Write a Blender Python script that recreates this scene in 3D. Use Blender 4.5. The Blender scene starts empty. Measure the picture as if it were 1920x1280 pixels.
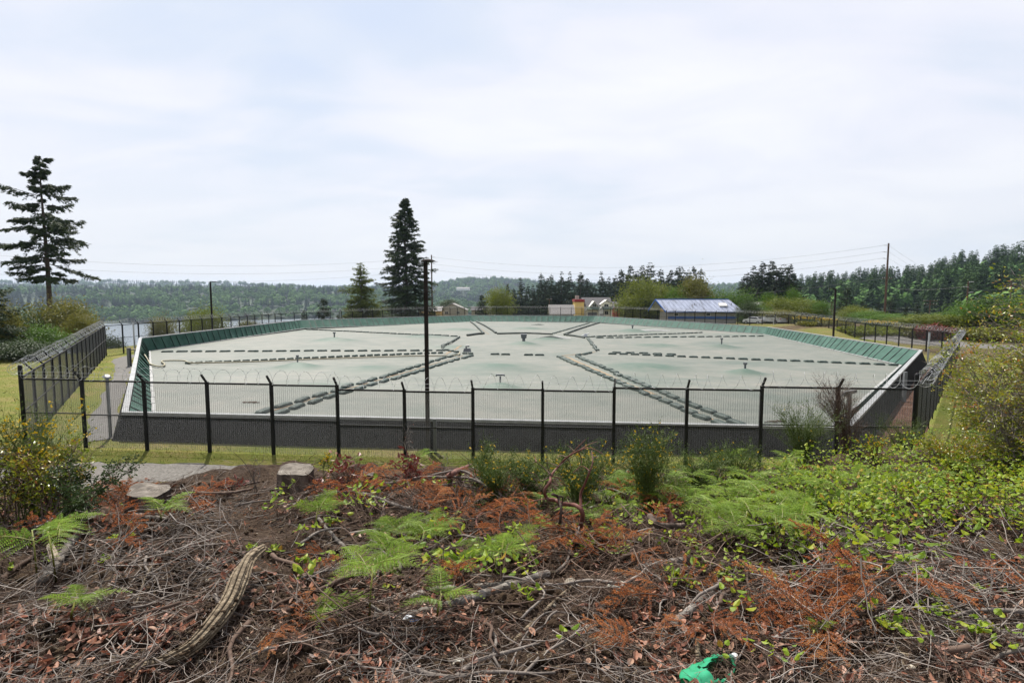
import bpy, math, random
import numpy as np
from mathutils import Vector, Matrix

random.seed(11)
RS = np.random.RandomState(11)
SC = bpy.context.scene
COL = SC.collection
F = 1067.0
CAM = np.array([0.0, 0.0, 6.0])
PITCH = math.atan(92 / F)
CP, SP = math.cos(PITCH), math.sin(PITCH)


# ------------------------------------------------------------------ tagging
def tag(o, label=None, cat=None, group=None, kind=None):
    if label: o['label'] = label
    if cat: o['category'] = cat
    if group: o['group'] = group
    if kind: o['kind'] = kind
    return o


def empty(name, loc=(0, 0, 0), rz=0.0, label=None, cat=None, group=None):
    o = bpy.data.objects.new(name, None)
    COL.objects.link(o)
    o.location = loc
    o.rotation_euler = (0, 0, rz)
    o.empty_display_size = 0.1
    return tag(o, label, cat, group)


def link(name, me, parent=None, loc=None, rot=None, scale=None):
    o = bpy.data.objects.new(name, me)
    COL.objects.link(o)
    if parent is not None: o.parent = parent
    if loc is not None: o.location = loc
    if rot is not None: o.rotation_euler = rot
    if scale is not None: o.scale = (scale,) * 3 if not hasattr(scale, '__len__') else scale
    return o


KIDS = {}


def children(o):
    return [c for c in bpy.data.objects if c.parent == o]


def copy_tree(o, kids, loc, rz=0.0, scale=None, label=None, group=None, rot=None):
    """a thing and its parts; kids = list of (part, [sub parts])"""
    c = o.copy(); COL.objects.link(c)
    c.location = loc
    c.rotation_euler = rot if rot is not None else (0, 0, rz)
    if scale is not None: c.scale = (scale,) * 3 if not hasattr(scale, '__len__') else scale
    if label: c['label'] = label
    if group: c['group'] = group
    for k, subs in kids:
        d = k.copy(); COL.objects.link(d); d.parent = c
        for s in subs:
            e = s.copy(); COL.objects.link(e); e.parent = d
    return c


# ------------------------------------------------------------------ pixel <-> world (photo measured at 1920 x 1280)
def ray(px, py):
    x = (px - 960) / F; u = -(py - 640) / F
    d = np.array([x, CP + u * SP, -SP + u * CP])
    return d / d[1]


def P(px, py, depth):
    return CAM + ray(px, py) * depth


# ------------------------------------------------------------------ noise
_TAB = np.random.RandomState(4242).rand(256, 256)


def _hash(i, j, s):
    return _TAB[(i + s * 57) & 255, (j + s * 131) & 255]


def vnoise(x, y, s=0):
    x = np.asarray(x, float); y = np.asarray(y, float)
    i = np.floor(x).astype(np.int64); j = np.floor(y).astype(np.int64)
    fx = x - i; fy = y - j
    fx = fx * fx * (3 - 2 * fx); fy = fy * fy * (3 - 2 * fy)
    a = _hash(i, j, s); b = _hash(i + 1, j, s); c = _hash(i, j + 1, s); d = _hash(i + 1, j + 1, s)
    return (a * (1 - fx) + b * fx) * (1 - fy) + (c * (1 - fx) + d * fx) * fy - 0.5


def fbm(x, y, s=0, o=3):
    t = 0; a = 1.0
    for k in range(o):
        t = t + a * vnoise(np.asarray(x) * 2 ** k, np.asarray(y) * 2 ** k, s + k); a *= 0.5
    return t


def sstep(a, b, x):
    t = np.clip((np.asarray(x, float) - a) / (b - a), 0, 1)
    return t * t * (3 - 2 * t)


# ------------------------------------------------------------------ terrain height
EY = [-60, 30, 44, 57, 98, 118, 132, 200, 400, 800, 1600, 9000]
EX = [-150, -120, -80, -43.5, -43.5, -33, -33, -50, -80, -20, 300, 3000]
WATER_Z = -64.0
# reservoir rim and toe of its inner slope (corner pixel, depth)
RIM = np.array([P(232, 774, 22.4), P(262, 634, 52), P(562, 600, 90.5), P(882, 591, 126.5), P(1117, 592, 126.5), P(1440, 613, 89), P(1728, 657, 47), P(1590, 803, 20.0)])
TOE = [None, P(280, 659, 53), P(570, 616, 89), P(890, 603.5, 124.5), P(1110, 604, 124.5), P(1432, 627, 87.5), P(1690, 686, 46), None]


def _inset(R, d):
    c = R[:, :2].mean(0); n = len(R); out = []; Ls = []
    for i in range(n):
        a, b = R[i, :2], R[(i + 1) % n, :2]; t = (b - a) / np.linalg.norm(b - a); nn = np.array([t[1], -t[0]])
        if nn @ (a - c) < 0: nn = -nn
        Ls.append((nn, nn @ a - d))
    for i in range(n):
        (n1, d1), (n2, d2) = Ls[i - 1], Ls[i]
        out.append(np.linalg.solve(np.array([n1, n2]), [d1, d2]))
    return np.array(out), Ls


_in, TANK_EDGES = _inset(RIM, 0.0)
_A = np.array([[1, t[0], t[1]] for t in TOE if t is not None]); _b = np.array([t[2] for t in TOE if t is not None])
COVER_PLANE = np.linalg.lstsq(_A, _b, rcond=None)[0]
_in, _ = _inset(RIM, 1.0)
for _i in (0, 7):
    TOE[_i] = np.array([_in[_i][0], _in[_i][1], COVER_PLANE @ [1, _in[_i][0], _in[_i][1]]])
TOE = np.array(TOE)


def tank_dist(x, y):
    d = np.full(np.shape(x), -1e9)
    for nn, c in TANK_EDGES: d = np.maximum(d, nn[0] * x + nn[1] * y - c)
    return d


CREST_X = [-12, -6, -3, 0, 2.5, 5, 8, 14]
CREST_Y = [6.0, 6.2, 6.9, 7.4, 8.3, 9.5, 10.5, 11]
CREST_Z = [3.75, 3.75, 3.80, 3.62, 3.38, 3.08, 3.12, 3.3]


def g(x, y):
    x = np.asarray(x, float); y = np.asarray(y, float)
    base = 0.2 - 0.0052 * np.clip(y - 20, 0, 115)
    base = base + 0.10 * fbm(x * .07, y * .07, 3, 2)
    base = base - 1.7 * (1 - sstep(-1.3, -.1, tank_dist(x, y)))  # pit of the reservoir
    # right-hand berm beyond the road
    base = base + 1.3 * sstep(66, 80, y) * sstep(30, 46, x) * (1 - .5 * sstep(120, 200, y))
    base = base - .05 * np.clip(y - 108, 0, 30) - .042 * np.clip(y - 138, 0, 2000)
    base = base - 1.0 * sstep(84, 112, y) * sstep(12, 34, x)
    s = np.interp(y, EY, EX) - x
    drop = np.where(s > 0, 0.5 * s - 0.8 * (1 - np.exp(-np.clip(s, 0, None) / 2)), 0)
    base = np.maximum(base - np.clip(drop, 0, None), -67)
    # the bank the photographer stands on
    cy = np.interp(x, CREST_X, CREST_Y); cz = np.interp(x, CREST_X, CREST_Z)
    near = 4.36
    t = np.clip((y - 2.2) / (cy - 2.2), 0, 1)
    top = near + (cz - near) * t
    fall = top - 0.55 * np.clip(y - cy, 0, None) - 0.25 * (1 - np.exp(-np.clip(y - cy, 0, None) / .6))
    bank = fall + (0.18 * fbm(x * .9, y * .9, 20, 2) + .12 * fbm(x * 3.1, y * 3.1, 27, 2) + 0.05 * fbm(x * 9, y * 9, 31, 2)) * (1 - .6 * sstep(0, 2, y - cy))
    k = 0.5  # smooth max
    bank = bank + .11 * np.exp(-((x + 1.6) / 2.0) ** 2 - ((y - 6.6) / 1.0) ** 2) + .12 * np.exp(-((x - 3.6) / 1.3) ** 2 - ((y - 4.6) / .8) ** 2)
    d = np.clip(.5 + .5 * (bank - base) / k, 0, 1)
    lat = 1 - sstep(18, 26, np.abs(x))
    out = base * (1 - d) + bank * d + k * d * (1 - d) * .5
    return base + (out - base) * lat


def gz(x, y):
    return float(g(x, y))


def on_ground(px, py, y0=1.6, y1=400.0):
    r = ray(px, py)
    ys = np.concatenate([np.linspace(y0, 25, 260), np.geomspace(25.1, y1, 120)])
    z = CAM[2] + r[2] * ys - g(r[0] * ys, ys)
    k = np.argmax(z < 0)
    if z[k] >= 0: k = len(ys) - 1
    y = ys[k]
    if k > 0 and z[k - 1] > 0:
        a, b = z[k - 1], z[k]; y = ys[k - 1] + (ys[k] - ys[k - 1]) * a / (a - b)
    x = r[0] * y
    return np.array([x, y, gz(x, y)])


def on_ground_many(px, py, y0=1.8, y1=26.0):
    px = np.asarray(px, float); py = np.asarray(py, float)
    x = (px - 960) / F; u = -(py - 640) / F
    dy = CP + u * SP; dz = (-SP + u * CP) / dy; dx = x / dy
    ys = np.linspace(y0, y1, 420)
    X = dx[:, None] * ys; Z = CAM[2] + dz[:, None] * ys - g(X, np.broadcast_to(ys, X.shape))
    hit = Z < 0
    k = np.argmax(hit, 1); k[~hit.any(1)] = len(ys) - 1
    y = ys[k]
    return np.c_[dx * y, y, g(dx * y, y)]


# ------------------------------------------------------------------ mesh builder
class M:
    def __init__(s):
        s.v = []; s.f = []; s.m = []; s.t = []; s.n = 0; s.q = []

    def add(s, V, Fc, mat=0, tint=0.5):
        V = np.asarray(V, float).reshape(-1, 3)
        s.v.append(V)
        base = s.n
        for q in Fc:
            s.f.append([base + i for i in q]); s.m.append(mat); s.t.append(tint)
        s.n += len(V)

    def addq(s, V, n_per, faces, mat=0, tints=None):
        """many equal pieces at once: V (N, n_per, 3), faces = index lists inside a piece"""
        V = np.asarray(V, float)
        N = len(V)
        s.v.append(V.reshape(-1, 3))
        for f in faces:
            idx = (np.arange(N) * n_per)[:, None] + np.array(f)[None, :] + s.n
            s.q.append((idx.astype(np.int32), mat, np.asarray(tints, np.float32) if tints is not None else np.full(N, .5, np.float32)))
        s.n += N * n_per

    def box(s, c, size, rz=0.0, mat=0, tint=0.5, R=None, taper=1.0):
        hx, hy, hz = [a / 2 for a in size]
        V = np.array([[-hx, -hy, -hz], [hx, -hy, -hz], [hx, hy, -hz], [-hx, hy, -hz], [-hx * taper, -hy * taper, hz], [hx * taper, -hy * taper, hz], [hx * taper, hy * taper, hz], [-hx * taper, hy * taper, hz]])
        if R is not None: V = V @ np.array(R).T
        elif rz:
            c_, s_ = math.cos(rz), math.sin(rz)
            V = V @ np.array([[c_, s_, 0], [-s_, c_, 0], [0, 0, 1]])
        s.add(V + np.array(c), [(3, 2, 1, 0), (4, 5, 6, 7), (0, 1, 5, 4), (1, 2, 6, 5), (2, 3, 7, 6), (3, 0, 4, 7)], mat, tint)

    def bar(s, a, b, w, h=None, mat=0, tint=0.5, up=(0, 0, 1)):
        """a square bar from a to b"""
        a = np.array(a, float); b = np.array(b, float); h = h or w
        d = b - a; L = np.linalg.norm(d)
        if L < 1e-9: return
        d /= L; u = np.array(up, float)
        if abs(d @ u) > .98: u = np.array([1., 0, 0])
        x = np.cross(d, u); x /= np.linalg.norm(x); u = np.cross(x, d)
        V = []
        for p in (a, b):
            for sx, su in ((-1, -1), (1, -1), (1, 1), (-1, 1)): V.append(p + x * sx * w / 2 + u * su * h / 2)
        s.add(V, [(0, 1, 2, 3), (7, 6, 5, 4), (0, 4, 5, 1), (1, 5, 6, 2), (2, 6, 7, 3), (3, 7, 4, 0)], mat, tint)

    def tube(s, pts, rad, n=6, mat=0, tint=0.5, cap=True, wob=0.0):
        pts = np.asarray(pts, float); k = len(pts)
        rad = np.broadcast_to(np.asarray(rad, float), (k,))
        T = np.gradient(pts, axis=0); T /= np.linalg.norm(T, axis=1)[:, None] + 1e-12
        ref = np.array([0, 0, 1.]) if abs(T[0][2]) < .9 else np.array([1., 0, 0])
        a0, a1, a2 = T[0]; b0, b1, b2 = ref
        x = (a1 * b2 - a2 * b1, a2 * b0 - a0 * b2, a0 * b1 - a1 * b0)
        Xs = []
        for (t0, t1, t2) in T.tolist():
            d = x[0] * t0 + x[1] * t1 + x[2] * t2
            x = (x[0] - t0 * d, x[1] - t1 * d, x[2] - t2 * d)
            l = math.sqrt(x[0] ** 2 + x[1] ** 2 + x[2] ** 2) + 1e-12
            x = (x[0] / l, x[1] / l, x[2] / l); Xs.append(x)
        Xs = np.array(Xs); Yv = np.stack([T[:, 1] * Xs[:, 2] - T[:, 2] * Xs[:, 1], T[:, 2] * Xs[:, 0] - T[:, 0] * Xs[:, 2], T[:, 0] * Xs[:, 1] - T[:, 1] * Xs[:, 0]], 1)
        a = np.arange(n) * (2 * math.pi / n)
        r = np.repeat(rad[:, None], n, 1)
        if wob: r = r * (1 + wob * (RS.rand(k, n) - .5))
        V = pts[:, None] + r[..., None] * (np.cos(a)[None, :, None] * Xs[:, None] + np.sin(a)[None, :, None] * Yv[:, None])
        base = s.n
        s.add(V, [tuple(range(n))[::-1], tuple((k - 1) * n + j for j in range(n))] if cap else [], mat, tint)
        i = np.repeat(np.arange(k - 1), n) * n; j = np.tile(np.arange(n), k - 1); j2 = (j + 1) % n
        Fq = (np.stack([i + j, i + j2, i + n + j2, i + n + j], 1) + base).astype(np.int32)
        s.q.append((Fq, mat, np.full(len(Fq), tint, np.float32)))

    def mesh(s, name, mats, smooth=False):
        me = bpy.data.meshes.new(name)
        V = np.concatenate(s.v) if s.v else np.zeros((0, 3))
        loops = [np.array([i for f in s.f for i in f], np.int32)] + [q[0].ravel() for q in s.q]
        tot = [np.array([len(f) for f in s.f], np.int32)] + [np.full(len(q[0]), q[0].shape[1], np.int32) for q in s.q]
        mi = [np.array(s.m, np.int32)] + [np.full(len(q[0]), q[1], np.int32) for q in s.q]
        ti = [np.array(s.t, np.float32)] + [q[2] for q in s.q]
        fill_mesh(me, V, np.concatenate(loops), np.concatenate(tot), mats, np.concatenate(mi), np.concatenate(ti), smooth)
        return me

    def build(s, name, mats, parent=None, loc=None, smooth=False, rot=None, scale=None):
        if not isinstance(mats, (list, tuple)): mats = [mats]
        return link(name, s.mesh(name, mats, smooth), parent, loc, rot, scale)


def fill_mesh(me, V, loops, tot, mats, mi, ti, smooth=False):
    me.vertices.add(len(V)); me.vertices.foreach_set('co', np.ascontiguousarray(V, np.float32).ravel())
    me.loops.add(len(loops)); me.loops.foreach_set('vertex_index', loops)
    n = len(tot); me.polygons.add(n)
    me.polygons.foreach_set('loop_start', np.concatenate([[0], np.cumsum(tot)[:-1]]).astype(np.int32)); me.polygons.foreach_set('loop_total', tot)
    for m in mats: me.materials.append(m)
    if n:
        me.polygons.foreach_set('material_index', mi)
        a = me.attributes.new('tint', 'FLOAT', 'FACE'); a.data.foreach_set('value', ti)
        me.polygons.foreach_set('use_smooth', np.full(n, smooth, bool))
    me.update(calc_edges=True)


def unit(a):
    return a / (np.linalg.norm(a, axis=-1, keepdims=True) + 1e-9)


def leaves(m, C, D, U, L, W, fold=0.15, mat=0, tints=None, bend=0.0, shape=4):
    """leaf-sized faces: C base, D direction, U side vector, L length, W width (arrays)"""
    C = np.asarray(C, float); N = len(C)
    D = unit(np.broadcast_to(D, C.shape).astype(float)); U = np.broadcast_to(U, C.shape).astype(float)
    U = unit(U - D * (U * D).sum(1, keepdims=True))
    Nn = np.cross(D, U)
    L = np.broadcast_to(L, (N,))[:, None]; W = np.broadcast_to(W, (N,))[:, None]
    if tints is None: tints = RS.rand(N)
    if shape == 3:
        V = np.stack([C - U * W / 2, C + U * W / 2, C + D * L - Nn * L * bend], 1)
        m.addq(V, 3, [(0, 1, 2)], mat, tints); return
    if shape == 4:
        V = np.stack([C, C + D * L * .45 + U * W / 2 + Nn * W * fold, C + D * L - Nn * L * bend, C + D * L * .45 - U * W / 2 + Nn * W * fold], 1)
        m.addq(V, 4, [(0, 1, 2, 3)], mat, tints); return
    # 8: rounder leaf folded along its midrib
    pts = [(0, 0), (.22, .38), (.55, .5), (.85, .25)]
    R = [C + D * L * a + U * W * b + Nn * (W * fold * b * 2 - L * bend * a * a) for a, b in pts]
    Lf = [C + D * L * a - U * W * b + Nn * (W * fold * b * 2 - L * bend * a * a) for a, b in pts[1:]]
    tip = C + D * L - Nn * L * bend
    mid = C + D * L * .5 - Nn * L * bend * .25
    V = np.stack(R + [tip] + Lf + [mid], 1)  # 0..3 right, 4 tip, 5..7 left, 8 mid
    m.addq(V, 9, [(0, 1, 2, 8), (8, 2, 3, 4), (0, 8, 6, 5), (8, 4, 7, 6)], mat, tints)


def rand_dir(n, zmin=-1.0, zmax=1.0):
    z = RS.uniform(zmin, zmax, n); a = RS.uniform(0, 2 * math.pi, n); r = np.sqrt(np.clip(1 - z * z, 0, 1))
    return np.c_[r * np.cos(a), r * np.sin(a), z]


def curve_pts(a, b, n=8, sag=0.0, wob=0.0, up=0.0):
    a = np.array(a, float); b = np.array(b, float)
    t = np.linspace(0, 1, n)[:, None]
    p = a + (b - a) * t
    p[:, 2:] += (up - sag) * 4 * t * (1 - t)
    if wob:
        w = RS.uniform(-wob, wob, (n, 3)); w[0] = 0; w[-1] = 0; p += w
    return p


def smooth_path(pts, n=40):
    pts = np.asarray(pts, float)
    k = len(pts); out = []
    per = max(2, n // max(1, k - 1))
    for i in range(k - 1):
        p0 = pts[max(i - 1, 0)]; p1 = pts[i]; p2 = pts[i + 1]; p3 = pts[min(i + 2, k - 1)]
        for t in np.linspace(0, 1, per, endpoint=False):
            out.append(.5 * ((2 * p1) + (-p0 + p2) * t + (2 * p0 - 5 * p1 + 4 * p2 - p3) * t * t + (-p0 + 3 * p1 - 3 * p2 + p3) * t ** 3))
    out.append(pts[-1])
    return np.array(out)


# ------------------------------------------------------------------ materials
def _nodes(name):
    m = bpy.data.materials.new(name); m.use_nodes = True
    nt = m.node_tree; nt.nodes.clear()
    out = nt.nodes.new('ShaderNodeOutputMaterial')
    return m, nt, out


def _ramp(nt, stops):
    r = nt.nodes.new('ShaderNodeValToRGB')
    e = r.color_ramp.elements
    while len(e) < len(stops): e.new(.5)
    for i, (p, c) in enumerate(stops):
        e[i].position = p; e[i].color = (c[0], c[1], c[2], 1)
    return r


def mat(name, cols, rough=.7, spec=.3, nscale=3.0, ndetail=5, bump=0.0, bscale=None, transl=0.0, attr=None, attr_w=.75, metal=0.0, aniso=(1, 1, 1), objrand=0.0, coat=0.0, tcol=None):
    """procedural surface: colour ramp over (tint attribute and) object-space noise, with bump"""
    m, nt, out = _nodes(name)
    N = nt.nodes; Lk = nt.links
    tc = N.new('ShaderNodeTexCoord'); mp = N.new('ShaderNodeMapping'); mp.inputs['Scale'].default_value = aniso
    Lk.new(tc.outputs['Object'], mp.inputs['Vector'])
    nz = N.new('ShaderNodeTexNoise'); nz.inputs['Scale'].default_value = nscale; nz.inputs['Detail'].default_value = ndetail; nz.inputs['Roughness'].default_value = .6
    Lk.new(mp.outputs[0], nz.inputs['Vector'])
    fac = nz.outputs['Fac']
    # stretch noise contrast
    mr = N.new('ShaderNodeMapRange'); mr.inputs[1].default_value = .28; mr.inputs[2].default_value = .72
    Lk.new(fac, mr.inputs[0]); fac = mr.outputs[0]
    if attr:
        at = N.new('ShaderNodeAttribute'); at.attribute_name = attr
        mx = N.new('ShaderNodeMix'); mx.data_type = 'FLOAT'; mx.inputs[0].default_value = attr_w
        Lk.new(fac, mx.inputs[2]); Lk.new(at.outputs['Fac'], mx.inputs[3]); fac = mx.outputs[0]
    if objrand:
        oi = N.new('ShaderNodeObjectInfo')
        ma = N.new('ShaderNodeMath'); ma.operation = 'MULTIPLY_ADD'; ma.inputs[1].default_value = objrand; ma.inputs[2].default_value = -objrand / 2
        Lk.new(oi.outputs['Random'], ma.inputs[0])
        ad = N.new('ShaderNodeMath'); ad.operation = 'ADD'; ad.use_clamp = True
        Lk.new(fac, ad.inputs[0]); Lk.new(ma.outputs[0], ad.inputs[1]); fac = ad.outputs[0]
    n = len(cols)
    stops = [(i / max(1, n - 1), c) if len(c) == 3 else (c[3], c[:3]) for i, c in enumerate(cols)]
    rp = _ramp(nt, stops); Lk.new(fac, rp.inputs[0])
    b = N.new('ShaderNodeBsdfPrincipled')
    Lk.new(rp.outputs[0], b.inputs['Base Color'])
    b.inputs['Roughness'].default_value = rough; b.inputs['Specular IOR Level'].default_value = spec; b.inputs['Metallic'].default_value = metal
    if coat: b.inputs['Coat Weight'].default_value = coat
    if bump:
        n2 = N.new('ShaderNodeTexNoise'); n2.inputs['Scale'].default_value = bscale or nscale * 4; n2.inputs['Detail'].default_value = 6
        Lk.new(mp.outputs[0], n2.inputs['Vector'])
        bp = N.new('ShaderNodeBump'); bp.inputs['Strength'].default_value = min(1, bump); bp.inputs['Distance'].default_value = .02
        Lk.new(n2.outputs['Fac'], bp.inputs['Height']); Lk.new(bp.outputs[0], b.inputs['Normal'])
    if transl:
        t = N.new('ShaderNodeBsdfTranslucent')
        if tcol:
            hm = N.new('ShaderNodeMix'); hm.data_type = 'RGBA'; hm.blend_type = 'MULTIPLY'; hm.inputs[0].default_value = 1
            Lk.new(rp.outputs[0], hm.inputs[6]); hm.inputs[7].default_value = (*tcol, 1)
            Lk.new(hm.outputs[2], t.inputs['Color'])
        else: Lk.new(rp.outputs[0], t.inputs['Color'])
        mx = N.new('ShaderNodeMixShader'); mx.inputs[0].default_value = transl
        Lk.new(b.outputs[0], mx.inputs[1]); Lk.new(t.outputs[0], mx.inputs[2]); Lk.new(mx.outputs[0], out.inputs['Surface'])
    else:
        Lk.new(b.outputs[0], out.inputs['Surface'])
    return m


MT = {}
MT['black_steel'] = mat('black_steel', [(.004, .004, .0045), (.009, .009, .0095)], rough=.6, spec=.2, nscale=6)
MT['mesh_wire'] = mat('mesh_wire', [(.05, .051, .055), (.075, .076, .082)], rough=.45, spec=.8, nscale=6)
MT['galv'] = mat('galvanised', [(.30, .31, .32), (.5, .51, .52)], rough=.4, spec=.5, metal=.6, nscale=9)
MT['grey_post'] = mat('grey_post', [(.10, .105, .11), (.17, .175, .18)], rough=.5, spec=.4, nscale=5)
MT['razor'] = mat('razor_steel', [(.26, .265, .27), (.42, .425, .435)], rough=.6, spec=.3, metal=0, nscale=30)
MT['membrane'] = mat('black_membrane', [(.005, .005, .005), (.010, .0098, .0095), (.02, .019, .018)], rough=.8, spec=.05, nscale=1.2, ndetail=8, bump=.25, bscale=2.0, aniso=(1, 1, .25))
MT['liner'] = mat('green_liner', [(.022, .056, .043), (.034, .082, .063), (.05, .108, .086)], rough=.7, spec=.12, nscale=.9, ndetail=6, bump=.3, bscale=1.5)
MT['liner_seam'] = mat('liner_seam', [(.006, .016, .013), (.012, .03, .024)], rough=.6, spec=.2)
MT['white_strip'] = mat('white_strip', [(.20, .20, .195), (.36, .36, .35)], rough=.6, spec=.3, nscale=4, ndetail=6)
MT['rim'] = mat('rim_cap', [(.17, .175, .175), (.32, .325, .325)], rough=.45, spec=.4, nscale=2.5, ndetail=8)
MT['ballast'] = mat('ballast_fabric', [(.018, .034, .028), (.036, .056, .048), (.085, .105, .092)], rough=.65, spec=.3, nscale=1.6, objrand=.35, bump=.3)
MT['tube_dark'] = mat('tube_dark', [(.03, .045, .04), (.08, .09, .08)], rough=.6, nscale=2)
MT['hose'] = mat('tan_hose', [(.2, .18, .12), (.32, .29, .2)], rough=.6, nscale=4)
MT['grass_blade'] = mat('grass_blade', [(.22, .16, .065), (.185, .185, .04), (.12, .155, .025), (.205, .22, .04)], rough=.75, spec=.15, attr='tint', attr_w=.5, nscale=.5, ndetail=4, transl=.25)
MT['gravel'] = mat('gravel', [(.075, .069, .061), (.125, .116, .105), (.20, .188, .17)], rough=.9, spec=.15, nscale=14, ndetail=10, bump=.9, bscale=40)
MT['rust_gravel'] = mat('bark_strip', [(.035, .017, .012), (.07, .034, .022), (.12, .085, .065)], rough=.9, spec=.1, nscale=3, ndetail=10, bump=.8, bscale=30)
MT['asphalt'] = mat('asphalt', [(.085, .08, .074), (.13, .123, .115)], rough=.85, nscale=2, ndetail=9, bump=.4, bscale=30)
MT['wood_pole'] = mat('wood_pole', [(.07, .045, .032), (.13, .085, .06)], rough=.85, spec=.1, nscale=3, aniso=(6, 6, .5))
MT['insulator'] = mat('insulator', [(.3, .3, .3), (.45, .45, .45)], rough=.4)
MT['cable'] = mat('cable', [(.12, .12, .125), (.2, .2, .205)], rough=.5, metal=.3)
MT['bark'] = mat('fir_bark', [(.035, .027, .022), (.075, .058, .047), (.11, .09, .075)], rough=.9, spec=.1, nscale=3, aniso=(5, 5, 1), bump=.8)
MT['needle_dark'] = mat('needles_dark', [(.012, .022, .009), (.028, .048, .015), (.06, .084, .024)], rough=.6, spec=.25, attr='tint', attr_w=.7, nscale=.25, ndetail=4, transl=.18)
MT['needle_mid'] = mat('needles_mid', [(.010, .020, .011), (.02, .036, .017), (.04, .06, .026)], rough=.65, spec=.2, attr='tint', attr_w=.65, nscale=.12, ndetail=4, transl=.18, objrand=.35)
MT['cedar'] = mat('cedar_sprays', [(.05, .062, .014), (.10, .125, .026), (.16, .18, .045)], rough=.65, spec=.2, attr='tint', attr_w=.7, nscale=.4, transl=.4)
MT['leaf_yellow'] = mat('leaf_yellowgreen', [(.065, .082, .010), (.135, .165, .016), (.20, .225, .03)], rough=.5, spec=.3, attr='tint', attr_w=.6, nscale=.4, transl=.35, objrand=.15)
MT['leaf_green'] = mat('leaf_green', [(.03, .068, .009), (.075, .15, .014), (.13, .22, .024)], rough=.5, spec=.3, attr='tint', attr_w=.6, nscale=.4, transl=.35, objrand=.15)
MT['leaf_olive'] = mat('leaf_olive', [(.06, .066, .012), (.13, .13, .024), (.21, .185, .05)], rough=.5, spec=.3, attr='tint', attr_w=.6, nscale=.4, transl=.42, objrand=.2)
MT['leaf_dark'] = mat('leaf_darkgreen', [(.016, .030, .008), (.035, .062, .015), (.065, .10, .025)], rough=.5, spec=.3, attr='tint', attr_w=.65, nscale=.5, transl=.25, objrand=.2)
MT['broom_flower'] = mat('broom_flower', [(.42, .27, .005), (.60, .42, .01)], rough=.5, attr='tint', transl=.3)
MT['fern'] = mat('fern_green', [(.055, .11, .008), (.13, .23, .014), (.22, .34, .026), (.30, .40, .05)], rough=.5, spec=.3, attr='tint', attr_w=.6, nscale=4, transl=.45, objrand=.35)
MT['fern_stem'] = mat('fern_stem', [(.12, .15, .02), (.17, .14, .03)], rough=.5, nscale=3)
MT['salal'] = mat('salal_leaf', [(.05, .10, .006), (.12, .20, .010), (.23, .31, .016), (.32, .33, .022), (.36, .14, .02)], rough=.5, spec=.3, attr='tint', attr_w=.85, nscale=9, transl=.42, bump=.2, bscale=60)
MT['huck'] = mat('huckleberry_leaf', [(.05, .09, .006), (.13, .18, .010), (.24, .27, .012), (.33, .27, .014), (.38, .09, .03)], rough=.38, spec=.5, attr='tint', attr_w=.9, nscale=6, transl=.35)
MT['red_leaf'] = mat('withered_red_leaf', [(.07, .016, .012), (.15, .035, .025), (.2, .07, .05)], rough=.45, spec=.4, attr='tint', nscale=6, transl=.3)
MT['broom_green'] = mat('broom_green', [(.035, .06, .012), (.07, .11, .02), (.12, .16, .03)], rough=.55, attr='tint', nscale=3, transl=.2, objrand=.3)
MT['grey_twig'] = mat('grey_twig', [(.06, .05, .042), (.15, .128, .112), (.30, .265, .235)], rough=.8, spec=.15, attr='tint', attr_w=.7, nscale=12, objrand=.3)
MT['brown_twig'] = mat('brown_twig', [(.03, .019, .014), (.085, .056, .042), (.18, .13, .10)], rough=.8, spec=.15, attr='tint', attr_w=.7, nscale=12, objrand=.4)
MT['dry_needle'] = mat('rusty_needles', [(.15, .038, .013), (.34, .092, .026), (.44, .155, .045), (.50, .29, .11)], rough=.65, spec=.2, attr='tint', attr_w=.6, nscale=3, transl=.25, objrand=.3)
MT['dead_leaf'] = mat('dead_leaf', [(.05, .02, .011), (.13, .046, .026), (.25, .095, .055), (.34, .17, .105), (.42, .30, .22)], rough=.5, spec=.35, attr='tint', attr_w=.8, nscale=9, transl=.2)
MT['madrone'] = mat('madrone_bark', [(.06, .022, .017), (.13, .055, .043), (.22, .14, .12)], rough=.75, spec=.15, nscale=5, aniso=(2, 2, .7), bump=.2)
MT['log_bark'] = mat('log_bark', [(.05, .042, .036), (.13, .115, .10), (.30, .275, .25)], rough=.85, spec=.1, nscale=9, ndetail=9, bump=.9, bscale=24, objrand=.2)
MT['bare_wood'] = mat('weathered_wood', [(.05, .036, .024), (.14, .108, .072), (.29, .235, .165)], rough=.8, spec=.15, nscale=5, ndetail=8, aniso=(1, 7, 7), bump=.8, bscale=9)
MT['cut_wood'] = mat('cut_wood', [(.10, .075, .055), (.22, .175, .13), (.34, .29, .23)], rough=.8, nscale=9, ndetail=8, bump=.4)
MT['stump_bark'] = mat('stump_bark', [(.022, .016, .013), (.075, .056, .045), (.20, .16, .132)], rough=.9, spec=.1, nscale=7, ndetail=8, aniso=(1, 1, .3), bump=1.0, bscale=18)
MT['stone'] = mat('pale_stone', [(.25, .24, .2), (.4, .385, .33), (.5, .49, .45)], rough=.8, nscale=9, ndetail=8, bump=.5)
MT['pebble'] = mat('pebble', [(.10, .085, .07), (.22, .19, .15), (.42, .38, .31)], rough=.85, attr='tint', attr_w=.8, nscale=20)
MT['clod'] = mat('soil_clod', [(.022, .014, .009), (.05, .034, .022), (.095, .068, .045)], rough=.95, spec=.05, attr='tint', attr_w=.5, nscale=25, ndetail=8, bump=.8)
MT['plastic_green'] = mat('green_plastic', [(.02, .32, .14), (.06, .48, .26)], rough=.25, spec=.55, nscale=6, transl=.35)
MT['plastic_white'] = mat('white_plastic', [(.5, .5, .48), (.75, .75, .74)], rough=.4, nscale=12)
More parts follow.
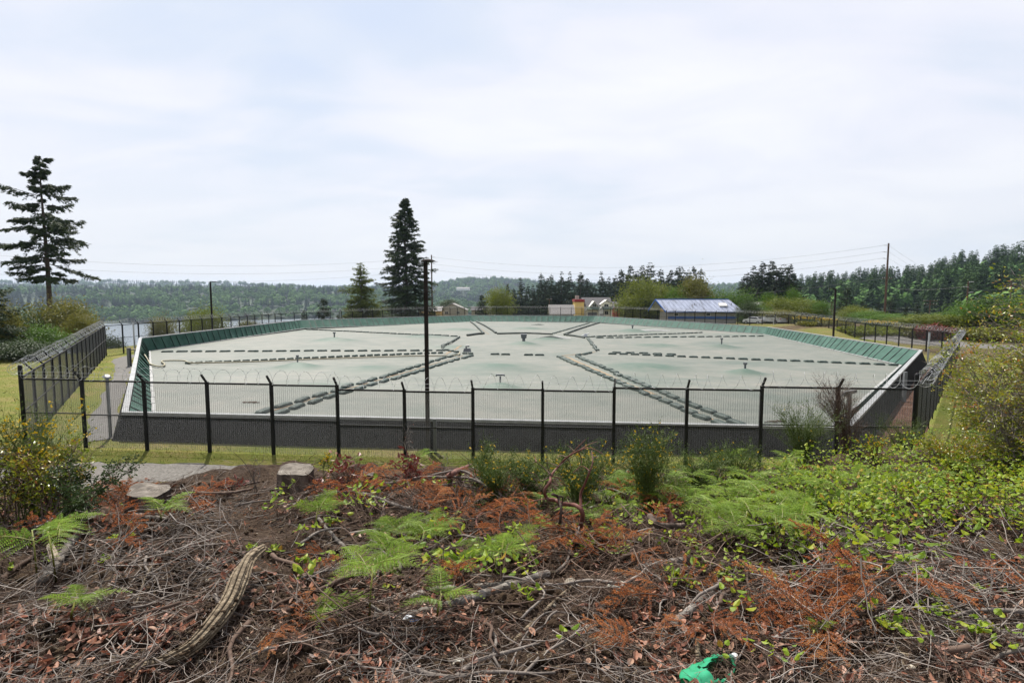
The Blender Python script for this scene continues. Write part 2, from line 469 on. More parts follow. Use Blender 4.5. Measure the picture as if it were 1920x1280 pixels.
MT['scrap'] = mat('white_scrap', [(.55, .58, .64), (.75, .77, .8)], rough=.3, nscale=9)
# ================================================================== camera, light, sky
cam = bpy.data.cameras.new('camera'); cam.lens = 20.0; cam.sensor_width = 36.0; cam.clip_start = .05; cam.clip_end = 30000
co = bpy.data.objects.new('camera', cam); COL.objects.link(co)
co.location = CAM; co.rotation_euler = (math.pi / 2 - PITCH, 0, 0)
SC.camera = co

SUN_AZ, SUN_EL = math.radians(-24), math.radians(57)
sd = Vector((math.sin(SUN_AZ) * math.cos(SUN_EL), math.cos(SUN_AZ) * math.cos(SUN_EL), math.sin(SUN_EL)))
sl = bpy.data.lights.new('sun', 'SUN'); sl.energy = 5.0; sl.angle = math.radians(.7); sl.color = (1, .95, .87)
so = bpy.data.objects.new('sun', sl); COL.objects.link(so); so.rotation_euler = sd.to_track_quat('Z', 'Y').to_euler()

W = bpy.data.worlds.new('World'); SC.world = W; W.use_nodes = True
nt = W.node_tree; N = nt.nodes; Lk = nt.links; N.clear()
out = N.new('ShaderNodeOutputWorld')
sky = N.new('ShaderNodeTexSky'); sky.sky_type = 'NISHITA'; sky.sun_disc = False
sky.sun_elevation = SUN_EL; sky.sun_rotation = SUN_AZ; sky.air_density = 1.2; sky.dust_density = 1.5; sky.ozone_density = 1.0
bg1 = N.new('ShaderNodeBackground'); bg1.inputs['Strength'].default_value = .05
Lk.new(sky.outputs[0], bg1.inputs['Color'])
tc = N.new('ShaderNodeTexCoord')
sp = N.new('ShaderNodeSeparateXYZ'); Lk.new(tc.outputs['Generated'], sp.inputs[0])
az = N.new('ShaderNodeMath'); az.operation = 'ADD'; az.inputs[1].default_value = .16; Lk.new(sp.outputs['Z'], az.inputs[0])
mxz = N.new('ShaderNodeMath'); mxz.operation = 'MAXIMUM'; mxz.inputs[1].default_value = .05; Lk.new(az.outputs[0], mxz.inputs[0])
dx = N.new('ShaderNodeMath'); dx.operation = 'DIVIDE'; Lk.new(sp.outputs['X'], dx.inputs[0]); Lk.new(mxz.outputs[0], dx.inputs[1])
dy = N.new('ShaderNodeMath'); dy.operation = 'DIVIDE'; Lk.new(sp.outputs['Y'], dy.inputs[0]); Lk.new(mxz.outputs[0], dy.inputs[1])
cb = N.new('ShaderNodeCombineXYZ'); Lk.new(dx.outputs[0], cb.inputs[0]); Lk.new(dy.outputs[0], cb.inputs[1])


def cloud_layer(scale, rot, stretch, detail, lo, hi, dist, off):
    mp = N.new('ShaderNodeMapping'); mp.inputs['Rotation'].default_value = (0, 0, rot); mp.inputs['Scale'].default_value = stretch; mp.inputs['Location'].default_value = off
    Lk.new(cb.outputs[0], mp.inputs['Vector'])
    nz = N.new('ShaderNodeTexNoise'); nz.inputs['Scale'].default_value = scale; nz.inputs['Detail'].default_value = detail; nz.inputs['Roughness'].default_value = .55; nz.inputs['Distortion'].default_value = dist
    Lk.new(mp.outputs[0], nz.inputs['Vector'])
    mr = N.new('ShaderNodeMapRange'); mr.interpolation_type = 'SMOOTHSTEP'; mr.inputs[1].default_value = lo; mr.inputs[2].default_value = hi
    Lk.new(nz.outputs['Fac'], mr.inputs[0])
    return mr.outputs[0]


c1 = cloud_layer(.55, .5, (1, 1.15, 1), 3, .26, .64, .5, (3.1, 1.7, 0))
c2 = cloud_layer(1.5, .65, (.9, 1.4, 1), 6, .30, .74, .7, (1.2, 4.0, 0))
mx = N.new('ShaderNodeMath'); mx.operation = 'MULTIPLY_ADD'; mx.inputs[1].default_value = .68; Lk.new(c1, mx.inputs[0])
m2 = N.new('ShaderNodeMath'); m2.operation = 'MULTIPLY'; m2.inputs[1].default_value = .34; Lk.new(c2, m2.inputs[0]); Lk.new(m2.outputs[0], mx.inputs[2])
rp = N.new('ShaderNodeValToRGB'); e = rp.color_ramp.elements
e[0].position = 0.0; e[0].color = (.455, .52, .65, 1)
e[1].position = 1.0; e[1].color = (.685, .685, .715, 1)
k = e.new(.3); k.color = (.52, .565, .65, 1)
k = e.new(.6); k.color = (.61, .62, .685, 1)
Lk.new(mx.outputs[0], rp.inputs[0])
# paler and a touch greyer towards the horizon
hr = N.new('ShaderNodeMapRange'); hr.interpolation_type = 'SMOOTHSTEP'; hr.inputs[1].default_value = 0.0; hr.inputs[2].default_value = .30; hr.inputs[3].default_value = .75; hr.inputs[4].default_value = 0.0
Lk.new(sp.outputs['Z'], hr.inputs[0])
hm = N.new('ShaderNodeMix'); hm.data_type = 'RGBA'; Lk.new(hr.outputs[0], hm.inputs[0]); Lk.new(rp.outputs[0], hm.inputs[6]); hm.inputs[7].default_value = (.55, .575, .62, 1)
bg2 = N.new('ShaderNodeBackground'); bg2.inputs['Strength'].default_value = .96; Lk.new(hm.outputs[2], bg2.inputs['Color'])
ms = N.new('ShaderNodeMixShader'); ms.inputs[0].default_value = .86
Lk.new(bg1.outputs[0], ms.inputs[1]); Lk.new(bg2.outputs[0], ms.inputs[2]); Lk.new(ms.outputs[0], out.inputs['Surface'])

SC.view_settings.view_transform = 'Standard'; SC.view_settings.look = 'None'; SC.view_settings.gamma = 1; SC.view_settings.exposure = .72
SC.view_settings.use_curve_mapping = False
cy = SC.cycles
cy.max_bounces = 5; cy.diffuse_bounces = 2; cy.glossy_bounces = 2; cy.transmission_bounces = 3; cy.transparent_max_bounces = 6; cy.volume_bounces = 0
cy.use_adaptive_sampling = True; cy.adaptive_threshold = .02
cy.caustics_reflective = False; cy.caustics_refractive = False
cy.use_denoising = True
try: cy.denoiser = 'OPENIMAGEDENOISE'; cy.denoising_prefilter = 'ACCURATE'
except Exception: pass
cy.sample_clamp_indirect = 4

# ================================================================== ground
ys = np.concatenate([np.linspace(-4, 1.4, 12), np.arange(1.5, 11, .055), np.arange(11, 30, .28), np.arange(30, 150, 1.1), np.geomspace(151, 7000, 60)])
us = np.concatenate([np.linspace(-2.6, -1.05, 20)[:-1], np.linspace(-1.05, 1.05, 420), np.linspace(1.05, 2.6, 20)[1:]])
UU, YY = np.meshgrid(us, ys)
XX = UU * (np.maximum(YY, 1.0) + 1.5)
ZZ = g(XX, YY)


def grid_mesh(name, X, Y, Z, mats, attrs=None, smooth=True):
    r, c = X.shape
    V = np.stack([X, Y, Z], -1).reshape(-1, 3)
    i = np.arange((r - 1) * (c - 1)); a = (i // (c - 1)) * c + i % (c - 1)
    Fq = np.stack([a, a + 1, a + c + 1, a + c], 1)
    me = bpy.data.meshes.new(name)
    me.vertices.add(len(V)); me.vertices.foreach_set('co', V.ravel())
    me.loops.add(Fq.size); me.loops.foreach_set('vertex_index', Fq.ravel().astype(np.int32))
    me.polygons.add(len(Fq)); me.polygons.foreach_set('loop_start', np.arange(0, Fq.size, 4, dtype=np.int32)); me.polygons.foreach_set('loop_total', np.full(len(Fq), 4, np.int32))
    if smooth: me.polygons.foreach_set('use_smooth', np.ones(len(Fq), bool))
    for k, v in (attrs or {}).items():
        at = me.attributes.new(k, 'FLOAT', 'POINT'); at.data.foreach_set('value', np.asarray(v, np.float32).ravel())
    for m in mats: me.materials.append(m)
    me.update(); me.validate()
    return me


def soil_mask(x, y):
    cy_ = np.interp(x, CREST_X, CREST_Y)
    s = 1 - sstep(.6, 3.2, y - cy_ + 1.6 * fbm(np.asarray(x) * .8, np.asarray(y) * .8, 5, 3))
    s = s * (1 - sstep(11, 15, np.abs(x)))
    far = sstep(40, 60, y) * sstep(12, 24, x) * np.clip(.55 + 1.4 * fbm(np.asarray(x) * .12, np.asarray(y) * .12, 15, 3), 0, .9)
    return np.maximum(s, far)


def ground_mat():
    m, nt, out = _nodes('ground_soil_and_grass'); N = nt.nodes; L = nt.links
    tc = N.new('ShaderNodeTexCoord')

    def nz(sc, det, rough=.6, lo=.3, hi=.7):
        n = N.new('ShaderNodeTexNoise'); n.inputs['Scale'].default_value = sc; n.inputs['Detail'].default_value = det; n.inputs['Roughness'].default_value = rough
        L.new(tc.outputs['Object'], n.inputs['Vector'])
        r = N.new('ShaderNodeMapRange'); r.inputs[1].default_value = lo; r.inputs[2].default_value = hi; L.new(n.outputs['Fac'], r.inputs[0]); return r.outputs[0]

    gr = _ramp(nt, [(0, (.17, .125, .07)), (.3, (.185, .155, .055)), (.5, (.135, .14, .032)), (.75, (.10, .125, .022)), (1, (.15, .165, .034))])
    mixn = N.new('ShaderNodeMix'); mixn.data_type = 'FLOAT'; mixn.inputs[0].default_value = .45
    L.new(nz(.35, 5), mixn.inputs[2]); L.new(nz(6, 8), mixn.inputs[3]); L.new(mixn.outputs[0], gr.inputs[0])
    so = _ramp(nt, [(0, (.010, .006, .005)), (.3, (.032, .020, .014)), (.6, (.075, .051, .035)), (.85, (.15, .112, .078)), (1, (.26, .215, .165))])
    mixs = N.new('ShaderNodeMix'); mixs.data_type = 'FLOAT'; mixs.inputs[0].default_value = .62
    L.new(nz(2.2, 5), mixs.inputs[2]); L.new(nz(38, 9, .75), mixs.inputs[3]); L.new(mixs.outputs[0], so.inputs[0])
    a = N.new('ShaderNodeAttribute'); a.attribute_name = 'soil'
    mc = N.new('ShaderNodeMix'); mc.data_type = 'RGBA'; L.new(a.outputs['Fac'], mc.inputs[0]); L.new(gr.outputs[0], mc.inputs[6]); L.new(so.outputs[0], mc.inputs[7])
    b = N.new('ShaderNodeBsdfPrincipled'); b.inputs['Roughness'].default_value = .95; b.inputs['Specular IOR Level'].default_value = .1
    L.new(mc.outputs[2], b.inputs['Base Color'])
    bn = N.new('ShaderNodeTexNoise'); bn.inputs['Scale'].default_value = 30; bn.inputs['Detail'].default_value = 9; bn.inputs['Roughness'].default_value = .7
    L.new(tc.outputs['Object'], bn.inputs['Vector'])
    bp = N.new('ShaderNodeBump'); bp.inputs['Strength'].default_value = 1; bp.inputs['Distance'].default_value = .05
    L.new(bn.outputs['Fac'], bp.inputs['Height']); L.new(bp.outputs[0], b.inputs['Normal']); L.new(b.outputs[0], out.inputs['Surface'])
    return m


MT['ground'] = ground_mat()
o = link('ground', grid_mesh('ground', XX, YY, ZZ, [MT['ground']], {'soil': soil_mask(XX, YY)}))
tag(o, kind='structure')


def ribbon(name, pts, width, m, lift=.02, edge=.35, n=120, mat_kind='structure', rows=9, seed=0):
    p = smooth_path([(a, b, 0) for a, b in pts], n)[:, :2]
    T = np.gradient(p, axis=0); T = unit(T); Nn = np.c_[-T[:, 1], T[:, 0]]
    s = np.concatenate([[0], np.cumsum(np.linalg.norm(np.diff(p, axis=0), axis=1))])
    w = np.broadcast_to(np.interp(np.linspace(0, 1, len(p)), np.linspace(0, 1, len(np.atleast_1d(width))), np.atleast_1d(width)), (len(p),))
    l = w / 2 + edge * 2 * fbm(s * .6, s * 0, 40 + seed, 4); r = w / 2 + edge * 2 * fbm(s * .6, s * 0 + 5, 60 + seed, 4)
    t = np.linspace(0, 1, rows)
    off = (-r)[:, None] + (l + r)[:, None] * t
    X = p[:, :1] + Nn[:, :1] * off; Y = p[:, 1:] + Nn[:, 1:] * off
    Z = g(X, Y) + lift
    Z[:, 0] -= lift * 1.6; Z[:, -1] -= lift * 1.6
    return tag(link(name, grid_mesh(name, X, Y, Z, [m]), None), kind=mat_kind)


ribbon('gravel_track', [(-58, 60), (-48, 47), (-38, 37), (-29, 28), (-22, 21.5), (-16, 18.3), (-10, 17.7), (-6.8, 17.6)], [2.7, 2.7, 2.7, 2.7, 2.5, 1.2], MT['gravel'], .03, .45, 220, rows=15)
ribbon('gravel_road', [(46.5, 73), (51, 66.5), (58, 59), (72, 54), (95, 51)], 7.0, MT['asphalt'], .06, .6, 160, seed=3, rows=15)

# ================================================================== water
m, nt, out = _nodes('water'); N = nt.nodes; L = nt.links
b = N.new('ShaderNodeBsdfPrincipled'); b.inputs['Base Color'].default_value = (.10, .13, .16, 1); b.inputs['Roughness'].default_value = .32; b.inputs['Specular IOR Level'].default_value = .5
tcw = N.new('ShaderNodeTexCoord'); mw = N.new('ShaderNodeMapping'); mw.inputs['Scale'].default_value = (.02, .12, 1); L.new(tcw.outputs['Object'], mw.inputs['Vector'])
nw = N.new('ShaderNodeTexNoise'); nw.inputs['Scale'].default_value = 1; nw.inputs['Detail'].default_value = 6; L.new(mw.outputs[0], nw.inputs['Vector'])
bw = N.new('ShaderNodeBump'); bw.inputs['Strength'].default_value = .5; bw.inputs['Distance'].default_value = 1.5; L.new(nw.outputs['Fac'], bw.inputs['Height']); L.new(bw.outputs[0], b.inputs['Normal'])
L.new(b.outputs[0], out.inputs['Surface']); MT['water'] = m
gx, gy = np.meshgrid(np.linspace(-8000, 200, 40), np.linspace(-400, 7000, 40))
tag(link('water', grid_mesh('water', gx, gy, np.full(gx.shape, WATER_Z), [MT['water']])), kind='structure')


# ================================================================== far hills with their woods
def tree_templates():
    T = []
    # 0..2 conifers: ragged whorls of drooping sprays
    for v in range(3):
        m = M(); n = 150
        t = RS.rand(n) ** .8; az = RS.rand(n) * 6.28
        r = (.03 + .17 * (1 - t) ** .85) * RS.uniform(.75, 1.15, n)
        C = np.c_[np.cos(az) * r * .25, np.sin(az) * r * .25, .12 + .86 * t + .02]
        D = np.c_[np.cos(az), np.sin(az), -.35 + RS.uniform(-.25, .35, n)]
        U = np.c_[-np.sin(az), np.cos(az), np.zeros(n)]
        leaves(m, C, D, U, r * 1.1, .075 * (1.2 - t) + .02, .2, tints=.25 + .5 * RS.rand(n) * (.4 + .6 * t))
        m.tube([(0, 0, -.1), (0, 0, .55), (0, 0, 1.0)], [.016, .01, .002], 4, tint=.1)
        T.append(m)
    # 3..5 broadleaf crowns: clumped leaf faces
    for v in range(3):
        m = M(); n = 110
        d = rand_dir(n, -.35, 1); rr = .5 * (1 + .35 * fbm(d[:, 0] * 2 + v * 7, d[:, 1] * 2 + d[:, 2] * 2, v, 2) * 2) * RS.uniform(.82, 1.05, n)
        C = d * rr[:, None] * [1, 1, .95] + [0, 0, .5]
        U = unit(np.cross(d, rand_dir(n))); D = unit(np.cross(U, d) + RS.normal(0, .33, (n, 3)))
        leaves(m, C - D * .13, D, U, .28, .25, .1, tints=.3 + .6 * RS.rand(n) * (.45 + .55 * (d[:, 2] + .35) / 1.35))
        T.append(m)
    out = []
    for m in T:
        fq = [np.array(m.f, np.int32).reshape(-1, 4)] + [q[0] for q in m.q]
        out.append((np.concatenate(m.v), np.concatenate(fq), np.concatenate([np.array(m.t)] + [q[2] for q in m.q])))
    return out


TT = tree_templates()


def scatter_trees(name, pos, hgt, wid, kind, tnt, mats, label=None):
    """one mesh of a far wood: pos (n,3), kind index into TT"""
    Vs = []; Fs = []; Ts = []; Ms = []; n0 = 0
    for p, h, w, k, t in zip(pos, hgt, wid, kind, tnt):
        V, Fc, tt = TT[k]
        a = random.random() * 6.28; c, s = math.cos(a), math.sin(a)
        X = V @ np.array([[c, s, 0], [-s, c, 0], [0, 0, 1]]) * [w, w, h] + p
        Vs.append(X); Fs.append(Fc + n0); Ts.append(np.clip(tt * .6 + t * .4, 0, 1)); Ms.append(np.full(len(Fc), 0 if k < 3 else 1))
        n0 += len(V)
    me = bpy.data.meshes.new(name); Fq = np.concatenate(Fs).astype(np.int32)
    fill_mesh(me, np.concatenate(Vs), Fq.ravel(), np.full(len(Fq), 4, np.int32), mats, np.concatenate(Ms).astype(np.int32), np.concatenate(Ts).astype(np.float32))
    return tag(link(name, me), kind='stuff', label=label, cat='wood')


def hill(name, pxs, d0, d1, ztop, zbase, mat_, shape=1.0, nx=90, ny=40, seed=0, lump=4, behind=None):
    px = np.linspace(pxs[0], pxs[-1], nx)
    t = np.linspace(0, 1.25, ny)
    D0 = np.interp(px, pxs, d0); D1 = np.interp(px, pxs, d1); ZT = np.interp(px, pxs, ztop); ZB = np.interp(px, pxs, zbase)
    Y = D0 + (D1 - D0) * t[:, None]
    X = (px - 960) / F * Y * 1.004
    tt = np.clip(t, 0, 1)[:, None]
    Zs = np.sin(tt * math.pi / 2) ** shape
    Z = ZB + (ZT - ZB) * Zs - 60 * np.clip(t - 1, 0, 1)[:, None]
    Z = Z + lump * fbm(X / 160, Y / 160, seed, 3) * np.minimum(1, tt * 4)
    Z[0] -= 4
    tag(link(name, grid_mesh(name, X, Y, Z, [mat_])), kind='structure')

    def f(u, v):  # u in px, v in 0..1
        d = np.interp(u, pxs, d0) + (np.interp(u, pxs, d1) - np.interp(u, pxs, d0)) * v
        x = (u - 960) / F * d * 1.004
        z = np.interp(u, pxs, zbase) + (np.interp(u, pxs, ztop) - np.interp(u, pxs, zbase)) * np.sin(v * math.pi / 2) ** shape
        z = z + lump * fbm(x / 160, d / 160, seed, 3) * np.minimum(1, v * 4)
        return np.c_[x, d, z]
    return f


def ztop_for(pxs, ytop, d, treeh):
    return [6 + (548 - y) / F * dd - treeh for y, dd in zip(ytop, d)]


MT['hill_floor'] = mat('hill_undergrowth', [(.008, .018, .008), (.018, .034, .013), (.03, .055, .02)], rough=.9, nscale=.02, ndetail=8)
MT['far_conifer'] = mat('far_conifer', [(.012, .030, .020), (.028, .055, .032), (.05, .085, .042)], rough=.8, spec=.1, attr='tint', attr_w=.9, nscale=.01)
MT['far_broadleaf'] = mat('far_broadleaf', [(.030, .07, .022), (.068, .14, .036), (.12, .20, .05)], rough=.8, spec=.1, attr='tint', attr_w=.9, nscale=.01)
MT['near_conifer'] = mat('hillside_conifer', [(.024, .052, .020), (.050, .092, .034), (.10, .155, .048)], rough=.8, spec=.1, attr='tint', attr_w=.9, nscale=.01, transl=.15)

# across the water
pxs = [-700, 0, 300, 520, 700, 900, 1100]
d0 = [1150, 1270, 1290, 1480, 1600, 1750, 1900]; d1 = [2200, 2200, 2200, 2300, 2400, 2500, 2600]
f1 = hill('hill_across_water', pxs, d0, d1, ztop_for(pxs, [532, 533, 534, 533, 537, 553, 562], d1, 24), [WATER_Z + 1] * 7, MT['hill_floor'], .8, seed=3)
n = 3400
v = RS.rand(n) ** 1.15; u = RS.uniform(-420, 1060, n)
p = f1(u, v); dec = RS.rand(n) < np.clip(.93 - 1.0 * (v - .3), .18, .93)
patch = vnoise(p[:, 0] / 120, p[:, 1] / 120, 9) > .12
dec &= ~(patch & (v > .12))
h = np.where(dec, RS.uniform(13, 22, n), RS.uniform(20, 31, n)); w = np.where(dec, RS.uniform(15, 25, n), RS.uniform(20, 28, n))
scatter_trees('far_forest', p, h, w, np.where(dec, RS.randint(3, 6, n), RS.randint(0, 3, n)), np.clip(.5 + .9 * vnoise(p[:, 0] / 70, p[:, 1] / 70, 4) + RS.normal(0, .18, n), 0, 1), [MT['far_conifer'], MT['far_broadleaf']], 'mixed green forest on the hillside across the water')
# ridge behind
pxs = [-700, 0, 200, 420, 600, 740, 830, 880, 950, 1010, 1080, 1200, 1400, 1600, 1900]
d1 = [4300] * 5 + [3600] * 10; d0 = [3000] * 5 + [2500] * 10
yt = [526, 526, 525, 529, 535, 540, 529, 521, 523, 527, 531, 533, 532, 533, 536]
f2 = hill('hill_ridge', pxs, d0, d1, ztop_for(pxs, yt, d1, 24), [-30] * 15, MT['hill_floor'], .9, seed=8, lump=6)
n = 4600
v = RS.rand(n) ** .7; u = np.where(RS.rand(n) < .72, RS.uniform(640, 1520, n), RS.uniform(-420, 700, n)); p = f2(u, v)
dec = RS.rand(n) < .30 - .2 * v
scatter_trees('ridge_forest', p, RS.uniform(22, 34, n), np.where(dec, 30, 26), np.where(dec, RS.randint(3, 6, n), RS.randint(0, 3, n)), np.clip(.45 + .8 * vnoise(p[:, 0] / 150, p[:, 1] / 150, 4) + RS.normal(0, .15, n), 0, 1), [MT['far_conifer'], MT['far_broadleaf']], 'dark blue green forest on the farthest ridge')
# right-hand hill
pxs = [1380, 1460, 1500, 1560, 1640, 1720, 1790, 1860, 1930, 2100, 2500]
yt = [540, 533, 529, 521, 514, 510, 488, 482, 469, 462, 455]
d1 = [900, 880, 850, 820, 780, 740, 620, 590, 560, 540, 500]; d0 = [420, 400, 390, 370, 340, 320, 290, 270, 250, 235, 200]
f3 = hill('hill_wooded', pxs, d0, d1, ztop_for(pxs, yt, d1, 19), [-9] * 11, MT['hill_floor'], 1.0, seed=5, lump=3)
n = 1250
v = RS.rand(n) ** .9; u = 1390 + 800 * RS.rand(n) ** 1.0; p = f3(u, v)
dec = (vnoise(p[:, 0] / 45, p[:, 1] / 45, 9) > .02) & (RS.rand(n) < .85)
h = np.where(dec, RS.uniform(9, 15, n), RS.uniform(10, 29, n)); w = np.where(dec, RS.uniform(9, 16, n), h * RS.uniform(.85, 1.25, n))
scatter_trees('hill_forest', p, h, w, np.where(dec, RS.randint(3, 6, n), RS.randint(0, 3, n)), np.clip(.42 + .8 * vnoise(p[:, 0] / 40, p[:, 1] / 40, 4) + RS.normal(0, .2, n), 0, 1), [MT['near_conifer'], MT['far_broadleaf']], 'dark conifer forest covering the hill on the right')

# the air: pale haze that turns far things blue
mh, nth, oh = _nodes('haze'); pv = nth.nodes.new('ShaderNodeVolumePrincipled')
pv.inputs['Color'].default_value = (.62, .76, .95, 1); pv.inputs['Density'].default_value = 7e-5; pv.inputs['Anisotropy'].default_value = .2
nth.links.new(pv.outputs[0], oh.inputs['Volume'])
hz = M(); hz.box((0, 1500, 26), (19000, 19000, 190)); o = hz.build('haze', mh); tag(o, kind='stuff')

# ================================================================== grass
def grass(name, x, y, h, w, kind='stuff'):
    n = len(x); z = g(x, y)
    a = RS.rand(n) * 6.28; ln = RS.normal(0, .35, (n, 2))
    m = M()
    D = np.c_[ln, np.ones(n)]; U = np.c_[np.cos(a), np.sin(a), np.zeros(n)]
    leaves(m, np.c_[x, y, z - .01], D, U, h, w, 0, tints=np.clip(.5 + .9 * vnoise(x * .8, y * .8, 3) + RS.normal(0, .15, n), 0, 1), shape=4, bend=.15)
    return tag(m.build(name, MT['grass_blade']), 'short yellow green grass along the fence', 'grass', kind=kind)


n = 26000
gx = RS.uniform(-24, 17, n); gy = RS.uniform(12.5, 22.5, n) ** 1.0
keep = (soil_mask(gx, gy) < .4) & ((np.abs(gy - np.interp(gx, [-22, -16, -10, -4], [21.5, 18.3, 17.7, 17.6])) > 1.25 + .5 * RS.rand(n)) | (gx > -6.5))
gx, gy = gx[keep], gy[keep]
n = 30000
sx = RS.uniform(-44, -18, n); sy = RS.uniform(20, 60, n)
lx = np.interp(sy, [20, 22, 30, 39, 46.5, 53, 62], [-15, -16.3, -21.5, -27, -32, -36, -36.4]); k = (sx < lx - 1.5) & (np.abs(sy - np.interp(sx, [-58, -48, -38, -29, -22, -16], [60, 47, 37, 28, 21.5, 18.3])) > 2.2)
sx, sy = sx[k], sy[k]; n = len(sx)
hh = np.concatenate([RS.uniform(.05, .16, len(gx)), RS.uniform(.04, .11, n)]); ww = np.concatenate([np.full(len(gx), .016), np.full(n, .017)])
grass('grass', np.r_[gx, sx], np.r_[gy, sy], hh, ww)
# ================================================================== covered reservoir
TC = TOE.mean(0)
HUMPS = []  # x, y, radius, height


def cover_base(x, y):
    return COVER_PLANE[0] + COVER_PLANE[1] * x + COVER_PLANE[2] * y


def cover_hit(px, py):
    r = ray(px, py)
    y = (COVER_PLANE[0] - CAM[2]) / (r[2] - COVER_PLANE[1] * r[0] - COVER_PLANE[2])
    return np.array([r[0] * y, y, CAM[2] + r[2] * y])


for (px, py, rad, h) in [(627, 639, 3.2, .42), (558, 690, 2.2, .42), (1353, 651, 2.6, .36), (1397, 701, 1.8, .38), (982, 646, 2.3, .38), (937, 728, 1.7, .32), (1186, 622, 3.4, .5), (1028, 637, 3.0, .35),
                         (930, 690, 4.2, .22), (1210, 690, 4.4, .26), (1232, 649, 4.0, .22), (795, 632, 4, .3), (862, 619, 4, .35), (990, 617, 4, .35), (845, 651, 3.5, .15), (690, 692, 3, .18), (600, 725, 3, .12)]:
    c = cover_hit(px, py); HUMPS.append((c[0], c[1], rad, h))


def hump(x, y):
    t = 0 * x
    for hx, hy, r, h in HUMPS:
        d = np.hypot(x - hx, y - hy) / r
        t = t + h * np.exp(-d * d * 2.6)
    return t


def cover_z(x, y):
    x = np.asarray(x, float); y = np.asarray(y, float)
    return cover_base(x, y) + hump(x, y) + .035 * fbm(x * .16, y * .16, 70, 3) + .02 * fbm(x * .8, y * .8, 75, 2)


def edge_pts(poly, per):
    out = []
    for i in range(8):
        a, b = poly[i], poly[(i + 1) % 8]
        for t in np.linspace(0, 1, per, endpoint=False): out.append(a + (b - a) * t)
    return np.array(out)


tank = empty('covered_reservoir', (TC[0], TC[1], 0), 0, 'large octagonal reservoir with black outer wall, green lined rim and pale green floating cover', 'reservoir')
O3 = np.array([TC[0], TC[1], 0])


def shifted(m):
    m.v = [v - O3 for v in m.v]
    return m


# --- outer wall
out0, _ = _inset(RIM, -.02); out1, _ = _inset(RIM, -.55)
m = M()
per = 40
top = edge_pts(np.c_[out0, RIM[:, 2] - .02], per); bot = edge_pts(np.c_[out1, np.zeros(8)], per); bot[:, 2] = g(bot[:, 0], bot[:, 1]) - .25
n = len(top)
mid = top * .5 + bot * .5
V = np.r_[top, mid, bot]
m.add(V, [(i, (i + 1) % n, n + (i + 1) % n, n + i) for i in range(n)] + [(n + i, n + (i + 1) % n, 2 * n + (i + 1) % n, 2 * n + i) for i in range(n)])
shifted(m).build('outer_wall', MT['membrane'], tank)
# --- rim cap
m = M()
ri, _ = _inset(RIM, .15); ro, _ = _inset(RIM, -.08)
for i in range(8):
    j = (i + 1) % 8
    zt = [RIM[i][2], RIM[j][2]]
    q = [(*ro[i], zt[0]), (*ro[j], zt[1]), (*ri[j], zt[1]), (*ri[i], zt[0])]
    V = [(a, b, c + .05) for a, b, c in q] + [(a, b, c - .05) for a, b, c in q]
    m.add(V, [(0, 1, 2, 3), (7, 6, 5, 4), (0, 4, 5, 1), (2, 6, 7, 3)])
    L = np.linalg.norm(RIM[j] - RIM[i])
    for t in []:  # clamping bolts along the cap
        p = np.array(q[0]) * (1 - t / L) + np.array(q[1]) * (t / L); p2 = np.array(q[3]) * (1 - t / L) + np.array(q[2]) * (t / L)
        m.bar(p + [0, 0, .065], p2 + [0, 0, .065], .05, .03)
shifted(m).build('rim_cap', MT['rim'], tank)
# --- liner, one panel per side, with its seams
lt, _ = _inset(RIM, .18)
for i in range(8):
    j = (i + 1) % 8
    m = M()
    a0, a1 = np.array([*lt[i], RIM[i][2] - .03]), np.array([*lt[j], RIM[j][2] - .03])
    b0, b1 = TOE[i] + [0, 0, -.05], TOE[j] + [0, 0, -.05]
    L = np.linalg.norm(a1 - a0); k = int(L / 1.3)
    rows = 5
    nrm = np.array([TC[0], TC[1], 0]) - (a0 + a1) / 2; nrm[2] = 0; nrm /= np.linalg.norm(nrm); nrm[2] = .8; nrm /= np.linalg.norm(nrm)
    cols = k * 4
    V = []
    for c in range(cols + 1):
        t = c / cols
        A = a0 + (a1 - a0) * t; B = b0 + (b1 - b0) * t
        for r in range(rows + 1):
            s_ = r / rows
            sag = .05 * math.sin(math.pi * ((t * k) % 1)) * math.sin(math.pi * s_) + .03 * float(fbm(c * .35, r * .4 + i * 9, 80, 2))
            V.append(A + (B - A) * s_ - nrm * sag)
    m.add(V, [(c * (rows + 1) + r, (c + 1) * (rows + 1) + r, (c + 1) * (rows + 1) + r + 1, c * (rows + 1) + r + 1) for c in range(cols) for r in range(rows)])
    for c in range(1, k):
        t = (c + RS.uniform(-.15, .15)) / k
        A = a0 + (a1 - a0) * t + nrm * .02; B = b0 + (b1 - b0) * (t + RS.uniform(-.002, .002)) + nrm * .02
        m.bar(A, B, .10, .03, mat=1, up=nrm)
    shifted(m).build('liner_panel', [MT['liner'], MT['liner_seam']], tank, smooth=False)
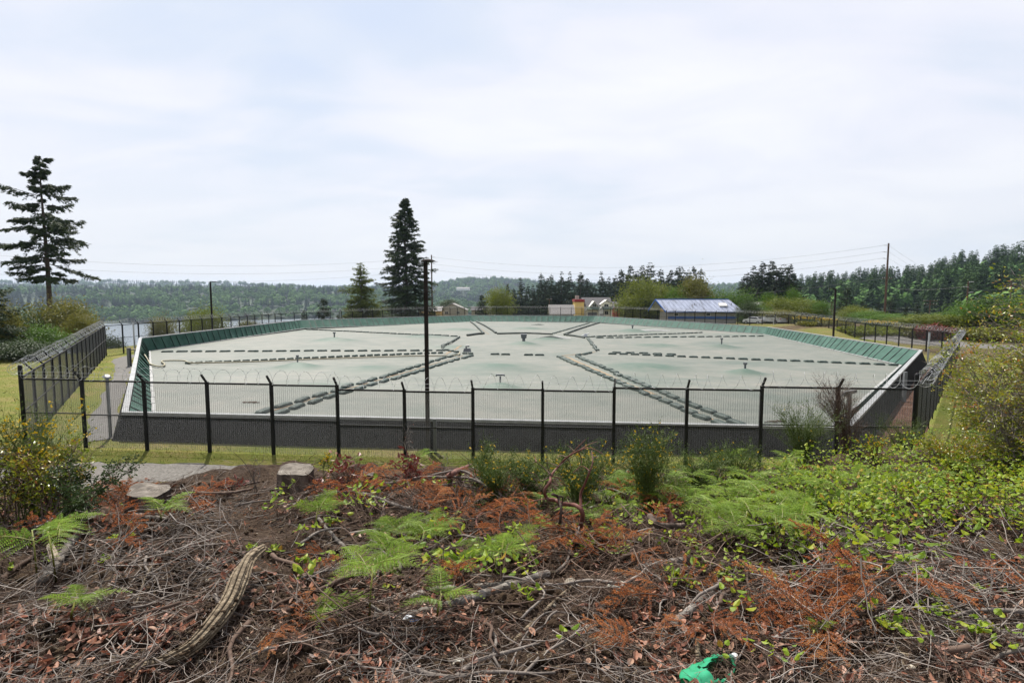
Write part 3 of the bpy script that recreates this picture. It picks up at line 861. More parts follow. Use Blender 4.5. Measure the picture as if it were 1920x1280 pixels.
# --- floating cover
ang = 560; rings = 150
ep = edge_pts(TOE, ang // 8)
t = (np.arange(rings + 1) / rings) ** .9
X = TC[0] + (ep[:, 0] - TC[0])[None, :] * t[:, None]; Y = TC[1] + (ep[:, 1] - TC[1])[None, :] * t[:, None]
X = np.c_[X, X[:, :1]]; Y = np.c_[Y, Y[:, :1]]
Z = cover_z(X, Y)
H = np.clip(hump(X, Y) * 5.5, 0, 1)
me = grid_mesh('floating_cover', X - O3[0], Y - O3[1], Z, [], {'hump': H})
m_, nt, out = _nodes('cover_sheet'); N = nt.nodes; L = nt.links
tc_ = N.new('ShaderNodeTexCoord')
def _n(sc, det, lo=.3, hi=.7, st=(1, 1, 1), rough=.6):
    mp = N.new('ShaderNodeMapping'); mp.inputs['Scale'].default_value = st; L.new(tc_.outputs['Object'], mp.inputs[0])
    a = N.new('ShaderNodeTexNoise'); a.inputs['Scale'].default_value = sc; a.inputs['Detail'].default_value = det; a.inputs['Roughness'].default_value = rough; L.new(mp.outputs[0], a.inputs['Vector'])
    r = N.new('ShaderNodeMapRange'); r.inputs[1].default_value = lo; r.inputs[2].default_value = hi; L.new(a.outputs['Fac'], r.inputs[0]); return r.outputs[0]
r1 = _ramp(nt, [(0, (.066, .079, .066)), (.35, (.106, .117, .099)), (.7, (.142, .144, .123)), (1, (.178, .162, .137))])
mx_ = N.new('ShaderNodeMix'); mx_.data_type = 'FLOAT'; mx_.inputs[0].default_value = .55
L.new(_n(.07, 5), mx_.inputs[2]); L.new(_n(.9, 8, .32, .68, (.7, 1, 1), .68), mx_.inputs[3]); L.new(mx_.outputs[0], r1.inputs[0])
at = N.new('ShaderNodeAttribute'); at.attribute_name = 'hump'
mh2 = N.new('ShaderNodeMix'); mh2.data_type = 'RGBA'; L.new(r1.outputs[0], mh2.inputs[6]); mh2.inputs[7].default_value = (.045, .082, .06, 1)
mm = N.new('ShaderNodeMath'); mm.operation = 'MULTIPLY'; L.new(at.outputs['Fac'], mm.inputs[0]); L.new(_n(.5, 6, .2, .55), mm.inputs[1]); L.new(mm.outputs[0], mh2.inputs[0])
# dark water stains
mh3 = N.new('ShaderNodeMix'); mh3.data_type = 'RGBA'; L.new(mh2.outputs[2], mh3.inputs[6]); mh3.inputs[7].default_value = (.066, .090, .074, 1); L.new(_n(.11, 8, .52, .70, (.55, 1, 1), .66), mh3.inputs[0])
mh4 = N.new('ShaderNodeMix'); mh4.data_type = 'RGBA'; L.new(mh3.outputs[2], mh4.inputs[6]); mh4.inputs[7].default_value = (.165, .132, .098, 1); L.new(_n(.22, 8, .66, .80, (.5, 1.2, 1)), mh4.inputs[0])
b = N.new('ShaderNodeBsdfPrincipled'); b.inputs['Roughness'].default_value = .62; b.inputs['Specular IOR Level'].default_value = .3; L.new(mh4.outputs[2], b.inputs['Base Color'])
bp = N.new('ShaderNodeBump'); bp.inputs['Strength'].default_value = .25; bp.inputs['Distance'].default_value = .08
nb = N.new('ShaderNodeTexNoise'); nb.inputs['Scale'].default_value = 1.1; nb.inputs['Detail'].default_value = 7; L.new(tc_.outputs['Object'], nb.inputs['Vector']); L.new(nb.outputs['Fac'], bp.inputs['Height']); L.new(bp.outputs[0], b.inputs['Normal'])
L.new(b.outputs[0], out.inputs['Surface']); me.materials.append(m_)
link('floating_cover', me, tank)
# --- white strip along the toe of the slope
m = M()
for i in range(8):
    a, b = TOE[i] + [0, 0, .05], TOE[(i + 1) % 8] + [0, 0, .05]
    inn = np.array([TC[0], TC[1], 0]) - (a + b) / 2; inn[2] = 0; inn /= np.linalg.norm(inn)
    L_ = np.linalg.norm(b - a); k = max(1, int(L_ / 2.0))
    for c in range(k):  # short lengths end to end
        p = a + (b - a) * (c + .03) / k + inn * RS.uniform(.0, .03); q = a + (b - a) * (c + .97) / k + inn * RS.uniform(.0, .03)
        m.bar(p, q, .15, .09)
shifted(m).build('edge_strip', MT['white_strip'], tank)
# --- creases of the cover between the paired rows, dirt filled
def crease(pa, pb, w=.22):
    a, b = cover_hit(*pa), cover_hit(*pb)
    p = np.array([a + (b - a) * t for t in np.linspace(0, 1, 40)]); p[:, 0] += .12 * np.array([float(vnoise(k * .4, 3, 5)) for k in range(40)])
    p[:, 2] = cover_z(p[:, 0], p[:, 1]) + .02
    d = unit((b - a)[None, :2])[0]; nn = np.array([-d[1], d[0], 0]) * w / 2
    V = np.r_[p + nn, p - nn]
    m = M(); m.add(V, [(k, k + 1, 41 + k, 40 + k) for k in range(39)])
    shifted(m).build('cover_crease', MT['crease'], tank)
MT['crease'] = mat('dirt_crease', [(.20, .125, .07), (.22, .165, .105), (.19, .18, .145)], rough=.9, nscale=.8)
crease((1062, 669), (1365, 801), .30); crease((1055, 667), (1115, 660), .3); crease((835, 664), (865, 650), .25); crease((868, 667), (480, 779), .12); crease((885, 605), (917, 627), .12)

# ================================================================== ballast weights in rows on the cover
def ballast_mesh(L, w, h, seed):
    m = M(); k = 9
    rs = np.random.RandomState(seed)
    V = []
    prof = [(-.5, 0), (-.49, .75), (-.42, .95), (0, 1.03), (.42, .95), (.49, .75), (.5, 0)]
    for i in range(k):
        t = i / (k - 1); e = min(1, .88 + 1.2 * min(t, 1 - t)); e2 = min(1, .62 + 4.5 * min(t, 1 - t))
        for a, b in prof:
            V.append(((t - .5) * L, a * w * e + rs.normal(0, .008), b * h * e2 * (1 + rs.normal(0, .03)) - .01))
    q = len(prof)
    Fc = [(i * q + j, i * q + j + 1, (i + 1) * q + j + 1, (i + 1) * q + j) for i in range(k - 1) for j in range(q - 1)] + [tuple(range(q))[::-1], tuple((k - 1) * q + j for j in range(q))]
    m.add(V, Fc)
    return m.mesh('ballast_weight', [MT['ballast']], True)


BM = [ballast_mesh(1.14, .40, .17, s) for s in range(4)]
NB = [0]


def ballast_row(pa, pb, n, label, group, sx=1.0, sy=1.0, turn=0.0, jit=.05, skew=0.0):
    a, b = cover_hit(*pa), cover_hit(*pb)
    az = math.atan2(b[1] - a[1], b[0] - a[0]); L = np.linalg.norm(b - a)
    for i in range(n):
        t = (i + .5) / n
        p = a + (b - a) * t
        d = np.array([-math.sin(az), math.cos(az), 0]) * (RS.normal(0, jit) + skew * math.sin(t * 7))
        p = p + d
        p[2] = float(cover_z(p[0], p[1]))
        o = link('ballast_weight', BM[NB[0] % 4], None, p, (0, 0, az + turn + .10 + RS.normal(0, .07)), (sx * L / n / 1.50, sy * .92, 1.0))
        tag(o, label, 'ballast weight', group); NB[0] += 1


T_ = 'ballast weights in rows on the cover'
ballast_row((476, 779), (858, 664.5), 19, 'dark green ballast weight in the far row leading to the near left corner', T_ + ' near left far row')
ballast_row((500, 781), (885, 667), 19, 'dark green ballast weight in the near row leading to the near left corner', T_ + ' near left near row')
ballast_row((300, 660), (838, 657.5), 21, 'flat dark ballast weight in the straight level row across the left of the cover', T_ + ' level left row', .95, 1.2)
ballast_row((345, 682), (832, 662), 32, 'small tilted ballast weight in the row beside the long hose', T_ + ' hose row', 1.0, .9, .55)
ballast_row((575, 618), (858, 631.5), 22, 'dark ballast weight in the single row leading to the far left corner', T_ + ' far left row', 1.05)
ballast_row((1105, 606), (1036, 626), 26, 'small dark ballast weight in the beaded row leading to the far wall', T_ + ' far right beaded row')
ballast_row((1096, 632.5), (1317, 623.8), 24, 'dark ballast weight in the upper row leading to the far right corner', T_ + ' right far upper row')
ballast_row((1116, 634), (1432, 630.5), 19, 'dark ballast weight in the lower row leading to the far right corner', T_ + ' right far lower row', .95)
ballast_row((1138, 663.5), (1690, 685.5), 23, 'flat dark ballast weight in the level row leading to the right corner', T_ + ' right level row', .95, 1.2)
ballast_row((1144, 661), (1272, 666), 5, 'flat dark ballast weight in the short second row behind the right level row', T_ + ' right short row', .9, 1.1)
ballast_row((1046, 669), (1362, 803), 22, 'dark green ballast weight in the left row leading to the near right corner', T_ + ' near right left row')
ballast_row((1080, 669), (1398, 802), 22, 'dark green ballast weight in the right row leading to the near right corner', T_ + ' near right right row')
ballast_row((827, 652), (863, 632), 9, 'small ballast weight on the left side of the inner ring', T_ + ' inner left', .8, .9)
ballast_row((1101, 635), (1122, 658), 9, 'small ballast weight on the right side of the inner ring', T_ + ' inner right', .8, .9)
ballast_row((834, 656), (860, 661), 3, 'dark ballast weight at the left corner of the inner ring', T_ + ' inner left corner', .9, 1)
ballast_row((1080, 667), (1110, 661.5), 3, 'dark ballast weight at the right corner of the inner ring', T_ + ' inner right corner', 1.1, 1)
ballast_row((866, 663.5), (888, 663.5), 2, 'long dark ballast weight under the grey box on the inner ring', T_ + ' inner box', 1.1, 1.4)
ballast_row((918, 664.8), (958, 665.2), 2, 'flat dark ballast weight left of the gap on the near inner ring', T_ + ' inner near left', 1.1, .8)
ballast_row((981, 665.6), (1022, 666.8), 2, 'flat dark ballast weight right of the gap on the near inner ring', T_ + ' inner near right', 1.1, .8)


def cover_tube(pts, r, m_, label, cat='hose', name='cover_hose', lift=0.0):
    w = np.array([cover_hit(*p) for p in pts]); w = smooth_path(w, 60); w[:, 2] = cover_z(w[:, 0], w[:, 1]) + r * .9 + lift
    m = M(); m.tube(w, r, 6)
    return tag(m.build(name, m_, smooth=True), label, cat)


cover_tube([(882, 603.5), (893, 612), (907, 626.5)], .16, MT['tube_dark'], 'left dark weight tube leading to the far wall', 'weight tube', 'weight_tube')
cover_tube([(893, 603.5), (912, 613), (930, 625)], .16, MT['tube_dark'], 'right dark weight tube leading to the far wall', 'weight tube', 'weight_tube')
cover_tube([(1124, 605.5), (1088, 617), (1058, 628.5)], .15, MT['tube_dark'], 'smooth weight tube beside the beaded row at the far wall', 'weight tube', 'weight_tube')
cover_tube([(932, 626.5), (985, 625.5), (1036, 627.5)], .13, MT['tube_dark'], 'thin weight tube along the far side of the inner ring', 'weight tube', 'weight_tube')
cover_tube([(876, 630), (893, 627.5), (905, 627)], .16, MT['tube_dark'], 'short weight tube at the far left of the inner ring', 'weight tube', 'weight_tube')
cover_tube([(1062, 629), (1080, 631), (1096, 634)], .13, MT['tube_dark'], 'short weight tube at the far right of the inner ring', 'weight tube', 'weight_tube')
for a, b, s in [((862, 633), (828, 655), 'left'), ((1104, 635), (1118, 659), 'right')]:
    cover_tube([a, ((a[0] + b[0]) / 2, (a[1] + b[1]) / 2), b], .07, MT['tube_dark'], 'thin black pipe along the %s side of the inner ring' % s, 'pipe', 'cover_pipe', .12)
# the long pump hose, from over the left wall
w = [P(243, 655.5, 47.2), P(261, 656, 45.6), P(270, 664, 44.4), P(279, 678, 43.2)]
w += [cover_hit(*p) + [0, 0, .12] for p in [(283, 686), (300, 690), (309, 686), (303, 680), (318, 678.5), (345, 679), (355, 682.5), (380, 683), (480, 680.5), (600, 675.5), (760, 670), (850, 668.5), (862, 663)]]
m = M(); m.tube(smooth_path(w, 140), .06, 6); tag(m.build('pump_hose', MT['hose'], smooth=True), 'long tan hose running over the left wall and across the cover', 'hose')


# vents standing on the humps
def vent(px, py, h, r, hat, label):
    c = cover_hit(px, py); c[2] = float(cover_z(c[0], c[1]))
    t = empty('cover_vent', c, 0, label, 'vent', 'vents standing on the cover')
    r = max(r, .05)
    m = M(); m.tube([(0, 0, -.05), (0, 0, h)], r, 8); m.build('vent_pipe', MT['grey_post'], t)
    m = M()
    if hat == 't':
        m.tube([(-.24, 0, h), (-.23, 0, h + .08), (.23, 0, h + .08), (.24, 0, h)], .06, 8)
    elif hat == 'box':
        m.box((0, 0, h + .22), (.6, .6, .42), taper=1.15); m.box((0, 0, h + .46), (.74, .74, .05))
    else:
        m.tube([(0, 0, h - .06), (0, 0, h + .1)], r * 1.9, 8)
    m.build('vent_head', MT['grey_post'], t)


vent(627, 638, .55, .09, 'cap', 'small vent on the green hump at the far left of the cover')
vent(558, 685, .62, .06, 'cap', 'slim vent pipe on the green hump by the long hose')
vent(1353, 650, .62, .08, 'cap', 'small vent on the green hump at the right of the cover')
vent(1397, 697, .5, .08, 'cap', 'short capped vent on the green hump at the near right of the cover')
vent(982, 644, .5, .18, 'box', 'grey box topped vent in the middle of the inner ring')
vent(938, 724, .42, .05, 't', 'tee topped vent just behind the middle of the near fence')
vent(1186, 620, .8, .12, 'cap', 'small vent on the hump near the far right of the cover')
# pump box on the inner ring and folded sheets
c = cover_hit(876, 662); c[2] = float(cover_z(c[0], c[1])) + .16
m = M(); m.box((0, 0, .14), (.75, .5, .34), taper=.8); m.tube([(-.1, 0, .3), (-.1, 0, .5), (.2, 0, .52)], .09, 8)
tag(m.build('pump', MT['grey_post'], None, c), 'small grey pump on the corner of the inner ring', 'pump')
c = cover_hit(1098, 632); c[2] = float(cover_z(c[0], c[1])) + .1
m = M(); m.box((0, 0, .18), (.5, .5, .42), taper=.7); m.bar((-.6, -.3, .1), (.5, .3, .4), .16, .1)
tag(m.build('valve_box', MT['galv'], None, c), 'small pale valve box at the far right corner of the inner ring', 'box')


MT['sheet_pale'] = mat('pale_sheet', [(.20, .205, .20), (.30, .30, .29)], rough=.6)


def folded_sheet(px, py, w, d, h, label, m_):
    c = cover_hit(px, py); m = M(); k = 26; V = []
    for i in range(k):
        t = i / (k - 1)
        for j in range(7):
            s = j / 6
            zz = h * math.sin(math.pi * s) * (.35 + .65 * math.sin(math.pi * t)) * (1 + .3 * float(vnoise(i * .7, j * .9, 4)))
            x = (t - .5) * w; y = (s - .5) * d
            V.append((x, y, float(cover_z(c[0] + x, c[1] + y)) - c[2] + .02 + zz))
    m.add(V, [(i * 7 + j, i * 7 + j + 1, (i + 1) * 7 + j + 1, (i + 1) * 7 + j) for i in range(k - 1) for j in range(6)])
    tag(m.build('folded_sheet', m_, None, c, smooth=True), label, 'sheet')


folded_sheet(1040, 634.5, 4.2, .9, .30, 'pale folded sheet on the inner ring right of the box topped vent', MT['sheet_pale'])
folded_sheet(1030, 637, 3.4, .5, .18, 'dark fold of sheet in front of the pale folded sheet', MT['tube_dark'])
folded_sheet(1224, 620.5, 5.5, 1.0, .28, 'pale folded sheet near the far right of the cover', MT['sheet_pale'])
folded_sheet(1008, 609, 2.6, .5, .2, 'small dark fold of sheet near the far wall', MT['tube_dark'])
for px, py, w, lab in [(470, 755, .5, 'left'), (1455, 791, .55, 'upper right'), (1461, 799, .9, 'lower right')]:
    c = cover_hit(px, py); c[2] = float(cover_z(c[0], c[1])) + .01
    m = M()
    for k in range(26):
        a = RS.normal(0, w * .45); b_ = RS.normal(0, .08)
        m.bar((a - .06, b_, .02), (a + .06, b_ + RS.normal(0, .06), .03), .03, .02)
    tag(m.build('leaf_patch', MT['brown_twig'], None, c), 'small dark patch of dead leaves on the cover, %s' % lab, 'leaves')

# ================================================================== security fence
FH_ = 2.66
FC = {'A': (30, 21.0), 'B': (195, 54.0), 'C': (527, 95.0), 'D': (871, 131.0), 'E': (1131, 131.0), 'F': (1479, 93.0), 'G': (1802, 52.5), 'H': (1727, 18.3)}
FXY = {k: np.array([(px - 960) / F * d * 1.0, d]) for k, (px, d) in FC.items()}
# height of the top rail (world z) at every corner, from the photograph
FT = {'A': 6 + (548 - 709) / F * 21.0, 'B': 6 + (548 - 611) / F * 54, 'C': 6 + (548 - 588) / F * 95, 'D': 6 + (548 - 577) / F * 131, 'E': 6 + (548 - 578) / F * 131, 'F': 6 + (548 - 590) / F * 93, 'G': 6 + (548 - 627) / F * 52.5, 'H': 6 + (548 - 729) / F * 18.3}


def fence_run(a, b, n, label, vstep=.0762, hstep=.0127, wire=.0036, steps=None, coil_step=.46, coil_seed=0, sides=3, coil_fat=1.0, first_post=True, tall_first=False, tall_last=False, post_w=.10):
    A, B = FXY[a], FXY[b]; za, zb = FT[a], FT[b]
    d = B - A; L = np.linalg.norm(d); d = d / L; az = math.atan2(d[1], d[0]); s = L / n
    c0 = FXY['A'] * 0 + np.array([TC[0], TC[1]])
    outw = np.array([-d[1], d[0]])
    if outw @ ((A + B) / 2 - c0) < 0: outw = -outw
    side = 1 if outw @ np.array([-math.sin(az), math.cos(az)]) > 0 else -1  # +1: outward is local +y
    root = empty('security_fence', (A[0], A[1], 0), az, label, 'fence', 'runs of black mesh fence round the reservoir')
    zt = np.array([za + (zb - za) * (i + .5) / n for i in range(n)])
    if steps is not None: zt = np.array(steps)
    # posts
    def post_mesh(h):
        m = M(); m.box((0, 0, h / 2 - .15), (post_w, post_w, h + .3)); m.box((0, 0, h + .008), (post_w + .01, post_w + .01, .016))
        for k in range(9): m.box((0, -side * .0385, .2 + k * h / 9), (.02, .008, .02), mat=1)
        return m.mesh('post', [MT['black_steel'], MT['galv']])
    arm = M(); arm.bar((0, 0, 0), (0, side * .30, .34), .06, .06)
    arm = arm.mesh('post_arm', [MT['black_steel']])
    pm = {}
    for i in range(n + 1):
        if i == 0 and not first_post: continue
        zl = zt[max(i - 1, 0)]; zr = zt[min(i, n - 1)]; top = max(zl, zr) + .03
        x = i * s; w = A + d * x; gb = gz(*w)
        big = (i == 0 and tall_first) or (i == n and tall_last)
        if big:
            m = M(); hh = top + .42 - gb; m.tube([(0, 0, -.3), (0, 0, hh), (0, 0, hh + .05), (0, 0, hh + .09)], [.075, .075, .065, .02], 12)
            link('post', m.mesh('corner_post', [MT['black_steel']], True), root, (x, 0, gb))
            continue
        h = round(top - gb, 1)
        if h not in pm: pm[h] = post_mesh(h)
        p = link('post', pm[h], root, (x, 0, top - h))
        link('post_arm', arm, p, (0, 0, h - .02))
    # panels
    gmin = min(gz(*(A + d * s * (i + .5))) for i in range(n))
    ph = float(np.mean([zt[i] - gz(*(A + d * s * (i + .5))) for i in range(n)])) - .02
    m = M()
    r = wire / 2
    for x in np.arange(.06, s - .04, vstep): m.bar((x, 0, -ph), (x, 0, -.02), wire * 1.5, wire * 1.2)
    zs = np.arange(-ph + .03, -.02, hstep)
    yo = wire
    V = np.zeros((len(zs), 6, 3)); tri = [(0, -r), (r * .87, r * .5), (-r * .87, r * .5)]
    for e, x in enumerate((.04, s - .04)):
        for k, (yy, zz) in enumerate(tri): V[:, e * 3 + k] = np.c_[np.full(len(zs), x), np.full(len(zs), yo + yy), zs + zz]
    m.addq(V, 6, [(0, 1, 4, 3), (1, 2, 5, 4), (2, 0, 3, 5)])
    pmesh = m.mesh('mesh_panel', [MT['mesh_wire']])
    m = M(); m.bar((.03, 0, 0), (s - .03, 0, 0), .06, .06); top_rail = m.mesh('top_rail', [MT['black_steel']])
    m = M(); m.bar((.03, -side * .03, 0), (s - .03, -side * .03, 0), .04, .04); mid_rail = m.mesh('middle_rail', [MT['black_steel']])
    for i in range(n):
        p = link('mesh_panel', pmesh, root, (i * s, 0, zt[i]))
        link('top_rail', top_rail, p); link('middle_rail', mid_rail, p, (0, 0, -1.27))
    # coil of razor tape on the arms, and two strands
    rs = np.random.RandomState(coil_seed)
    pts = []; x = .1; rad = .25
    turn = 14; barb = M(); k = 0
    stp = coil_step
    while x < L - .1:
        if k % turn == 0: stp = coil_step * rs.uniform(.75, 1.3); rad = rs.uniform(.21, .28)
        a_ = 2 * math.pi * (k % turn) / turn
        i = min(n - 1, int(x / s))
        cz = zt[i] + .30
        pts.append((x + .14 * math.sin(a_) * 0, side * .20 + rad * math.sin(a_) * .95, cz + rad * math.cos(a_)))
        x += stp / turn; k += 1
    pts = np.array(pts)
    m = M(); m.tube(pts, .005 * coil_fat, sides, cap=False)
    T = unit(np.gradient(pts, axis=0)); ii = np.arange(0, len(pts), 2)
    leaves(m, pts[ii] - T[ii] * .03, T[ii], rand_dir(len(ii)), .065 * coil_fat ** .5, .026 * coil_fat ** .5, 0)
    m.build('razor_coil', MT['razor'], root)
    m = M()
    for oy, oz in ((.14, .17), (.27, .32)):
        p = np.array([(xx, side * oy, (zt[min(n - 1, int(xx / s))] + oz)) for xx in np.linspace(0, L, n * 4)]); m.tube(p, .0035 * coil_fat, 3, cap=False)
    m.build('barbed_strand', MT['razor'], root)
    return root


zrel = lambda y, px: None
front_tops = []
_fx = [30, 135, 252, 375, 500, 629, 760, 893, 1015, 1153, 1293, 1435, 1579, 1727]
_fy = [(709, 713), (713, 716), (716.5, 718), (718, 721), (721, 724.5), (730, 733), (734, 736), (729.5, 731), (732, 734.5), (727.5, 729), (730, 731.5), (725.5, 727.5), (728.5, 729)]
for i in range(13):
    zz = []
    for px, y in ((_fx[i], _fy[i][0]), (_fx[i + 1], _fy[i][1])):
        # depth where the ray crosses the fence line
        A, B = FXY['A'], FXY['H']; rx = (px - 960) / F
        t = (rx * A[1] - A[0]) / ((B[0] - A[0]) - rx * (B[1] - A[1])); dep = A[1] + t * (B[1] - A[1])
        zz.append(P(px, y, dep)[2])
    front_tops.append(sum(zz) / 2)
fence_run('A', 'H', 13, 'nearest run of black mesh fence with wide open razor coil, in front of the reservoir', steps=front_tops, coil_seed=1, tall_first=True, tall_last=True, coil_step=.5)
fence_run('A', 'B', 16, 'left run of black mesh fence receding towards the water with bright dense razor coil', coil_seed=2, first_post=False, coil_fat=1.5)
fence_run('H', 'G', 18, 'right run of fence whose mesh shines grey, receding beside the bushes', coil_seed=3, first_post=False, post_w=.045, coil_fat=1.5)
fence_run('B', 'C', 17, 'back left run of black fence in front of the water and small trees', coil_seed=4, first_post=False, hstep=.05, wire=.005, vstep=.1, coil_fat=1.8)
fence_run('C', 'D', 19, 'far run of black fence in front of the tall fir and pale houses', coil_seed=5, first_post=False, hstep=.0508, wire=.0045, vstep=.12, coil_fat=2)
fence_run('D', 'E', 13, 'farthest level run of black fence in front of the cream house', coil_seed=6, first_post=False, hstep=.0508, wire=.0045, vstep=.12, coil_fat=2)
fence_run('E', 'F', 19, 'far right run of black fence in front of the blue roofed building', coil_seed=7, first_post=False, hstep=.0508, wire=.0045, vstep=.12, coil_fat=2)
fence_run('F', 'G', 17, 'right back run of black fence in front of the gravel road', coil_seed=8, first_post=False, hstep=.05, wire=.005, vstep=.1, coil_fat=1.8)

# ================================================================== lamps and small posts
def street_lamp(x, y, ztop, armx, head, rad, label, square=True):
    gb = gz(x, y); h = ztop - gb
    t = empty('street_lamp', (x, y, gb), 0, label, 'street lamp')
    m = M()
    if square: m.box((0, 0, h / 2 - .15), (rad * 2, rad * 2, h + .3), taper=.92); m.box((0, 0, .04), (rad * 4.4, rad * 4.4, .05))
    else: m.tube([(0, 0, -.3), (0, 0, h)], [rad, rad * .75], 10)
    m.build('pole', MT['dark_bronze'], t)
    m = M()
    if head == 'dome':  # flat shoe-box luminaire with rounded back
        k = 14
        V = []
        for i in range(k):
            u = i / (k - 1); xx = -.14 + .56 * u; ww = .19 * math.sin(math.pi * min(1, .12 + .88 * u) * .98) ** .4 + .02; zz = .12 * math.sin(math.pi * (.10 + .86 * u)) ** .7 - .05 * u
            for a in np.linspace(0, math.pi, 7): V.append((xx, ww * math.cos(a), h + .02 + zz * math.sin(a) - .07 * u * 0))
        m.add(V, [(i * 7 + j, i * 7 + j + 1, (i + 1) * 7 + j + 1, (i + 1) * 7 + j) for i in range(k - 1) for j in range(6)] + [tuple(i * 7 for i in range(k)) + tuple(i * 7 + 6 for i in range(k - 1, -1, -1))])
        m.tube([(0, 0, h - .02), (0, 0, h + .1)], .05, 8)
    else:
        m.bar((0, 0, h - .06), (armx * .5, 0, h - .03), .07, .07)
        m.box((armx, 0, h - .02), (.62, .28, .11), taper=.8)
    m.build('lamp_head', MT['dark_bronze'], t)


MT['dark_bronze'] = mat('dark_bronze', [(.012, .009, .008), (.024, .018, .016)], rough=.8, spec=.1, nscale=3)
p = P(800.5, 700, 20.35); street_lamp(p[0], p[1], P(803, 491.5, 20.35)[2], .4, 'dome', .07, 'tall dark square lamp pole standing against the middle of the near wall')
p = P(395.5, 560, 78); street_lamp(p[0], p[1], P(395, 528, 78)[2], .55, 'arm', .09, 'thin lamp post with short arm behind the back left fence')
p = P(1566, 560, 70); street_lamp(p[0], p[1], P(1566, 540.5, 70)[2], -.5, 'arm', .09, 'thin lamp post with short left arm behind the right back fence')


def stub_post(px, ytop, ybase, depth, w, head, label, m_='grey_post'):
    t = P(px, ytop, depth); b = P(px, ybase, depth); gb = min(gz(t[0], t[1]), b[2])
    h = t[2] - gb
    o = empty('sensor_post', (t[0], t[1], gb), 0, label, 'post')
    m = M()
    m.box((0, 0, h / 2 - .15), (w, w, h + .3)); m.build('post', MT[m_], o)
    if head:
        m = M()
        if head == 'cam':
            m.bar((-.22, -.03, h - .02), (.22, .03, h + .05), .12, .10); m.box((-.17, -.02, h - .05), (.13, .13, .13))
        elif head == 'dish':
            m.tube([(-.02, 0, h), (0, 0, h + .07), (.03, -.02, h + .13)], [.05, .17, .10], 10)
        else:
            m.box((0, 0, h + .03), (w * 1.4, w * 1.4, .06))
        m.build('sensor_head', MT['grey_post'], o)


stub_post(200.5, 710, 838, 22.5, .09, 'dish', 'slim grey post with small dish head in the left grass corridor')
stub_post(1593, 736, 850, 18.75, .10, 'cam', 'grey post with dark camera head behind the near fence at the right')
stub_post(815, 785, 860, 20.4, .12, None, 'short grey stub post beside the tall lamp pole')
stub_post(1698, 697, 735, 30.0, .15, None, 'stout pale grey post between the right wall and the grey fence')
stub_post(1743, 624, 682, 47.5, .10, 'cap', 'slim pale post inside the back corner of the right fence', 'galv')
stub_post(249.5, 604, 660, 51.0, .10, 'cap', 'slim pale post near the back left corner of the reservoir', 'galv')
stub_post(241, 652, 681, 45.5, .22, None, 'stout pale grey post behind the left wall beside the hose')
stub_post(1451, 595, 612, 92, .08, 'cap', 'thin pale post behind the right end of the far fence', 'galv')
stub_post(637.5, 580, 598, 100, .12, 'dish', 'thin post with white dome in the far left fence line')
# strips of bare gravel and bark between wall and fence
ribbon('gravel_strip', [(-16.3, 22.0), (-21.5, 30), (-27, 39), (-32, 46.5), (-36.0, 53), (-36.4, 62)], [1.1, 1.1, 1.2, 1.4, 1.4], MT['asphalt'], .03, .15, 120, seed=11)
ribbon('bark_strip', [(12.4, 20.2), (17, 25), (24, 33), (31, 41), (36.2, 46.8)], 2.2, MT['rust_gravel'], .035, .3, 120, seed=12)
0 and ribbon('gravel_apron', [(-16.6, 21.9), (-8, 21.2), (0, 20.6), (6, 20.0), (12.2, 19.5)], 1.2, MT['gravel'], .022, .2, 100, seed=13)
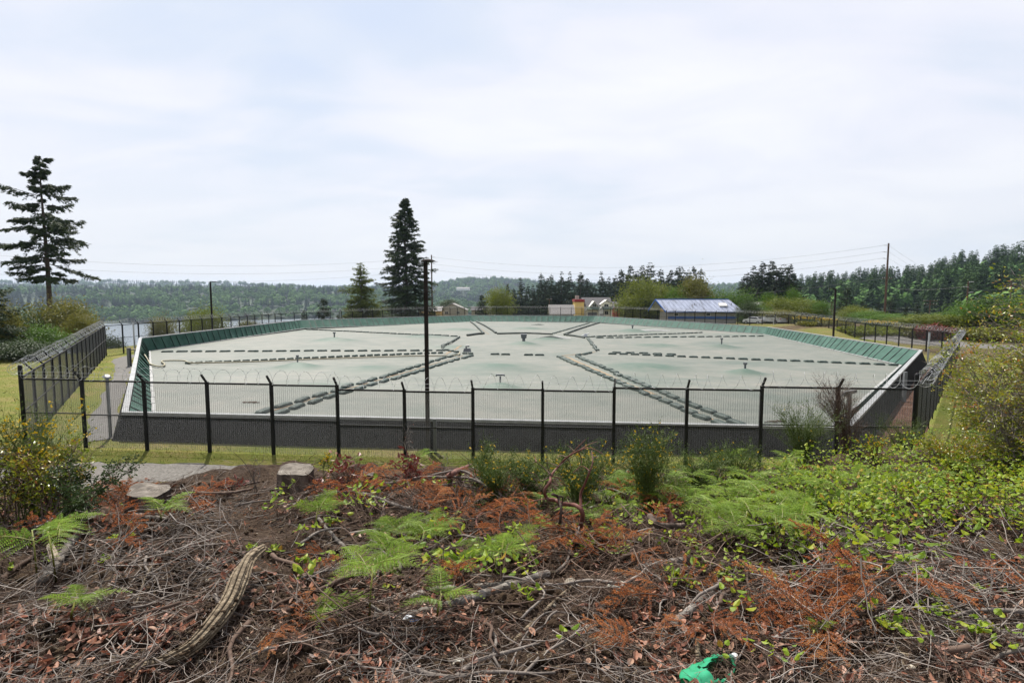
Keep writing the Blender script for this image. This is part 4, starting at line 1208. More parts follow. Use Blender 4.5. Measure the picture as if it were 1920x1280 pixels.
# ================================================================== trees
def conifer_meshes(h, rbase, crown0, n_bough, sprays, seed, m_leaf, trunk_r, spray_l=.5, droop=.25, irregular=.25, pw=.8, hang=.5, gap=0.0, wild=.12, thick=0.0, low=1.0):
    """tapered trunk and separate boughs clothed in drooping sprays"""
    rs = np.random.RandomState(seed)
    tr = M(); k = 14
    lean = rs.normal(0, .006, 2)
    zc = np.linspace(-.6, h, k)
    cx = lean[0] * zc + .05 * np.sin(zc * .4 + seed); cy = lean[1] * zc
    tr.tube(np.c_[cx, cy, zc], trunk_r * (1 - np.clip(zc, 0, None) / h) ** .85 + .012, 8, wob=.15)
    cr = M()
    ts = np.sort(rs.rand(n_bough)) ** .95
    for i, t in enumerate(ts):
        if gap and vnoise(t * 9, seed * 1.7, 3) < -.5 + gap: continue
        z = crown0 * h + t * (1 - crown0) * h * .99
        az = i * 2.39996 + rs.normal(0, .35)
        L = rbase * ((1 - t) ** pw) * (1 + rs.normal(0, irregular)) * (.75 + .25 * min(1, t * 8 + .3)) + .15
        L *= min(1, low + t * 2.2)
        if rs.rand() < .10: L *= .6
        up = (.30 - .75 * (1 - t)) * droop * 2.2 + rs.normal(0, .06 + wild * .8)
        nseg = 5
        s = np.linspace(0, 1, nseg)
        bx = np.interp(z, zc, cx); by = np.interp(z, zc, cy)
        p = np.c_[bx + math.cos(az) * L * s, by + math.sin(az) * L * s, z + L * (up * s - droop * .55 * s ** 2 + .18 * s ** 4)]
        tr.tube(p, trunk_r * .16 * (L / rbase + .25) * (1 - s * .85), 4, cap=False)
        ns = max(3, int(sprays * (L / rbase + .12)))
        u = rs.rand(ns) ** .75 * .93 + .07
        C = np.c_[[np.interp(u, s, p[:, a]) for a in range(3)]].T
        sd_ = np.where(rs.rand(ns) < .5, -1, 1)
        ck = rs.randint(0, 7, ns); cl = rs.normal(0, 1, (7, 3)) * [.9, .9, .8]; cl[:, 2] -= .5
        C = C + (cl[ck] * wild * 1.6 + rs.normal(0, wild * .7, (ns, 3))) * (.3 + u)[:, None] * (.4 + .6 * L / rbase)
        if thick: C = C + np.array([-math.sin(az), math.cos(az), 0]) * rs.normal(0, thick * .7, ns)[:, None] * (.3 + u)[:, None] - np.array([0, 0, 1]) * (thick * rs.rand(ns) ** 1.5)[:, None]
        out = np.array([math.cos(az), math.sin(az), 0]); lat = np.array([-math.sin(az), math.cos(az), 0])
        D = out * rs.uniform(.35, 1.0, ns)[:, None] + lat * (sd_ * rs.uniform(.1, 1.0, ns))[:, None] + np.array([0, 0, -1]) * (hang * rs.uniform(-.15, 1.3, ns))[:, None]
        Un = rs.normal(0, 1, (ns, 3)) * [.6, .6, .25] + lat
        w = spray_l * (.55 + .6 * rs.rand(ns)) * (.6 + .5 * (1 - t))
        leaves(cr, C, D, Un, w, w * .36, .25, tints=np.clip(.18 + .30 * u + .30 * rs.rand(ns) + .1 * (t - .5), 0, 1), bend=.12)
    return cr.mesh('crown', [m_leaf]), tr.mesh('trunk', [MT['bark']], True)


def broad_meshes(h, w, trunk_h, n_clump, n_leaf, seed, m_leaf, leaf=.35, trunk_r=.16, ragged=.35, low=.15, flat=1.0):
    rs = np.random.RandomState(seed)
    tr = M(); cr = M()
    tr.tube([(0, 0, -.5), (.03 * h * rs.normal(), .02 * h * rs.normal(), trunk_h * .6), (0, 0, trunk_h)], [trunk_r * 1.15, trunk_r * .9, trunk_r * .75], 7)
    cz = (h + h * low) / 2; rz = (h - h * low) / 2
    d = unit(rs.normal(0, 1, (n_clump, 3))); d[:, 2] = np.clip(d[:, 2], -.85, 1)
    rr = (1 + ragged * rs.normal(0, .5, n_clump)) * rs.uniform(.35, 1.0, n_clump) ** .4
    rr = np.clip(rr, .2, 1.12)
    C = d * rr[:, None] * [w / 2, w / 2 * flat, rz] * .86 + [0, 0, cz]
    for i in range(n_clump):
        c = C[i]
        if i % 2 == 0:
            a = np.array([0, 0, trunk_h * rs.uniform(.5, 1.0)]); mid = a * .5 + c * .5 + [0, 0, -.06 * h]
            tr.tube(np.array([a, mid, c]), [trunk_r * .42, trunk_r * .25, trunk_r * .08], 4, cap=False)
        k = n_leaf; sz = w * rs.uniform(.13, .24)
        q = rs.normal(0, 1, (k, 3)) * [sz, sz, sz * .7] * .62
        D = unit(q + rs.normal(0, .5 * sz, (k, 3))) + [0, 0, -.15]
        tc_ = .25 + .45 * rs.rand()
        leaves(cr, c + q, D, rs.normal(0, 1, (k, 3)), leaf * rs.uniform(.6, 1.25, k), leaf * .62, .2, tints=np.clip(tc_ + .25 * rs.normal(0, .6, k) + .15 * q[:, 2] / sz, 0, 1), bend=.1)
    return cr.mesh('crown', [m_leaf]), tr.mesh('trunk', [MT['bark']], True)


def place_tree(name, meshes, px, depth, ytop, h, label, group=None, cat='tree', rz=None, base=None, wscale=1.0, lean=0.0):
    """stands where the ray through px reaches depth; scaled so its top reaches ytop"""
    p = P(px, ytop, depth)
    gb = gz(p[0], p[1]) if base is None else base
    s = (p[2] - gb) / h
    t = empty(name, (p[0], p[1], gb), random.random() * 6.28 if rz is None else rz, label, cat, group)
    t.scale = (s * wscale, s * wscale, s)
    link('trunk', meshes[1], t); link('crown', meshes[0], t)
    return t


def fir_meshes(h, rbase, crown0, n_bough, n_side, n_spray, seed, m_leaf, trunk_r, spray=.24, droop=.22, irregular=.3, pw=.75, low=1.0, vert=.12, side_len=.34, gap=0.0):
    """boughs that carry side branchlets, each clothed in short needle sprays"""
    rs = np.random.RandomState(seed); tr = M(); cr = M(); k = 14
    zc = np.linspace(-.6, h, k); cx = .004 * zc + .06 * np.sin(zc * .35 + seed); cy = .05 * np.sin(zc * .3 + 2)
    tr.tube(np.c_[cx, cy, zc], trunk_r * (1 - np.clip(zc, 0, None) / h) ** .85 + .012, 8, wob=.15)
    up = np.array([0, 0, 1.0])
    for i in range(n_bough):
        t = (i + rs.rand()) / n_bough
        az = i * 2.39996 + rs.normal(0, .5)
        if gap and rs.rand() < gap: continue
        z = (crown0 + t * (1 - crown0) * .985) * h
        L = (rbase * (1 - t) ** pw * min(1, low + t * 2.0) + .12) * np.clip(1 + rs.normal(0, irregular), .35, 1.5)
        out = np.array([math.cos(az), math.sin(az), 0]); lat = np.array([-math.sin(az), math.cos(az), 0])
        s = np.linspace(0, 1, 7); rise = (.45 * t - .12) + rs.normal(0, vert)
        b0 = np.array([np.interp(z, zc, cx), np.interp(z, zc, cy), z])
        p = b0 + out * (L * s)[:, None] + up * (L * (rise * s - droop * 1.1 * s ** 2 + droop * .75 * s ** 3.5))[:, None] + lat * (L * .06 * np.sin(s * 4 + i))[:, None]
        tr.tube(p, trunk_r * .13 * (L / rbase + .3) * (1 - s * .88), 4, cap=False)
        ns = max(4, int(n_side * (.35 + .65 * L / rbase)))
        for j in range(ns):
            u = .16 + .84 * (j + rs.rand() * .8) / ns; sg = 1 if j % 2 else -1
            q0 = np.array([np.interp(u, s, p[:, a]) for a in range(3)])
            l = L * side_len * (1.08 - u) ** .6 * rs.uniform(.7, 1.2) + .10
            d = out * rs.uniform(.45, 1.0) + lat * sg * rs.uniform(.35, 1.0) * (1.15 - .8 * u) + up * rs.normal(-.12, .16); d = d / np.linalg.norm(d)
            w = np.linspace(0, 1, 4); q = q0 + d * (l * w)[:, None] - up * (l * (.10 + .30 * rs.rand()) * w ** 2)[:, None]
            m_ = max(6, int(n_spray * (.4 + l / (L * side_len + .1) * .6)))
            v = rs.rand(m_) ** .8; c = np.c_[[np.interp(v, w, q[:, a]) for a in range(3)]].T + rs.normal(0, spray * .16, (m_, 3))
            sd = np.cross(d, up); sd /= np.linalg.norm(sd) + 1e-9
            D = d * rs.uniform(.3, 1.0, m_)[:, None] + sd * rs.normal(0, .65, m_)[:, None] - up * rs.uniform(-.1, .75, m_)[:, None]
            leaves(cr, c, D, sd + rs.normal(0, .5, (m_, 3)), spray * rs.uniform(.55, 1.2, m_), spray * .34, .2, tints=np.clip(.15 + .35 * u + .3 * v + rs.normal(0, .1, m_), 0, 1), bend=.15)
    return cr.mesh('crown', [m_leaf]), tr.mesh('trunk', [MT['bark']], True)


# the two big firs
fir = fir_meshes(29, 6.3, .03, 215, 15, 20, 5, MT['needle_dark'], .42, .60, .26, .20, .80, 1.0, .07, .36)
place_tree('fir_tree', fir, 758, 150, 369, 29, 'tall dark pointed fir rising behind the far fence near the middle', base=-1.0, rz=.6, wscale=1.15)
fir2 = fir_meshes(23, 4.9, .33, 72, 22, 36, 29, MT['needle_dark'], .34, .38, .24, .34, .60, .5, .17, .34, .06)
place_tree('fir_tree', fir2, 73, 75, 290, 23, 'tall irregular fir with a long bare trunk at the left edge', base=-.5, rz=2.1)
# low conifer cut by the left edge
fir3 = fir_meshes(14, 4.6, .05, 80, 14, 26, 31, MT['needle_dark'], .2, .40, .24, .2, .85)
place_tree('fir_tree', fir3, -42, 52, 470, 14, 'dark fir cut off by the left edge with boughs reaching right')
# cedar with a thin top, and small conifers by the far fence
cedar = conifer_meshes(13, 3.2, .02, 150, 85, 41, MT['cedar'], .22, .6, .2, .25, .62, .95)
place_tree('cedar_tree', cedar, 676, 128, 491, 13, 'thin topped olive cedar left of the tall fir', base=-2.5, wscale=1.15)
sfir = conifer_meshes(6, 1.9, .02, 80, 60, 43, MT['needle_mid'], .12, .45, .15, .2, .7, .5)
place_tree('small_fir_tree', sfir, 606, 120, 559, 6, 'small dark conifer rising over the far left fence')
place_tree('small_fir_tree', sfir, 569, 108, 581, 6, 'tiny conifer beside the back left corner of the fence', wscale=.8)
place_tree('small_fir_tree', sfir, 634, 126, 590, 6, 'low dark conifer between the cedar and the small conifer')
place_tree('small_fir_tree', sfir, 903, 170, 552, 6, 'small dark conifer left of the round yellow green tree', wscale=.9)

# the belt of firs beyond the houses
BELT = [conifer_meshes(22, 3.4 + .35 * k, .04 + .03 * (k % 3), 100, 42, 50 + k, MT['needle_mid'], .24, 1.15, .2 + .04 * (k % 2), .3, .75, .8) for k in range(6)]
belt = [(948, 556, 235), (963, 537, 240), (976, 538, 250), (987, 548, 260), (998, 533, 240), (1010, 534, 255), (1022, 525, 240), (1034, 510, 235), (1044, 528, 260), (1053, 517, 235), (1070, 508, 240), (1088, 509, 230), (1099, 522, 260), (1109, 525, 240), (1118, 540, 235),
        (1130, 519, 240), (1143, 518, 245), (1155, 515, 235), (1166, 506, 240), (1175, 522, 260), (1182, 497, 235), (1195, 503, 240), (1207, 496, 245), (1218, 490, 235), (1229, 520, 255), (1243, 515, 240), (1258, 505, 240), (1272, 496, 232), (1284, 506, 245), (1292, 504, 250), (1301, 498, 240), (1312, 522, 250)]
belt += [(952 + 12.5 * k, 520 + 14 * math.sin(k * 2.1) + (12 if k < 5 else 0) - (8 if k > 15 else 0), 275 + 20 * math.sin(k * 1.3)) for k in range(30)]
for i, (px, y, d) in enumerate(belt):
    place_tree('fir_tree', BELT[i % 6], px, d, y, 22, 'dark conifer in the long belt of firs behind the cream house and round green trees', 'firs in the belt behind the houses', wscale=1.0 + .15 * math.sin(i * 2.3))
for i, (px, y, d) in enumerate([(1393, 522, 205), (1402, 508, 200), (1412, 497, 205), (1422, 503, 195), (1432, 489, 200), (1441, 500, 210), (1449, 488, 200), (1457, 496, 195), (1464, 512, 210), (1472, 494, 200), (1482, 494, 195), (1489, 506, 200)]):
    place_tree('fir_tree', BELT[(i + 2) % 6], px, d, y, 22, 'dark conifer in the tight clump of firs right of the blue roofed building', 'firs in the clump right of the blue roof', wscale=1.25)
for px, y, d, w, lab in [(1589, 535, 150, 1.5, 'dark pointed conifer right of the right lamp post'), (1617, 563, 140, 1.3, 'small conifer just left of the tall wooden pole'), (1648, 566, 130, 1.2, 'small dark conifer touching the tall wooden pole'), (1700, 574, 110, 1.6, 'low green conifer right of the tall wooden pole'), (1721, 569, 105, 1.7, 'bright green young conifer above the right back fence'), (1774, 570, 120, 1.5, 'dark young conifer between the two cross arm poles'), (1541, 561, 170, 1.3, 'small dark conifer left of the right lamp post'), (1672, 556, 170, 1.4, 'dim conifer behind the tall wooden pole')]:
    place_tree('fir_tree', BELT[int(px) % 6], px, d, y, 22, lab, wscale=w)

# broadleaf trees
BV = {}
for key, ml in (('y', 'leaf_yellow'), ('g', 'leaf_green'), ('o', 'leaf_olive'), ('d', 'leaf_dark')):
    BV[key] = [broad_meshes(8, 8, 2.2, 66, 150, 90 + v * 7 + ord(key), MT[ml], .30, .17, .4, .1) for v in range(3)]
WPX = {1196: 68, 936: 48, 1190: 66, 1246: 60, 1216: 44, 1278: 56, 1304: 54, 1322: 44, 1374: 66, 1352: 48, 1407: 40, 1443: 34, 1424: 46, 1462: 54, 1488: 28, 1503: 66, 1461: 56, 1539: 30, 1604: 56, 1632: 60, 1668: 70, 1758: 120, 1790: 80, 1850: 110, 1832: 70, 1885: 90, 1920: 70, 112: 100, 150: 56, 68: 86, 22: 80, -8: 70, 88: 66, 25: 100, 303: 46, 386: 66, 365: 44, 465: 40, 207: 44, 735: 70, 795: 64, 713: 46, 842: 32}


def put_broad(px, y, d, k, v, w, lab, base=None):
    p = P(px, y, d); gb = gz(p[0], p[1]) if base is None else base
    s = (p[2] - gb) / 8.0
    place_tree('broadleaf_tree', BV[k][v], px, d, y, 8, lab, base=base, wscale=(WPX.get(px, 60) / F * d) / (7.4 * s))


for px, y, d, k, v, w, lab in [
    (1512, 588, 150, 'd', 1, 1, 'dark green bush low under the foot of the wooded hill left of the yellow broom'),
    (1575, 585, 145, 'd', 0, 1, 'dark green bush low between the two yellow broom drifts'),
    (1606, 590, 135, 'y', 2, 1, 'yellowish bush low right of the right lamp post'),
    (1645, 586, 140, 'd', 1, 1, 'dark bush low left of the tall wooden pole'),
    (1690, 588, 135, 'g', 2, 1, 'green bush low right of the tall wooden pole'),
    (1725, 592, 125, 'd', 0, 1, 'dark green bush low left of the pole with long cross arms'),
    (1770, 586, 140, 'd', 2, 1, 'dark green bush low between the poles at the right'),
    (1806, 582, 130, 'g', 1, 1, 'green bush low behind the short leaning pole'),
    (1862, 580, 120, 'd', 2, 1, 'dark green bush low behind the big rounded green bush'),
    (936, 541, 168, 'y', 2, 1.0, 'round yellow green tree behind the far fence left of the firs'),
    (1196, 526, 150, 'y', 0, 1.0, 'big rounded olive green tree right of the cream house'),
    (1246, 536, 155, 'y', 1, .85, 'bright yellow green tree behind the left end of the blue roof'),
    (1216, 560, 150, 'd', 1, .8, 'dark low tree left of the blue roofed building'),
    (1278, 540, 150, 'g', 1, .8, 'green tree behind the middle of the blue roof'),
    (1304, 516, 148, 'o', 2, 1.1, 'brownish olive tree rising over the blue roof'),
    (1322, 545, 146, 'o', 0, .5, 'low brownish tree behind the right half of the blue roof'),
    (1374, 541, 140, 'g', 0, .9, 'rounded bright green tree behind the right end of the blue roof'),
    (1352, 556, 150, 'o', 1, .7, 'low olive tree between the firs and the blue roof'),
    (1407, 565, 112, 'd', 2, .9, 'dark bush right of the blue roofed building'),
    (1443, 551, 125, 'g', 2, .8, 'slim leafy green tree in front of the tight clump of firs'),
    (1424, 574, 118, 'g', 0, .8, 'low green bush above the white car'),
    (1462, 560, 120, 'y', 1, .8, 'pale olive tree in front of the tight clump of firs'),
    (1488, 543, 128, 'g', 2, .95, 'light green tree with a pointed top beside the firs'),
    (1503, 562, 118, 'y', 0, 1.1, 'broad olive tree above the yellow broom'),
    (1461, 580, 104, 'o', 0, .9, 'low greyish bush behind the right end of the far fence'),
    (1539, 566, 115, 'g', 2, .9, 'small bright green pointed tree left of the right lamp post'),
    (1604, 575, 125, 'y', 1, .8, 'olive bush behind the right lamp post'),
    (1632, 583, 98, 'g', 0, .9, 'low leafy bush between the lamp post and the tall wooden pole'),
    (1668, 590, 90, 'g', 1, .8, 'low bright bush at the foot of the tall wooden pole'),
    (1758, 590, 82, 'y', 0, 1.2, 'spreading yellow green bush above the right back fence'),
    (1790, 592, 84, 'y', 1, .9, 'low yellow green bush left of the short wooden pole'),
    (1850, 562, 80, 'g', 0, 1.0, 'big rounded green bush right of the short wooden pole'),
    (1832, 575, 84, 'd', 1, .9, 'dark green bush behind the short wooden pole'),
    (1885, 556, 78, 'd', 0, 1.1, 'dark green tree at the right behind the huckleberry bush'),
    (1920, 560, 74, 'g', 2, 1.2, 'green tree at the right edge behind the huckleberry bush'),
]:
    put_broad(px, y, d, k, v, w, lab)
for px, y, d, k, v, w, b_, lab in [
    (112, 561, 66, 'o', 0, 1.0, -1.2, 'rounded olive tree right of the bare trunk'),
    (150, 592, 62, 'o', 1, .8, -1.5, 'lower olive bush joining the rounded olive tree'),
    (68, 611, 56, 'g', 1, 1.2, -.6, 'bright green bush in front of the bare trunk'),
    (22, 590, 60, 'd', 0, 1.3, -.8, 'dark bushy tree behind the bright green bush'),
    (-8, 565, 54, 'o', 1, 1.1, -.6, 'olive bush at the left edge under the fir boughs'),
    (88, 590, 70, 'd', 1, 1.0, -1.5, 'dark shadowy bush behind the bare trunk'),
    (25, 640, 50, 'd', 2, 1.5, -.3, 'low dark bush at the edge of the left grass'),
    (303, 592, 74, 'o', 0, .9, -3.2, 'small olive tree showing through the back left fence'),
    (386, 581, 84, 'y', 0, .9, -3.4, 'larger yellow green tree around the left lamp post'),
    (365, 592, 86, 'y', 1, .8, -3.6, 'loose yellow green bush beside the left lamp post'),
    (465, 599, 92, 'o', 0, .7, -3.2, 'low olive bush at the right end of the back left fence'),
    (207, 632, 62, 'd', 0, .8, -2.6, 'low dark bush just beyond the far end of the left fence'),
    (735, 597, 137, 'd', 0, 1.3, -2.0, 'low dark bush under the tall fir'),
    (795, 588, 150, 'o', 1, .9, -1.5, 'pale flowering bush beside the foot of the lamp pole'),
    (713, 586, 135, 'd', 1, .8, -2.4, 'small dark bush between the cedar and the tall fir'),
    (842, 562, 215, 'd', 2, .6, -.8, 'little dark tree behind the grey roofed house'),
]:
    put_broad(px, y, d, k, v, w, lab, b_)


# yellow broom drifts behind the right back fence
def broom_drift(px0, px1, y0, d, label, n=900, hgt=1.6):
    a = P(px0, y0, d); b = P(px1, y0, d)
    c = (a + b) / 2; w = np.linalg.norm(b - a); gb = gz(c[0], c[1]); h = c[2] - gb
    m = M(); x = RS.uniform(-w / 2, w / 2, n); yv = RS.uniform(-1.6, 1.6, n); z = RS.rand(n) ** .7 * h * (.75 + .5 * vnoise(x * .8, yv, 6))
    leaves(m, np.c_[x, yv, z], rand_dir(n, -.2, 1), rand_dir(n), .35, .16, .2, mat=0)
    k = z > h * .52
    x2, y2, z2 = x[k], yv[k], z[k]
    leaves(m, np.c_[x2, y2 - .1, z2 + .1], rand_dir(len(x2), -.2, 1), rand_dir(len(x2)), .22, .16, .2, mat=1)
    t = m.build('broom_bush', [MT['broom_green'], MT['broom_flower']], None, (c[0], c[1], gb))
    tag(t, label, 'shrub')


broom_drift(1490, 1522, 591, 92, 'long drift of yellow broom left of the right lamp post')
broom_drift(1534, 1562, 596, 88, 'short drift of yellow broom touching the right lamp post')
broom_drift(1628, 1668, 601, 80, 'low yellow broom behind the right back fence under the tall pole')
broom_drift(1776, 1816, 588, 92, 'yellow broom left of the short wooden pole')


def brush(px0, px1, y0, d, label, mats, n=1500, dep=2.0):
    a = P(px0, y0, d); b = P(px1, y0, d); c = (a + b) / 2; w = np.linalg.norm(b - a); gb = gz(c[0], c[1]) - .1; h = max(.5, c[2] - gb)
    m = M(); x = RS.uniform(-w / 2, w / 2, n); yv = RS.uniform(-dep, dep, n); z = RS.rand(n) * h * (.6 + .8 * (vnoise(x * .6, yv * .5, 6) + .5))
    zz = g(c[0] + x, c[1] + yv) - gb
    leaves(m, np.c_[x, yv, z * .8 + zz], rand_dir(n, -.1, 1), rand_dir(n), .5, .2, .2, mat=0, tints=RS.rand(n) * .5 + .4 * z / h)
    k = RS.rand(n) < .35
    leaves(m, np.c_[x, yv, zz][k], rand_dir(k.sum(), .5, 1), rand_dir(k.sum()), h * .9, .05, 0, mat=1)
    tag(m.build('brush_thicket', mats, None, (c[0], c[1], gb)), label, 'brush')


B3 = [MT['leaf_olive'], MT['brown_twig']]
brush(1395, 1445, 603, 112, 'low dark scrub behind the fence beside the white hatchback', [MT['leaf_dark'], MT['brown_twig']], 800, 1.2)
brush(1455, 1510, 604, 106, 'low olive scrub behind the fence right of the white hatchback', [MT['leaf_olive'], MT['brown_twig']], 900, 1.5)
brush(1585, 1690, 617, 74, 'low olive thicket along the gravel road behind the right back fence', [MT['leaf_yellow'], MT['brown_twig']])
brush(1690, 1800, 615, 72, 'brownish thicket behind the far end of the right fence', B3)
brush(1800, 1920, 618, 70, 'brownish scrub right of the far end of the right fence', B3)
brush(1505, 1590, 607, 84, 'olive scrub behind the fence around the right lamp post', [MT['leaf_olive'], MT['brown_twig']])
brush(1722, 1782, 608, 70, 'heap of dark red brown cut brush behind the right back fence', [MT['red_leaf'], MT['brown_twig']], 700, 1.0)
brush(1900, 2150, 612, 66, 'brownish scrub beyond the right edge behind the huckleberry bush', B3)


# ================================================================== utility poles and wires
def wood_pole(px, ytop, d, r, arms, label, base=None):
    tp = P(px, ytop, d); gb = gz(tp[0], tp[1]) if base is None else base; h = tp[2] - gb
    o = empty('utility_pole', (tp[0], tp[1], gb), 0, label, 'utility pole')
    m = M(); m.tube([(0, 0, -.5), (0, 0, h * .5), (0, 0, h)], [r, r * .85, r * .66], 8); m.build('pole', MT['wood_pole'], o)
    for (dz, half, kind) in arms:
        m = M()
        if kind == 'arm':
            m.bar((-half, -.12, h - dz), (half, -.12, h - dz), .12, .14)
            for k in (-.95, -.5, .5, .95): m.tube([(k * half, -.12, h - dz + .07), (k * half, -.12, h - dz + .3)], .05, 5, mat=1)
            m.build('cross_arm', [MT['wood_pole'], MT['insulator']], o)
        else:
            sgn = half / abs(half)
            m.bar((0, -.1, h - dz - .12), (half, -.1, h - dz), .07, .09); m.tube([(half, -.1, h - dz), (half + sgn * .35, -.1, h - dz - .02)], .07, 6)
            m.build('insulator_arm', MT['insulator'], o)
    return tp, gb


wood_pole(1666.5, 456, 130, .26, [(.45, -.8, 'pin'), (1.95, -.8, 'pin'), (3.4, -.8, 'pin'), (7.9, 1.1, 'arm')], 'tallest wooden utility pole at the right with three side insulators')
wood_pole(809, 478, 160, .24, [(.6, .7, 'pin'), (2.1, .7, 'pin'), (3.9, .7, 'pin')], 'thin utility pole just behind the dark square lamp pole')
wood_pole(1816, 527, 105, .16, [(.1, .6, 'pin'), (1.0, -.6, 'pin'), (2.0, .6, 'pin'), (5.2, 1.1, 'arm')], 'short leaning wooden pole with pale brackets at the right')
wood_pole(1744.5, 563, 150, .16, [(.15, 1.9, 'arm'), (1.05, 1.7, 'arm')], 'low pole with two long cross arms in front of the dark wood')
wood_pole(1897, 529, 115, .14, [(.2, .5, 'pin'), (1.2, .5, 'pin')], 'thin distant pole near the right edge')
wood_pole(1030, 560, 180, .14, [(.2, .8, 'arm')], 'thin pole behind the far fence left of the cream house')
wood_pole(1560, 566, 200, .16, [(.2, 1.2, 'arm'), (1.1, 1.2, 'arm')], 'small dim pole left of the right lamp post')


def wire(a, b, sag, label, group=None, r=.018):
    p = curve_pts(a, b, 40, sag=sag)
    m = M(); m.tube(p, r, 4, cap=False)
    tag(m.build('power_line', MT['cable']), label, 'power line', group)


R_ = [P(1661, 459.5, 130), P(1660, 471.5, 130), P(1659, 483.5, 130)]; M_ = [P(813, 482, 160), P(813, 495, 160), P(813, 506, 160)]; L_ = [P(-260, 452, 120), P(-260, 470, 120), P(-260, 491, 120)]
for k, nm in enumerate(('top', 'middle', 'lowest')):
    wire(M_[k], R_[k], 3.9, '%s power line between the thin pole and the tallest pole' % nm)
    wire(L_[k], M_[k] + [-.9, 0, 0], 3.7, '%s power line running left from the thin pole across the tall firs' % nm)
    q = [P(1760, 516, 210), P(1760, 524, 210), P(1760, 533, 210)][k]
    wire(P(1668, 461 + 12 * k, 130), q, .5, '%s power line dropping right from the tallest pole to the wooded hill' % nm)
wire(P(1660, 521, 130), P(1100, 561, 150), 1.5, 'low cable from the tallest pole towards the cream house')
wire(P(1667, 582, 130), P(1300, 566, 140), 1.2, 'low cable passing in front of the tight clump of firs')
wire(P(1667, 580, 130), P(1744, 571, 150), 1.0, 'slack cable from the tallest pole to the pole with long cross arms')
wire(P(1817, 540, 105), P(1897, 533, 115), .8, 'cable from the short leaning pole to the thin distant pole')
wire(P(1812, 537, 105), P(1680, 541, 130), .4, 'cable from the short leaning pole to the tallest pole')

# ================================================================== buildings
MT['cream_wall'] = mat('cream_siding', [(.68, .64, .52), (.76, .72, .60)], rough=.8, nscale=1, aniso=(.3, .3, 6))
MT['yellow_wall'] = mat('yellow_siding', [(.60, .42, .14), (.68, .49, .19)], rough=.8, nscale=1, aniso=(.3, .3, 6))
MT['shingle'] = mat('grey_shingles', [(.055, .052, .056), (.10, .095, .098)], rough=.9, nscale=4, ndetail=8)
MT['shingle_green'] = mat('green_shingles', [(.06, .085, .065), (.10, .13, .10)], rough=.9, nscale=4, ndetail=8)
MT['shingle_pale'] = mat('pale_shingles', [(.17, .16, .155), (.24, .23, .22)], rough=.9, nscale=3, ndetail=8)
MT['white_trim'] = mat('white_trim', [(.55, .54, .5), (.65, .64, .6)], rough=.7)
MT['glass'] = mat('window_glass', [(.012, .014, .017), (.03, .034, .04)], rough=.1, spec=.6)
MT['red_fascia'] = mat('red_fascia', [(.17, .015, .018), (.25, .03, .03)], rough=.7)
MT['blue_paint'] = mat('blue_paint', [(.025, .075, .24), (.04, .11, .31)], rough=.6, nscale=2)
MT['grey_wall'] = mat('grey_block_wall', [(.24, .225, .205), (.31, .295, .27)], rough=.85, nscale=2, ndetail=7)
MT['tan_wall'] = mat('tan_wall', [(.27, .25, .21), (.35, .325, .28)], rough=.85, nscale=2, ndetail=7)
MT['orange_wall'] = mat('orange_wall', [(.38, .24, .09), (.46, .3, .13)], rough=.85)
MT['metal_roof'] = mat('blue_metal_roof', [(.10, .095, .09), (.26, .285, .36), (.31, .34, .43), (.36, .39, .48)], rough=.42, spec=.4, metal=.15, nscale=.55, ndetail=7, aniso=(1.6, .5, .5))
MT['garage'] = mat('garage_door', [(.14, .14, .145), (.19, .19, .195)], rough=.6, aniso=(.2, .2, 5))


def gable(m, u0, u1, v0, v1, z0, zr, over=.25, th=.14, mat_=0):
    """roof with its ridge along u"""
    vm = (v0 + v1) / 2
    for a, sg in ((v0 - over, -1), (v1 + over, 1)):
        dz = -over * (zr - z0) / abs(vm - v0)
        V = [(u0 - over, a, z0 + dz), (u1 + over, a, z0 + dz), (u1 + over, vm, zr), (u0 - over, vm, zr)]
        V += [(x, y, z + th) for x, y, z in V]
        m.add(V, [(0, 1, 2, 3), (4, 5, 6, 7), (0, 1, 5, 4), (1, 2, 6, 5), (2, 3, 7, 6), (3, 0, 4, 7)], mat_)


def gable_front(m, u0, u1, v0, v1, z0, zr, over=.25, th=.14, mat_=0):
    """roof with its ridge along v"""
    um = (u0 + u1) / 2
    for a in (u0 - over, u1 + over):
        dz = -over * (zr - z0) / abs(um - u0)
        V = [(a, v0 - over, z0 + dz), (a, v1, z0 + dz), (um, v1, zr), (um, v0 - over, zr)]
        V += [(x, y, z + th) for x, y, z in V]
        m.add(V, [(0, 1, 2, 3), (4, 5, 6, 7), (0, 1, 5, 4), (1, 2, 6, 5), (2, 3, 7, 6), (3, 0, 4, 7)], mat_)


def prism_wall(m, u0, u1, v0, v1, z0, ze, zr, axis='u', mat_=0):
    """walls with a gable triangle at both ends"""
    if axis == 'u':
        vm = (v0 + v1) / 2
        V = [(u0, v0, z0), (u1, v0, z0), (u1, v1, z0), (u0, v1, z0), (u0, v0, ze), (u1, v0, ze), (u1, v1, ze), (u0, v1, ze), (u0, vm, zr), (u1, vm, zr)]
        m.add(V, [(0, 1, 5, 4), (2, 3, 7, 6), (0, 4, 8, 7, 3), (1, 2, 6, 9, 5)], mat_)
    else:
        um = (u0 + u1) / 2
        V = [(u0, v0, z0), (u1, v0, z0), (u1, v1, z0), (u0, v1, z0), (u0, v0, ze), (u1, v0, ze), (u1, v1, ze), (u0, v1, ze), (um, v0, zr), (um, v1, zr)]
        m.add(V, [(0, 1, 5, 8, 4), (2, 3, 7, 9, 6), (0, 4, 7, 3), (1, 2, 6, 5)], mat_)


